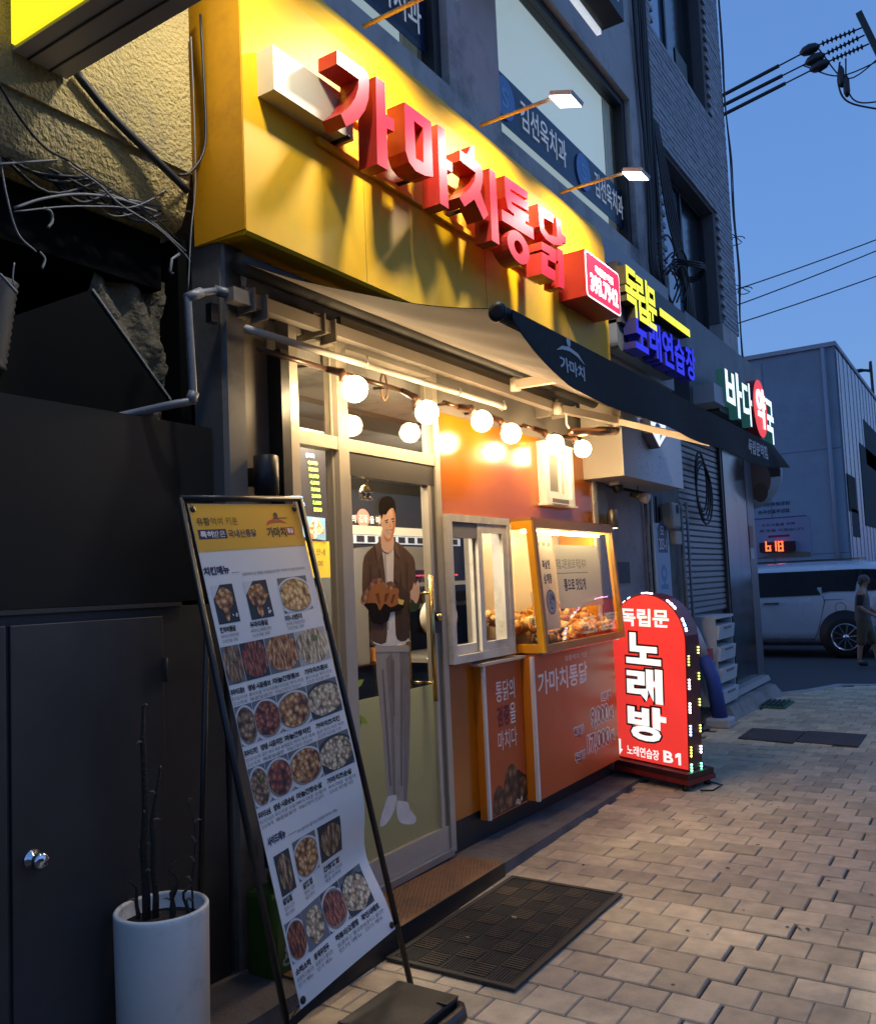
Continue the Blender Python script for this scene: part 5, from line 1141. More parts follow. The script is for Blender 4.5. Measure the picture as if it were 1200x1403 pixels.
# ------------------------------------------------------------------ grey conduit round the pillar
A = [onx(0, 598, -2.95), onx(120, 580, -2.9), onx(228, 556, -2.70), onx(262, 549, -2.655), onx(265, 540, -2.65), onx(258, 420, -2.65), onx(260, 407, -2.65), onx(272, 402, -2.648), onx(300, 399, -2.645), onx(318, 404, -2.625), onx(340, 412, -2.62), onx(370, 420, -2.62)]
cd = MB(); cd.tube(smooth(A, 4), .0165, PVC, 10)
c_ = cd.obj('conduit', label='grey plastic conduit bent round the corner pillar', cat='pipe')
for p, q in ((A[3], A[4]), (A[6], A[7]), (A[8], A[9])): MB().tube([p.lerp(q, -.3), p.lerp(q, 1.3)], .022, PVC, 10).obj('elbow', c_)
p = onx(296, 425, -2.66); MB().box((-2.70, p.y - .02, p.z - .05), (-2.665, p.y + .02, p.z + .03), BLACK).obj('clamp', c_)

# ------------------------------------------------------------------ cables at the neighbour's recess
rs = random.Random(17); random.seed(17)
def cable(pts, r_, mm, lab, name='cable', grp='cables slung across the dark recess'):
    return MB().tube(smooth(pts, 5), r_, mm, 6).obj(name, label=lab, cat='cable', group=grp)
XX = -2.735
cable([onx(105, 100, XX), onx(150, 155, -2.735), onx(210, 215, -2.735), onx(258, 262, -2.735)], .016, CABLE, 'thick black cable running down the stucco from the overhead sign')
cable([onx(275, 20, -2.735), onx(280, 120, -2.735), onx(281, 200, -2.735), onx(262, 235, -2.735), onx(245, 240, -2.735)], .006, CABLE, 'black cable hanging beside the orange end of the yellow sign')
cable([onx(262, 50, -2.74), onx(266, 150, -2.74), onx(268, 250, -2.74), onx(262, 320, -2.735), onx(258, 400, -2.735)], .003, CABLEG, 'thin grey wire straight down beside the yellow sign')
cable([onx(-20, 80, XX), onx(20, 150, XX), onx(60, 200, -2.77), onx(95, 220, -2.79)], .005, CABLE, 'black wire curving over the stucco at the frame edge')
for k, (pts, mm, l) in enumerate((
        ([(-10, 192), (60, 205), (120, 230), (180, 265), (235, 292)], CABLEG, 'pale wire along the lower edge of the stucco'),
        ([(-10, 225), (40, 222), (90, 218)], CABLEG, 'straight pale wire at the top of the recess'),
        ([(20, 285), (60, 272), (110, 266), (160, 272), (215, 290)], CABLEG, 'grey double wire bowed across the recess'),
        ([(20, 290), (90, 283), (150, 283), (185, 283), (225, 262), (232, 240)], CABLEG, 'wire crossing the recess and rising to the stucco edge'),
        ([(0, 215), (10, 270), (25, 320), (50, 345)], CABLEG, 'wire drooping down the dark recess'),
        ([(60, 285), (70, 290), (72, 303), (66, 312)], CABLEG, 'short pale wire end curling below the bowed wires'),
        ([(90, 216), (130, 245), (170, 270), (215, 300), (245, 330)], CABLE, 'black wire bundled under the stucco edge'),
        ([(95, 225), (135, 252), (165, 280), (215, 312), (250, 345), (262, 360)], CABLEG, 'grey wire bundled under the stucco edge'),
        ([(185, 285), (225, 318), (255, 345)], CABLEG, 'pale wire slanting to the pillar top'),
        ([(20, 360), (18, 380), (20, 392)], CABLEG, 'short wire end hanging by the corrugated duct'),
        ([(55, 345), (62, 355), (58, 368)], CABLEG, 'hooked wire end in the dark recess'),
        ([(0, 375), (12, 388), (24, 402)], CABLEG, 'wire end slanting by the corrugated duct'))):
    cable([onx(a, b_, -2.83 + .012 * (k % 4)) for a, b_ in pts], .0032 + .0011 * (k % 3), mm, l)
for k in range(16):
    a = rs.uniform(-20, 150); yy = 195 + a * .36; b_ = a + rs.uniform(60, 150); y2 = 195 + b_ * .36
    cable([onx(a, yy + rs.uniform(0, 25), -2.86), onx((a + b_) / 2, (yy + y2) / 2 + rs.uniform(5, 45), -2.84), onx(min(262, b_), y2 + rs.uniform(0, 30), -2.82)], rs.uniform(.003, .008), CABLE if k % 4 else CABLEG, 'dark cable among those bunched under the edge of the stucco')
m = MB(); D0 = onx(-14, 445, -2.95)
m.lathe([(.07 + (.006 if i % 2 else 0), -.16 + .013 * i) for i in range(26)], D0, mat('duct_grey', (.04, .04, .04), .6), 20, (.1, .1, 1)); m.obj('air_duct', label='grey corrugated duct at the frame edge of the dark recess', cat='duct')
MB().tube([onx(237, 375, -2.72), onx(233, 372, -2.72), onx(236, 355, -2.72), onx(246, 348, -2.72)], .006, PVC, 6).obj('cable_hook', label='small bent grey pipe end beside the pillar', cat='pipe')
MB().tube([onx(334, 360, -2.66), onx(334, 380, -2.66), onx(334, 392, -2.66)], [.006, .014, .010], WPLAST, 8).obj('pull_cord', label='small pale pull knob hanging by the corner pillar', cat='pull cord')
m = MB(); c0 = onx(526, 530, -2.72); m.tube([c0 + Vector((0, .03 * math.cos(a * .524), .075 * math.sin(a * .524))) for a in range(13)], .006, mat('cord_tan', (.30, .16, .07), .6), 8); m.obj('cord_loop', label='looped tan cord hanging from the rail over the door', cat='cord')

# ------------------------------------------------------------------ red karaoke standing sign
KZ = R(-18)
ks = thing('karaoke_sign', 'red glowing arched standing sign with white letters and a rim of coloured lights', 'sign', (-2.07, 6.58, 0), KZ, ry=R(2.4))
def karc(x0, x1, z0_, zc, n=20):
    r_ = (x1 - x0) / 2; return [(x0, z0_), (x1, z0_)] + [((x0 + x1) / 2 + r_ * math.cos(math.pi * k / n), zc + r_ * math.sin(math.pi * k / n)) for k in range(n + 1)]
KW = .74; zc = 1.10
KM = near(0)
m = MB(); m.add(shape([karc(-KW, 0, .13, zc)], .16), near(.16), mat('karaoke_rim', (.10, .008, .012), .3, coat=.5)); m.obj('case', ks, local=True)
m = MB(); m.add(shape([karc(-KW + .012, -.012, .14, zc)], .004), near(-.001), glow('karaoke_red', (.90, .05, .04), .80, (.5, .02, .02))); m.obj('lit_face', ks, local=True)
m = MB(); WL = glow('karaoke_white', (.86, .92, .90), .95); OUT = mat('karaoke_outline', (.02, .012, .012), .4)
def kt(s, a, b_, z0_, z1_, bold, out=0):
    if out: m.add(text(s, a - .014, b_ + .014, z0_ - .014, z1_ + .014, bold=bold + out), near(-.0058), OUT)
    m.add(text(s, a, b_, z0_, z1_, bold=bold), near(-.0064), WL)
kt('독립문', -KW + .115, -.15, 1.205, 1.35, .03)
for s, z0_, z1_, b_ in (('노', .905, 1.155, -.235), ('래', .605, .875, -.225), ('방', .30, .575, -.20)): kt(s, -KW + .165, b_ + .0, z0_, z1_, .045, .05)
kt('노래연습장', -KW + .15, -.275, .165, .245, .02); kt('B', -.235, -.145, .165, .255, .03)
m.add(shape([[(-.125, .240), (-.098, .256), (-.074, .256), (-.074, .165), (-.098, .165), (-.098, .226), (-.125, .212)]]), near(-.0064), WL)
m.add(shape([[(-KW + .055, .28), (-KW + .09, .28), (-KW + .09, .20), (-KW + .11, .20), (-KW + .0725, .15), (-KW + .035, .20), (-KW + .055, .20)]]), near(-.0064), WL)
m.obj('lettering', ks, local=True)
m = MB(); m.box((-KW - .03, -.10, .05), (.05, .26, .085), mat('karaoke_base', (.20, .015, .015), .5)); m.box((-KW - .03, -.09, .0851), (.04, .25, .13), mat('karaoke_base_dark', (.05, .01, .012), .5)); m.obj('base', ks, local=True)
for x in (-KW + .02, .0):
    for y in (-.06, .22): MB().lathe([(.028, 0), (.028, .02), (.02, .05)], (x, y, 0), BLACK, 12).obj('caster', ks, local=True)
cols = {'w': glow('led_white', (.80, .90, 1), 18), 'b': glow('led_blue', (.25, .55, 1), 22), 'g': glow('led_green', (.15, 1, .45), 16), 'y': glow('led_yellow', (.85, 1, .15), 5), 'p': glow('led_pink', (1, .45, .75), 16)}
def led(x, y, z, c):
    MB().ball((x, y, z), .0068, cols[c], 8).obj('rim_light', ks, local=True)
for a, c in ((128, 'w'), (119, 'w'), (96, 'p'), (90, 'p'), (84, 'p'), (58, 'p'), (52, 'w'), (46, 'w'), (28, 'w'), (22, 'b'), (16, 'w')):
    for q in (-.022, .022) if a not in (90, 22, 52) else (-.022, 0, .022): t = R(a) + q; led(-KW / 2 + (KW / 2 + .004) * math.cos(t), .018, zc + (KW / 2 + .004) * math.sin(t), c)
for z, c in ((1.0, 'y'), (.82, 'w'), (.64, 'w'), (.47, 'b'), (.31, 'y'), (.18, 'g')):
    for q in range(4): led(.004, .018, z - .022 * q, c)
for z, c in ((1.06, 'y'), (.86, 'y'), (.66, 'y'), (.46, 'y'), (.3, 'w'), (.17, 'g')):
    for q in range(3): led(.004, .145, z - .022 * q, c)
MB().tube([(-.1, .2, .03), (.12, .24, .012), (.16, .05, .012), (.10, -.02, .012)], .006, CABLE, 6).obj('power_cord', ks, local=True)

# ------------------------------------------------------------------ neon letters of the singing room, pharmacy sign
def solid(par, s, y0, y1, z0_, z1_, X0, X1, face, side, bold=.03, name='letter'):
    for k, ch in enumerate(s):
        if ch == ' ': continue
        w = (y1 - y0) / len(s); a, b_ = y0 + k * w, y0 + (k + .9) * w
        MB().add(text(ch, a, b_, z0_, z1_, X1 - X0, bold), street(X0), face, side).obj(name, par)
yn = thing('yellow_neon_sign', 'yellow lit letters and bar on a dark box, singing-room sign', 'sign', (-2.5, 7.3, 3.8))
BXM = mat('neon_box', (.05, .053, .06), .5)
MB().box((-2.60, 6.70, 3.72), (-2.44, 8.55, 4.235), BXM).obj('box', yn)
YN = glow('neon_yellow', (.92, .93, .02), 1.05); NS = mat('neon_side', (.04, .035, .012), .5)
for s, a, b_, z1_ in (('독', 6.60, 6.88, 4.16), ('립', 6.86, 7.14, 4.16), ('문', 7.12, 7.36, 4.13)): MB().add(text(s, a, b_, 3.76, z1_, .085, .03), street(-2.435), YN, NS).obj('letter', yn)
MB().box((-2.435, 7.44, 3.93), (-2.35, 8.33, 4.0), NS).obj('bar_case', yn); MB().box((-2.349, 7.44, 3.93), (-2.345, 7.88, 4.0), YN).obj('bar_light', yn); MB().box((-2.349, 7.90, 3.93), (-2.345, 8.33, 4.0), YN).obj('bar_light', yn)
bn = thing('blue_neon_sign', 'blue lit letters on a rounded grey box, singing-room sign', 'sign', (-2.5, 7.5, 3.45))
m = MB(); m.add(shape([rrect(6.70, 8.2, 3.50, 3.83, .08)], .10), street(-2.58), mat('blue_box', (.15, .155, .17), .5)); m.obj('box', bn)
solid(bn, '노래연습장', 6.77, 8.50, 3.50, 3.83, -2.46, -2.35, glow('neon_blue', (.012, .004, .80), .95, (.02, .01, .10)), mat('neon_blue_side', (.015, .012, .06), .5, emit=(.02, .01, 1), es=.03))
MB().box((-2.829, 6.87, 2.98), (-2.70, 8.85, 3.48), mat('old_board', (.22, .22, .225), .8, noise=.15, ns=4, dirt=(.12, .10, .09), ds=3)).obj('backing_board', label='stained grey board behind the blue lit letters', cat='board')
MB().box((-2.829, 6.66, 3.52), (-2.66, 8.75, 4.6), mat('pale_board', (.33, .345, .37), .6, noise=.08, ns=4)).obj('pale_board', label='pale grey sheet panel behind the yellow lit letters', cat='board')
ph = thing('pharmacy_sign', 'dark fascia with white lit pharmacy letters and one red oval', 'sign', (-2.6, 10.5, 3.3))
m = MB(); m.box((-2.829, 9.02, 3.25), (-2.58, 12.5, 4.42), mat('fascia_slate', (.075, .085, .105), .45, noise=.1, ns=3)); m.obj('fascia', ph)
m = MB(); m.box((-2.575, 9.55, 3.40), (-2.42, 11.6, 3.62), mat('raceway', (.055, .06, .07), .5)); m.box((-2.575, 9.1, 3.42), (-2.35, 9.5, 3.62), mat('raceway_end', (.34, .36, .40), .5)); m.obj('raceway', ph)
WG2 = glow('pharm_white', (.78, .95, .98), 1.15); SD = mat('pharm_side', (.02, .06, .06), .5, emit=(.1, .5, .5), es=.1)
for s, a, b_, z0_, z1_ in (('바', 9.48, 10.18, 3.36, 3.88), ('다', 10.22, 10.68, 3.34, 3.86), ('국', 11.38, 11.85, 3.26, 3.83)): MB().add(text(s, a, b_, z0_, z1_, .10, .028), street(-2.42), WG2, SD).obj('letter', ph)
MB().add(shape([ell(11.02, 3.62, .36, .36, 30)], .12), street(-2.42), glow('pharm_red', (.90, .035, .02), .9, (.25, .01, .01)), mat('pharm_red_side', (.3, .02, .02), .5)).obj('red_oval', ph)
MB().add(text('약', 10.80, 11.26, 3.38, 3.88, .01, .03), street(-2.298), glow('pharm_white2', (1, .93, .9), 1.2)).obj('letter', ph)

# ------------------------------------------------------------------ white box sign over the stair entrance, with what hangs under it
wb = thing('blank_box_sign', 'blank white box sign spotted with dirt over the stair entrance', 'sign', (-2.6, 7.1, 2.38))
MB().box((-2.74, 6.45, 2.42), (-2.405, 7.98, 3.05), mat('box_cream', (.44, .40, .33), .5, noise=.05, ns=5)).obj('case', wb)
MB().box((-2.404, 6.45, 2.42), (-2.398, 7.98, 3.05), mat('box_white', (.50, .53, .58), .45, noise=.05, ns=3)).obj('face', wb)
m = MB(); rs = random.Random(33)
for k in range(46):
    y = rs.uniform(6.8, 7.9); z = 2.44 + abs(rs.gauss(0, .16)); s_ = rs.uniform(.004, .011)
    if z < 3: m.face([(-2.3975, y + s_ * .5 * math.cos(a), z + s_ * math.sin(a)) for a in (0, 1, 2, 3, 4, 5.2)], mat('fly_dirt', (.03, .03, .035), .8))
m.obj('dirt_spot', wb, kind='stuff')
bg = thing('badge_sign', 'small shield-shaped lit badge in front of the blank white box', 'sign', (-2.35, 7.05, 2.70))
sh_ = [(6.86, 2.92), (7.26, 2.92), (7.24, 2.80), (7.06, 2.69), (6.9, 2.80)]
MB().add(shape([sh_], .09), street(-2.392), glow('badge_white', (.72, .85, 1), 1.0), mat('badge_side', (.05, .06, .10), .5)).obj('shield', bg)
m = MB(); m.add(shape([ell(7.05, 2.87, .07, .03, 14), [(6.93, 2.83), (7.0, 2.85), (7.1, 2.83), (7.2, 2.85), (7.08, 2.76)]]), street(-2.3008), mat('badge_ink', (.03, .06, .25), .5)); m.add(shape([[(6.88, 2.80), (6.9, 2.80), (7.06, 2.70), (7.22, 2.80), (7.24, 2.80), (7.06, 2.685)]]), street(-2.3005), mat('badge_red', (.5, .05, .03), .5)); m.obj('emblem', bg)
cc = thing('security_camera', 'small pale dome security camera under the white box sign', 'camera', onx(848, 668, -2.6))
p = onx(846, 668, -2.6); m = MB(); m.lathe([(0, -.05), (.035, -.04), (.045, -.01), (.045, .02)], p, BLACK, 14); m.lathe([(.047, .02), (.045, .05), (.03, .07)], p + Vector((-.02, -.02, 0)), WPLAST, 14); m.obj('housing', cc)
bu = thing('clip_lamp', 'unlit clear bulb lamp hanging under the white box sign', 'lamp', onx(874, 680, -2.6))
p = onx(874, 680, -2.6); MB().lathe([(.012, 0), (.04, .03), (.05, .07), (.045, .10), (0, .11)], p, mat('bulb_grey', (.45, .45, .45), .15, coat=.8), 16, (.9, .1, -.3)).obj('bulb', bu); MB().lathe([(.022, -.07), (.024, -.01), (.02, .01)], p, BRASS, 12, (.9, .1, -.3)).obj('socket', bu)
MB().tube([p, (p.x, p.y, 2.43)], .004, CABLE, 6).obj('wire', bu)
mt = thing('electric_meter', 'grey box electricity meter above the blue address plate', 'meter', (-2.75, 8.55, 2.1))
p = onx(919, 705, -2.72); m = MB(); m.box((-2.80, p.y - .13, p.z - .15), (-2.66, p.y + .13, p.z + .12), mat('meter_grey', (.28, .26, .22), .5), .03); m.obj('box', mt); MB().lathe([(.05, 0), (.05, .03), (.03, .05), (0, .055)], (-2.66, p.y + .02, p.z + .05), glass('meter_glass', (.8, .85, .9)), 14, (1, 0, 0)).obj('dial_cover', mt)
p = onx(926, 737, -2.72); MB().box((-2.78, p.y - .10, p.z - .07), (-2.69, p.y + .10, p.z + .07), mat('junction', (.34, .31, .27), .5), .01).obj('junction_box', label='small beige junction box below the meter', cat='box')
ap = thing('address_plate', 'tall pale blue strip with house-number plate 203-1 between the pipes', 'sign', (-2.75, 8.4, 1.3))
p0, p1 = onx(896, 716, -2.74), onx(916, 812, -2.74)
MB().box((-2.77, p0.y, 1.2), (-2.745, p1.y + .12, p0.z), mat('strip_blue', (.30, .38, .50), .5)).obj('board', ap)
m = MB(); q = onx(907, 735, -2.744); m.add(shape([[(q.y - .14, q.z - .16), (q.y + .14, q.z - .16), (q.y + .14, q.z + .08), (q.y, q.z + .17), (q.y - .14, q.z + .08)]]), street(-2.744), mat('plate_navy', (.015, .03, .09), .4)); m.add(text('203-1', q.y - .11, q.y + .11, q.z - .13, q.z - .02), street(-2.7435), WINK); m.add(text('모', q.y - .05, q.y + .05, q.z + .02, q.z + .10), street(-2.7435), WINK); m.add(text('오', q.y - .12, q.y + .10, q.z - .52, q.z - .28, bold=.05), street(-2.744), mat('strip_letter', (.06, .22, .42), .4)); m.obj('lettering', ap)
for k, (px, r_) in enumerate(((885, .022), (892, .018), (899, .012), (932, .02), (940, .015))):
    p = onx(px, 700, -2.76); MB().tube([(-2.76, p.y, .15), (-2.76, p.y, 2.4)], r_, (PVC, CREAMP, CABLE, CABLEG, PVC)[k], 8).obj('wall_pipe', label=('grey vertical pipe nearest the faded posters', 'cream vertical pipe by the stair wall', 'thin black vertical pipe against the blue address strip', 'pale grey vertical pipe beyond the address strip', 'grey vertical pipe next to the shutter')[k], cat='pipe', group='vertical pipes by the stair entrance')
ew = thing('stair_wall', 'pinkish grey side wall of the stair entrance with faded posters', 'wall', (-2.9, 7.4, 0))
m = MB(); m.box((-3.1, 6.87, 0), (-2.80, 8.15, 2.41), mat('entry_wall', (.30, .26, .265), .8, noise=.12, ns=4, dirt=(.17, .14, .14), ds=3)); m.box((-3.1, 8.15, 0), (-2.82, 9.2, 2.6), CONC_D); m.obj('wall_face', ew)
for (a, b_, c, d, cc_) in ((842, 770, 862, 800, '3a3436'), (842, 802, 866, 832, '8d8683'), (846, 836, 868, 850, '7b7f86')):
    p, q = onx(a, d, -2.795), onx(c, b_, -2.795); MB().box((-2.799, p.y, p.z), (-2.796, q.y, q.z), mat('poster_' + cc_, cc_, .5, noise=.12, ns=18)).obj('poster', ew)

# ------------------------------------------------------------------ roller shutter, steel pillar, broken steps
su = thing('roller_shutter', 'closed grey roller shutter with a dark glazed lower part', 'shutter', (-2.85, 10.1, 0))
MB().box((-2.92, 9.2, .1), (-2.86, 11.3, 3.24), mat('shutter_back', (.05, .052, .055), .6)).obj('backing', su)
SL = mat('shutter_slat', (.30, .31, .33), .4, metal=.5, noise=.08, ns=9)
z = 1.18; sl = None
m = MB(); m.mesh([(-2.858, 9.22, 0), (-2.858, 10.9, 0), (-2.835, 10.9, .012), (-2.835, 9.22, .012), (-2.835, 10.9, .055), (-2.835, 9.22, .055), (-2.858, 10.9, .066), (-2.858, 9.22, .066)], [(0, 1, 2, 3), (3, 2, 4, 5), (5, 4, 6, 7)], SL)
sl = m.obj('slat', su, local=True); L0 = Vector(su.location)
sl.location = Vector((0, 0, 1.18)) - L0
for k in range(1, 31):
    o = sl.copy(); COL.objects.link(o); o.location = Vector((0, 0, 1.18 + .067 * k)) - L0
MB().box((-2.87, 9.22, .12), (-2.845, 10.9, 1.17), mat('dark_glazing', (.02, .018, .02), .15, coat=.6)).obj('lower_panel', su)
MB().box((-2.86, 10.9, .1), (-2.80, 10.98, 3.24), DARKFR).obj('guide_rail', su)
sp_ = thing('steel_pillar', 'polished stainless pillar at the pharmacy corner, reflecting coloured lights', 'pillar', (-2.85, 11.7, 0))
for a, b_ in ((10.985, 11.55), (11.556, 12.08)): MB().box((-2.95, a, .12), (-2.79, b_, 3.26), mat('pillar_steel', (.30, .31, .33), .16, metal=1, noise=.10, ns=2.5)).obj('panel', sp_)
MB().box((-2.96, 12.085, .0), (-2.785, 12.46, 3.26), mat('pillar_mesh', (.20, .21, .23), .35, metal=.7, noise=.2, ns=30)).obj('corner_panel', sp_)
m = MB(); m.box((-2.784, 12.1, 1.95), (-2.78, 12.3, 2.25), mat('notice_red', (.32, .10, .09), .5)); m.box((-2.784, 12.1, 1.80), (-2.78, 12.3, 1.94), mat('notice_white', (.45, .45, .46), .5)); m.obj('sticker', sp_)
fs_ = MB(); rs = random.Random(12)
fs_.hexa([(-2.9, 9.6, -.02), (-2.50, 9.75, -.02), (-2.45, 12.0, -.02), (-2.9, 12.3, -.02), (-2.9, 9.6, .16), (-2.58, 9.75, .15), (-2.56, 12.0, .13), (-2.9, 12.3, .13)], CONC)
fs_.hexa([(-2.9, 10.1, .165), (-2.66, 10.15, .165), (-2.66, 12.2, .165), (-2.9, 12.2, .165), (-2.9, 10.1, .23), (-2.68, 10.15, .23), (-2.68, 12.2, .23), (-2.9, 12.2, .23)], GRANITE)
fs_.obj('broken_step', label='chipped concrete step in front of the shutter', cat='step')
for k in range(26):
    x = rs.uniform(-2.86, -2.38); y = rs.uniform(8.3, 11.2); s_ = rs.uniform(.04, .13)
    if x > -2.72 + (y - 8) * .09: continue
    mm = MB(); mm.mesh([(x + s_ * math.cos(a + rs.uniform(-.3, .3)) * rs.uniform(.7, 1.2), y + s_ * 1.3 * math.sin(a) * rs.uniform(.7, 1.2), 0) for a in (0, 1.2, 2.5, 3.6, 4.9)] + [(x, y, rs.uniform(.02, .07))], [(0, 1, 5), (1, 2, 5), (2, 3, 5), (3, 4, 5), (4, 0, 5)], CONC_D)
    mm.obj('concrete_chunk', label='broken concrete chunk at the foot of the chipped step', cat='rubble', group='concrete chunks by the chipped step')
mh = thing('steel_cover', 'rusty dark steel cover plate in two halves set in the pavement', 'cover plate', (-1.7, 8.95, 0))
RUST = mat('rusty_plate', (.055, .038, .034), .7, noise=.3, ns=9, bump=.5, bs=80, dirt=(.09, .06, .05), ds=5)
for x0, x1 in ((-2.24, -1.72), (-1.71, -1.17)):
    mm = MB(); mm.hexa([(x0, 8.70, .003), (x1, 8.62, .003), (x1, 9.26, .003), (x0, 9.30, .003), (x0, 8.70, .014), (x1, 8.62, .014), (x1, 9.26, .014), (x0, 9.30, .014)], RUST); mm.obj('plate', mh)
gr = thing('green_grate', 'small green plastic ramp grate by the kerb', 'grate', (-2.35, 11.0, 0))
mm = MB(); mm.box((-2.50, 10.75, .005), (-2.20, 11.3, .02), mat('grate_green', (.03, .12, .09), .6)); mm.obj('base', gr)
for k in range(5): MB().box((-2.48 + .055 * k, 10.8, .0201), (-2.455 + .055 * k, 11.25, .045), mat('grate_dark', (.015, .05, .04), .6)).obj('rib', gr)
dw = thing('drawer_tower', 'pale plastic drawer tower standing by the shutter', 'drawers', (-2.62, 9.75, .0))
DWP = mat('drawer_plastic', (.50, .52, .55), .4)
p0, p1 = onx(955, 945, -2.62), onx(985, 855, -2.62)
mm = MB(); YA, YB = 9.55, 10.25
mm.box((-2.86, YA, .17), (-2.62, YA + .02, 1.12), DWP); mm.box((-2.86, YB - .02, .17), (-2.62, YB, 1.12), DWP); mm.box((-2.86, YA, 1.121), (-2.60, YB, 1.15), DWP); mm.box((-2.86, YA + .021, .17), (-2.85, YB - .021, 1.12), DWP); mm.obj('case', dw)
for k in range(4):
    q = MB().hexa([(-2.84, YA + .03, .19 + .235 * k), (-2.60, YA + .03, .19 + .235 * k), (-2.60, YB - .03, .19 + .235 * k), (-2.84, YB - .03, .19 + .235 * k), (-2.84, YA + .03, .36 + .235 * k), (-2.58, YA + .03, .34 + .235 * k), (-2.58, YB - .03, .34 + .235 * k), (-2.84, YB - .03, .36 + .235 * k)], DWP).obj('drawer', dw)
    MB().box((-2.585, 9.75, .30 + .235 * k), (-2.575, 10.05, .32 + .235 * k), mat('drawer_grip', (.12, .13, .15), .5)).obj('handle', q)
fb = thing('folded_banner', 'blue folded parasol cover leaning beside the drawers', 'parasol', (-2.62, 9.35, 0))
mm = MB(); mm.tube([(-2.58, 9.35, .10), (-2.62, 9.33, .5), (-2.70, 9.30, .75)], [.085, .075, .07], mat('cover_blue', (.025, .06, .30), .6, noise=.15, ns=12), 12); mm.obj('cover', fb)
mm = MB(); mm.tube([(-2.70, 9.30, .751), (-2.78, 9.26, 1.05)], [.07, .055], mat('cover_pale', (.42, .42, .5), .6, noise=.2, ns=14), 12); mm.box((-2.72, 9.28, .70), (-2.62, 9.40, .82), mat('cover_red', (.35, .05, .07), .6)); mm.obj('upper_cover', fb)
mm = MB(); mm.box((-2.70, 9.22, .0), (-2.45, 9.48, .10), mat('foot_block', (.40, .40, .42), .7), .02); mm.obj('foot', fb)

# ------------------------------------------------------------------ cables on the brick end of the building
rs = random.Random(41)
BC = 'black cables running down the pilaster beside the brick wall'
for k in range(9):
    y0_ = 8.62 + .045 * k; pts = [(FAC + .03 + .02 * rs.random(), y0_ + rs.uniform(-.03, .03) + .05 * math.sin(zz * 1.3 + k), zz) for zz in (11, 9.5, 8, 6.8, 5.6, 4.8, 4.3)]
    pts[-1] = (FAC + .10, 9.0 + .05 * k, 4.4); MB().tube(smooth(pts, 4), .010 + .012 * rs.random(), CABLE, 6).obj('down_cable', label='black cable in the bundle down the pilaster beside the brick wall', cat='cable', group=BC)
for k in range(6):
    y0_ = 9.2 + .06 * k; MB().tube(smooth([(FAC + .05, 9.0 + .03 * k, 6.6), (FAC + .12, 9.05 + .08 * k, 5.5), (FAC + .22, y0_, 4.75 - .05 * k), (FAC + .18, y0_ + .05, 4.2), (FAC + .1, y0_, 3.6)], 5), .012, CABLE, 6).obj('loose_cable', label='black cable drooping in front of the tall window', cat='cable', group='loose cables by the tall window')
cl = MB(); c0 = onx(943, 366, -2.58)
for k in range(3): cl.tube([c0 + Vector((.30 * math.cos(a * .3927) * .5, .30 * math.sin(a * .3927) + .02 * k, -.02 * k + .03 * math.sin(a * .8))) for a in range(17)], .012, CABLE, 6)
cl.obj('cable_coil', label='coil of black cable hung flat in front of the tall window', cat='cable')
cl = MB(); c0 = onx(905, 345, -2.68)
for k in range(8):
    a = Vector((rs.uniform(-.05, .08), rs.uniform(-.25, .35), rs.uniform(-.3, .1))); cl.tube(smooth([c0 + a, c0 + a + Vector((.06, .15, .12)), c0 + a + Vector((.08, .3, -.02)), c0 + a + Vector((.02, .22, -.25))], 5), .010, CABLE, 6)
cl.obj('cable_tangle', label='tangle of black cable loops above the yellow lit letters', cat='cable')
cl = MB()
for k in range(4): c0 = onx(960, 660, -2.76); cl.tube([c0 + Vector((.01 * k, (.22 + .03 * k) * math.sin(a * .4), .34 * math.cos(a * .4) - .05 * k)) for a in range(17)], .011, CABLE, 6)
cl.obj('shutter_coil', label='loops of black cable hanging in front of the roller shutter', cat='cable')
for k, (ya, yb) in enumerate(((12.52, 12.60), (12.55, 12.72), (12.5, 12.65))):
    pts = [(FAC + .03, ya + .05 * math.sin(zz * 2 + k) + (.12 if zz in (7.6, 5.9) else 0), zz) for zz in (11, 9.4, 8.4, 7.6, 6.7, 5.9, 5.2, 4.4)]
    MB().tube(smooth(pts, 5), .009, CABLE, 6).obj('corner_cable', label='thin black cable hanging loose at the far building corner', cat='cable', group='loose cables at the building corner')
for (px, py, r_) in ((1020, 398, .10), (1008, 330, .12)):
    c0 = ony(px, py, 12.55); MB().tube([c0 + Vector((r_ * math.cos(a * .39), 0, r_ * .5 * math.sin(a * .39))) for a in range(15)] + [Vector((FAC, 12.52, c0.z + .1))], .007, CABLE, 5).obj('wire_loop', label='wire loop sticking out from the building corner', cat='cable', group='wire loops at the building corner')

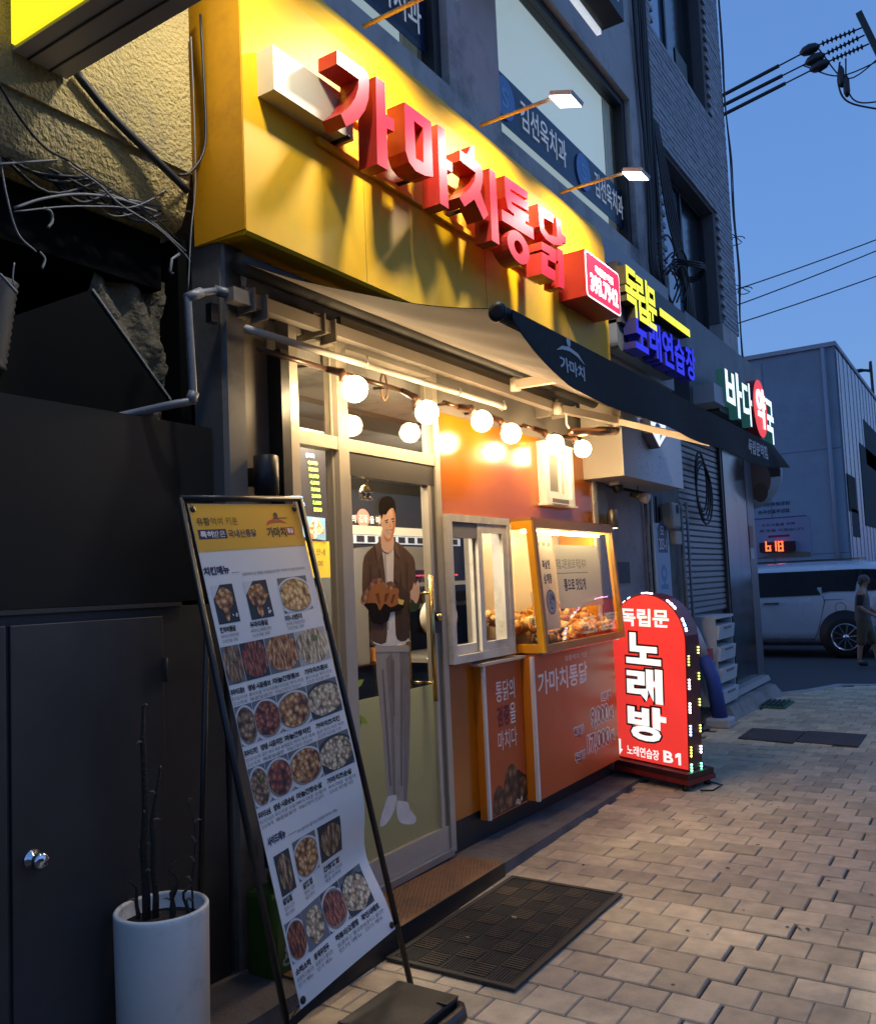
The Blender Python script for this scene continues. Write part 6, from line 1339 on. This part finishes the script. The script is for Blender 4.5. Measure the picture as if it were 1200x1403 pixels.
# ------------------------------------------------------------------ power line
PYY = 21.0
up = thing('utility_pole', 'utility pole crossarm with insulators against the evening sky', 'utility pole', ony(1200, 900, PYY))
a, b_ = ony(1176, 18, PYY), ony(1212, 92, PYY)
MB().bar(a, b_, .13, .13, BLACK, (0, 1, 0)).obj('crossarm', up)
pc = ony(1235, 60, PYY); MB().tube([(pc.x, PYY + .2, 0), (pc.x, PYY + .2, pc.z + 1)], [.17, .12], CONC, 14).obj('pole', up)
WIRES = (((985, 133), (1120, 62), (1180, 38)), ((985, 147), (1128, 75), (1184, 48)), ((985, 160), (1135, 84), (1190, 60)))
for k, (p, q, s_) in enumerate(WIRES):
    A_, B_, C_ = ony(*p, PYY), ony(*q, PYY), ony(*s_, PYY)
    X_ = A_ + (A_ - B_) * 1.2
    MB().tube([X_, A_.lerp(B_, .62)], .045, mat('sleeve', (.03, .028, .03), .6), 8).obj('line_sleeve', up)
    MB().tube([A_.lerp(B_, .62), B_, C_], .018, CABLE, 6).obj('power_line', up)
    mm = MB(); d = (C_ - B_).normalized(); mm.lathe([(.03, -.22), (.10, -.14), (.13, 0), (.10, .14), (.03, .22)], B_.lerp(A_, .08), BLACK, 10, d)
    for i in range(8): mm.lathe([(.02, -.03), (.075, 0), (.02, .03)], B_.lerp(C_, .12 + .1 * i), BLACK, 10, d)
    mm.obj('insulator', up)
MB().tube(smooth([ony(1120, 66, PYY), ony(1160, 108, PYY), ony(1215, 70, PYY)], 6), .016, CABLE, 5).obj('jumper_wire', up)
MB().tube(smooth([ony(1100, 90, PYY), ony(1150, 104, PYY), ony(1215, 78, PYY)], 6), .016, CABLE, 5).obj('jumper_wire', up)
MB().tube(smooth([ony(1150, 85, PYY), ony(1148, 115, PYY), ony(1162, 140, PYY), ony(1215, 152, PYY)], 6), .022, CABLE, 5).obj('jumper_wire', up)
MB().tube(smooth([ony(1158, 80, PYY), ony(1160, 120, PYY), ony(1175, 140, PYY), ony(1215, 138, PYY)], 6), .018, CABLE, 5).obj('jumper_wire', up)
for q in ((1152, 105), (1159, 118)): MB().lathe([(.03, -.25), (.07, -.15), (.07, .15), (.03, .25)], ony(*q, PYY), BLACK, 10).obj('cable_sleeve', up)
for p, q in (((1005, 394), (1205, 317)), ((1005, 416), (1205, 332)), ((1005, 441), (1205, 367))):
    A_, B_ = ony(*p, 30), ony(*q, 34); MB().tube(sag(A_ + (A_ - B_) * .3, B_ + (B_ - A_) * 1.5, .25, 12), .022, CABLE, 5).obj('overhead_line', label='thin overhead line crossing the evening sky', cat='cable', group='overhead lines across the sky')
lp = thing('street_lamp', 'small far street lamp rising above the white building', 'street lamp', ony(1192, 900, 40)); t0_ = ony(1189, 506, 40)
MB().tube(smooth([(t0_.x + .1, 40, 0), (t0_.x + .1, 40, t0_.z - .5), (t0_.x + .05, 40, t0_.z - .1), (t0_.x - .25, 40, t0_.z)], 5), .06, BLACK, 8).obj('post', lp); MB().ball((t0_.x - .35, 40, t0_.z), .14, BLACK, 10, (1.6, 1, .6)).obj('lamp_head', lp)

# ------------------------------------------------------------------ white building across the side street
WB = thing('white_building', 'pale lavender building with posters and a red number display across the side street', 'building', (-8, 26, 0))
WY = 21.0; WX = -2.72
PALE = mat('pale_clad', (.29, .345, .42), .55, noise=.10, ns=.8, dirt=(.22, .25, .30), ds=.5)
m = MB(); m.box((-16, WY, -.02), (WX, 36, 6.62), PALE); m.obj('wall', WB)
MB().box((-16.05, WY - .05, 6.621), (WX + .05, 36.05, 6.72), mat('parapet', (.40, .40, .45), .6)).obj('parapet', WB)
PANELM = mat('gloss_panel', (.42, .44, .50), .28, noise=.08, ns=1.5)
pm = None
for k in range(42): MB().box((WX + .002, WY + .03 + k * .345, .1), (WX + .03 + .012 * (k % 2), WY + .355 + k * .345, 6.55), PANELM).obj('panel', WB)
for (px0, py0, px1, py1, c_) in ((1163, 655, 1170, 700, '26302e'), (1168, 700, 1175, 735, '39404a'), (1185, 640, 1215, 720, '2c3a44'), (1186, 610, 1215, 636, '2c3a44')):
    a, b_ = onx(px0, py1, WX + .035), onx(px1, py0, WX + .035)
    if b_.y > 36: continue
    MB().box((WX + .031, a.y, a.z), (WX + .05, b_.y, b_.z), mat('wall_poster_' + c_, c_, .7, noise=.3, ns=3, spec=.1)).obj('poster', WB)
m = MB(); JO = mat('wall_joint', (.14, .17, .22), .7)
for k in range(9): m.box((-15.5 + 1.6 * k, WY - .002, .1), (-15.48 + 1.6 * k, WY + .01, 6.5), JO)
for z_ in (1.95, 4.3): m.box((-16, WY - .003, z_), (WX - .01, WY + .01, z_ + .02), JO)
m.obj('wall_joint', WB, kind='stuff')
MB().tube([(-2.95, WY - .06, .0), (-2.95, WY - .06, 6.6)], .045, mat('downpipe', (.30, .34, .40), .5), 8).obj('downpipe', WB)
T = near(WY - .012)
def wp(px, py): p = ony(px, py, WY - .012); return p.x, p.z
m = MB(); BI = mat('banner_ink', (.03, .04, .10), .6)
def wt(s, px0, px1, pyb, pyt, mm=BI, bold=.02):
    x0, z0_ = wp(px0, pyb); x1, z1_ = wp(px1, pyt); MB().add(text(s, x0, x1, z0_, z1_, bold=bold), T, mm).obj('wall_lettering', WB)
wt('서대문독립공원', 1036, 1081, 695, 686); wt('순국선열추념탑', 1038, 1081, 705, 696)
wt('수도자들을 위해', 1043, 1088, 722, 715); wt('희 망을 이겠습니다', 1040, 1101, 730, 722)
x0, z0_ = wp(1032, 765); x1, z1_ = wp(1108, 707); MB().box((x0, WY - .010, z0_), (x1, WY - .003, z1_), mat('banner_lilac', (.30, .30, .42), .6, noise=.1, ns=2)).obj('banner', WB)
m = MB(); x0, z0_ = wp(1032, 711); x1, z1_ = wp(1104, 707); m.box((x0, WY - .014, z0_), (x1, WY - .0105, z1_), mat('banner_violet', (.10, .08, .25), .6)); x0, z0_ = wp(1052, 737); x1, z1_ = wp(1081, 732); m.box((x0, WY - .014, z0_), (x1, WY - .0105, z1_), mat('banner_plum', (.16, .02, .12), .6)); m.obj('banner_strip', WB)
x0, z0_ = wp(1032, 766); x1, z1_ = wp(1110, 757)
m = MB(); m.add(shape([[(x0, z0_), (x1, z0_), (x1, z0_ + .10), ((x0 + x1) / 2 + .2, z0_ + .13), (x0 + .4, z0_ + .08)]]), near(WY - .0125), mat('banner_hill', (.20, .15, .11), .7)); m.obj('banner_picture', WB)
nd = thing('number_display', 'red LED number display on the pale building reading b18', 'display', ony(1065, 758, WY - .1))
x0, z0_ = wp(1042, 757); x1, z1_ = wp(1089, 741); MB().box((x0, WY - .12, z0_), (x1, WY - .02, z1_), mat('led_board', (.05, .006, .01), .5)).obj('board', nd)
SEG = {'b': 'cdefg', '1': 'bc', '8': 'abcdefg'}
m = MB(); RL = glow('led_red', (1, .10, .03), 3.0)
for ch, px in (('b', 1051), ('1', 1059), ('8', 1068)):
    xx, zz = wp(px, 754.5); w_, h_ = .085, .10
    for s_ in SEG[ch]:
        bx = {'a': (0, 2 * h_, w_, 0), 'g': (0, h_, w_, 0), 'd': (0, 0, w_, 0), 'f': (0, h_, 0, h_), 'b': (w_, h_, 0, h_), 'e': (0, 0, 0, h_), 'c': (w_, 0, 0, h_)}[s_]
        a, b_, c, d = bx; m.box((xx + a - .014, WY - .135, zz + b_ - .014), (xx + a + c + .014, WY - .121, zz + b_ + d + .014), RL)
xx, zz = wp(1064, 754.5); m.box((xx + .06, WY - .135, zz - .014), (xx + .09, WY - .121, zz + .014), RL)
m.obj('digit', nd)
pc_ = ony(1020, 648, 14.0); rp = thing('round_photo_sign', 'round hanging photo sign on the pharmacy corner', 'sign', (pc_.x, 14, pc_.z - .5))
cN = ony(1018, 650, 12.75); rr = .52
m = MB(); m.lathe([(rr, 0), (rr, .06), (0, .061)], (cN.x, 12.81, cN.z), mat('round_sign_white', (.45, .47, .52), .5), 40, (0, -1, 0)); m.obj('disc', rp)
m = MB(); m.add(shape([[(cN.x + rr * .97 * math.cos(a * .157), cN.z + rr * .97 * math.sin(a * .157)) for a in range(-1, 22)]]), near(12.745), mat('round_photo_hair', (.06, .035, .028), .5)); m.add(shape([ell(cN.x + .15, cN.z - .10, .22, .28)]), near(12.743), mat('round_photo_skin', (.22, .13, .10), .5)); m.add(shape([ell(cN.x + .22, cN.z - .28, .10, .14)]), near(12.741), mat('round_photo_hand', (.16, .08, .06), .5)); m.obj('photo_print', rp)
MB().tube([(cN.x - .2, 12.5, cN.z + .3), (cN.x - .2, 12.82, cN.z + .3)], .02, BLACK, 8).obj('bracket', rp)

# ------------------------------------------------------------------ silver van
VY = 17.3
va = thing('parked_van', 'silver minivan with dark windows and chrome wheel crossing behind the pavement', 'van', (-3.9, VY + .98, 0))
VP_ = mat('van_silver', (.62, .64, .68), .25, metal=.15, coat=.8, noise=.03, ns=2)
VG = mat('van_glass', (.006, .006, .008), .06, coat=.8); VB = mat('van_black', (.008, .008, .009), .6)
XF, XR = -6.45, -1.33                                                 # nose, tail
def prof_z(x):
    u = (x - XF) / (XR - XF)
    if u < .20: return .80 + .32 * (u / .20) ** .6
    if u < .40: return 1.12 + .58 * ((u - .20) / .20) ** .85
    if u < .90: return 1.70 + .04 * math.sin((u - .4) / .5 * math.pi)
    return 1.70 - .16 * ((u - .9) / .1) ** 2
def hw(z, x):
    u = (x - XF) / (XR - XF); e = (.25 * max(0, (.10 - u) / .10) ** 2 + .12 * max(0, (u - .95) / .05) ** 2)
    if z <= 1.0: w = .93 + .05 * min(1, max(0, (z - .25) / .3))
    else: w = .98 - (z - 1.0) * .26
    return w - e
st_ = [0, .015, .05, .12, .20, .30, .40, .52, .64, .76, .86, .93, .97, .99, 1]
m = MB(); rows = []
for u in st_:
    x = XF + (XR - XF) * u; top = prof_z(x); lo = .26 + (.12 * (max(0, .05 - u) / .05) + .10 * max(0, (u - .97) / .03))
    zs = [lo, .45, .7, .95]
    zs += [.95 + (top - .95) * q for q in (.12, .5, .85)]
    row = [(x, VY + .98 - hw(z, x), z) for z in zs] + [(x, VY + .98 - hw(top, x) * .78, top), (x, VY + .98, top + .03)] + [(x, VY + .98 + hw(top, x) * .78, top)] + [(x, VY + .98 + hw(z, x), z) for z in zs[::-1]]
    rows.append(row)
n = len(rows[0]); m.mesh([p for r_ in rows for p in r_], [(i * n + j, (i + 1) * n + j, (i + 1) * n + j + 1, i * n + j + 1) for i in range(len(rows) - 1) for j in range(n - 1)] + [(i * n + n - 1, (i + 1) * n + n - 1, (i + 1) * n, i * n) for i in range(len(rows) - 1)] + [tuple(range(n)), tuple(range((len(rows) - 1) * n, len(rows) * n))[::-1]], VP_, True)
m.obj('body', va)
def vside(x, z, o=.006): return Vector((x, VY + .98 - hw(z, x) - o, z))
def vpanel(pts, mm, name, o=.006):
    # a panel lying on the side of the body, sampled so that it follows it
    m = MB(); m.face([vside(x, z, o) for x, z in pts], mm); m.face([vside(x, z, o - .004) for x, z in pts][::-1], mm); return m.obj(name, va)
def top_lim(x): return prof_z(x) - .14
vpanel([(-5.1, 1.12), (-1.45, 1.14), (-1.58, 1.56), (-2.1, 1.59), (-4.36, 1.585), (-4.75, 1.42)], VB, 'window_surround', .014)
for pts in ([(-5.05, 1.13), (-4.95, 1.13), (-3.98, 1.12), (-3.98, 1.57), (-4.35, 1.56), (-4.72, 1.40)], [(-3.93, 1.12), (-2.78, 1.14), (-2.84, 1.24), (-2.84, 1.57), (-3.93, 1.58)], [(-2.76, 1.17), (-2.62, 1.20), (-2.20, 1.19), (-2.12, 1.57), (-2.80, 1.57)], [(-2.14, 1.19), (-1.52, 1.20), (-1.62, 1.54), (-2.06, 1.57)]):
    vpanel(pts, VG, 'window', .019)
for x0, z0_, x1, z1_ in ((-2.76, 1.13, -2.72, 1.02), (-2.72, 1.02, -2.86, .50), (-2.86, .50, -2.95, .30), (-3.95, 1.10, -3.96, .30), (-2.73, 1.045, -1.45, 1.06), (-4.9, 1.1, -5.0, .35)):
    m = MB(); m.bar(vside(x0, z0_, .003), vside(x1, z1_, .003), .008, .012, VB, (0, 1, 0)); m.obj('panel_seam', va)
m = MB(); m.box((-3.80, VY - .035, .985), (-3.52, VY - .012, 1.015), CHROME); m.box((-4.15, VY - .035, .985), (-4.35, VY - .012, 1.015), CHROME); m.obj('door_handle', va)
m = MB(); m.tube([vside(-2.46 + .09 * math.cos(a * .393), .90 + .09 * math.sin(a * .393), .001) for a in range(17)], .004, VB, 5); m.obj('fuel_flap', va)
m = MB(); m.box((-5.6, VY - .022, .29), (-2.95, VY + .01, .33), CHROME); m.box((-6.2, VY + .05, .20), (-1.5, VY + 1.9, .27), VB); m.obj('sill', va)
m = MB(); m.mesh([vside(x, z, .008) for x, z in ((-2.70, 1.20), (-2.64, 1.20), (-2.64, 1.27), (-2.70, 1.27))], [(0, 1, 2, 3)], mat('van_sticker', (.45, .47, .5), .4)); m.obj('sticker', va)
MB().box((-1.42, VY + .08, .95), (-1.30, VY + .30, 1.35), mat('tail_red', (.25, .01, .01), .2, coat=.5)).obj('tail_light', va)
m = MB(); m.box((-4.2, VY + .3, 1.765), (-2.0, VY + .33, 1.80), CHROME); m.obj('roof_rail', va)
for xw in (-2.40, -5.48):
    m = MB(); m.lathe([(.45, 0), (.45, .010), (.0, .0105)], (xw, VY - .002, .40), VB, 32, (0, -1, 0)); m.box((xw - .45, VY + .03, -.03), (xw + .45, VY + .2, .26), VB) if False else None
    m.obj('wheel_arch', va)
    wh = MB().lathe([(.25, .0), (.33, .0), (.36, .03), (.36, .16), (.33, .19), (.25, .19)], (xw, VY + .17, .36), mat('tyre', (.012, .012, .012), .8), 32, (0, -1, 0)).obj('wheel', va)
    MB().lathe([(.222, .0), (.245, .004), (.25, .014), (.24, .016), (.225, .006)], (xw, VY - .02, .36), CHROME, 32, (0, -1, 0), cap=False).obj('rim', wh)
    m = MB(); m.lathe([(.245, 0), (0, .002)], (xw, VY - .012, .36), VB, 24, (0, -1, 0)); m.lathe([(.05, 0), (.05, .03), (0, .035)], (xw, VY - .02, .36), CHROME, 14, (0, -1, 0))
    for k in range(10):
        t = 2 * math.pi * k / 10 + .15; m.bar((xw + .04 * math.cos(t), VY - .03, .36 + .04 * math.sin(t)), (xw + .24 * math.cos(t), VY - .022, .36 + .24 * math.sin(t)), .022, .012, CHROME, (0, 1, 0))
    m.obj('spoke', wh)

# ------------------------------------------------------------------ walking woman
def skin(name, joints, bones, mm, parent, lvl=2, root=0):
    me = bpy.data.meshes.new('tmp'); me.from_pydata([j[:3] for j in joints], bones, [])
    o = bpy.data.objects.new('tmp', me); COL.objects.link(o)
    md = o.modifiers.new('s', 'SKIN'); md.use_smooth_shade = True
    for i, j in enumerate(joints):
        sv = me.skin_vertices[0].data[i]; r_ = j[3]; sv.radius = r_ if isinstance(r_, tuple) else (r_, r_); sv.use_root = (i == root)
    sd = o.modifiers.new('d', 'SUBSURF'); sd.levels = lvl; sd.render_levels = lvl
    dg = bpy.context.evaluated_depsgraph_get(); out = bpy.data.meshes.new_from_object(o.evaluated_get(dg))
    bpy.data.objects.remove(o); out.name = name; out.materials.clear(); out.materials.append(mm)
    for p in out.polygons: p.use_smooth = True
    ob = bpy.data.objects.new(name, out); COL.objects.link(ob); ob.parent = parent
    return ob
WPOS = Vector((-1.92, 15.8, 0))
wo = thing('person', 'elderly woman walking in a grey vest and short trousers, carrying a blue bag', 'person', WPOS)
SKN = mat('skin', (.36, .20, .13), .55); VEST = mat('vest_grey', (.13, .125, .12), .85, noise=.2, ns=30); SLV = mat('sleeve_black', (.012, .012, .014), .8); TRS = mat('trousers_khaki', (.10, .075, .045), .85, noise=.25, ns=25); HAIR = mat('grey_hair', (.10, .095, .09), .7, noise=.3, ns=50); SHOE = mat('shoe_black', (.012, .011, .011), .6)
J = [(0, 0, .80, (.10, .13)), (.0, 0, .95, (.10, .13)), (.01, 0, 1.10, (.10, .14)), (.02, 0, 1.21, (.07, .13)), (.045, 0, 1.285, .045), (.065, 0, 1.335, .045), (.075, 0, 1.385, (.072, .066)), (.07, 0, 1.44, (.070, .064)), (.055, 0, 1.475, (.045, .042)),
     (0, -.075, .74, .062), (-.03, -.09, .45, .055), (-.07, -.09, .25, .042), (-.09, -.09, .07, .032), (.03, -.09, .03, .030),
     (0, .075, .74, .062), (.10, .09, .45, .055), (.15, .09, .25, .042), (.16, .09, .07, .032), (.28, .09, .03, .030),
     (.01, -.15, 1.20, .055), (-.02, -.20, .97, .042), (.10, -.20, .88, .034), (.19, -.19, .83, .026),
     (.01, .15, 1.20, .055), (.03, .20, .97, .042), (.16, .19, .88, .034), (.24, .18, .84, .026), (.152, 0, 1.395, .012)]
B_ = [(0, 1), (1, 2), (2, 3), (3, 4), (4, 5), (5, 6), (6, 7), (7, 8), (0, 9), (9, 10), (10, 11), (11, 12), (12, 13), (0, 14), (14, 15), (15, 16), (16, 17), (17, 18), (3, 19), (19, 20), (20, 21), (21, 22), (3, 23), (23, 24), (24, 25), (25, 26), (6, 27)]
skin('body', J, B_, SKN, wo)
for sy, wx, wz in ((-.19, .19, .83), (.18, .24, .84)):               # hands, fingers curled round the bag strap
    JH = [(wx - .02, sy, wz + .01, .024), (wx + .03, sy, wz - .02, (.030, .016)), (wx + .055, sy, wz - .035, (.028, .015))]; BH = [(0, 1), (1, 2)]
    for f, (oy, ln) in enumerate(((-.026, .030), (-.009, .036), (.008, .034), (.024, .027))):
        i = len(JH); JH += [(wx + .07, sy + oy, wz - .05, .0085), (wx + .07 + ln * .4, sy + oy, wz - .05 - ln * .7, .008), (wx + .055 + ln * .1, sy + oy * .9, wz - .055 - ln * 1.2, .007)]; BH += [(2, i), (i, i + 1), (i + 1, i + 2)]
    i = len(JH); JH += [(wx + .02, sy + .028, wz - .045, .010), (wx + .04, sy + .03, wz - .075, .008)]; BH += [(1, i), (i, i + 1)]
    skin('hand', JH, BH, SKN, wo, 1)
skin('vest', [(0, 0, .63, (.135, .165)), (0, 0, .86, (.135, .17)), (.005, 0, 1.0, (.125, .16)), (.015, 0, 1.12, (.12, .165)), (.02, 0, 1.22, (.085, .14)), (.035, 0, 1.265, (.055, .07))], [(i, i + 1) for i in range(5)], VEST, wo)
for s_, el in ((-1, (-.02, -.20, .96)), (1, (.03, .20, .96))):
    skin('sleeve', [(.01, .13 * s_, 1.21, .062), (.0, .17 * s_, 1.10, .060), (el[0], el[1], el[2] + .01, .052)], [(0, 1), (1, 2)], SLV, wo)
skin('trousers', [(0, 0, .92, (.118, .145)), (0, 0, .70, (.13, .15)), (-.015, -.09, .58, .088), (-.035, -.09, .40, .082), (-.045, -.09, .33, .078), (.05, .09, .58, .088), (.10, .09, .42, .082), (.12, .09, .33, .078)], [(0, 1), (1, 2), (2, 3), (3, 4), (1, 5), (5, 6), (6, 7)], TRS, wo)
for ax, ay in ((-.09, -.09), (.16, .09)):
    skin('shoe', [(ax - .03, ay, .045, .042), (ax + .05, ay, .040, .043), (ax + .13, ay, .033, .036)], [(0, 1), (1, 2)], SHOE, wo)
m = MB(); m.ball((.055, 0, 1.425), .09, HAIR, 18, (.98, .88, .82)); m.ball((.0, 0, 1.375), .055, HAIR, 12, (.7, 1.1, 1)); hr = m.obj('hair', wo, local=True)
m = MB()
for s_ in (-1, 1):
    m.ball((.137, .028 * s_, 1.412), .009, INK, 8); m.ball((.072, .070 * s_, 1.40), .018, SKN, 8, (.6, .5, 1))
m.box((.132, -.02, 1.352), (.142, .02, 1.358), mat('lips', (.25, .09, .08), .5))
m.obj('face', wo, local=True)
bgm = MB(); BAGM = mat('bag_blue', (.03, .22, .30), .55, noise=.15, ns=12)
bgm.hexa([(.22, -.24, .30), (.42, -.24, .26), (.42, -.14, .26), (.22, -.14, .30), (.18, -.22, .66), (.34, -.22, .68), (.34, -.16, .68), (.18, -.16, .66)], BAGM)
bgm.tube([(.22, -.19, .66), (.25, -.19, .77), (.31, -.19, .67)], .010, BAGM, 6)
hb = bgm.obj('hand_bag', local=True, loc=(0, 0, 0), label='blue cloth bag held by the walking woman', cat='bag'); hb.location = WPOS
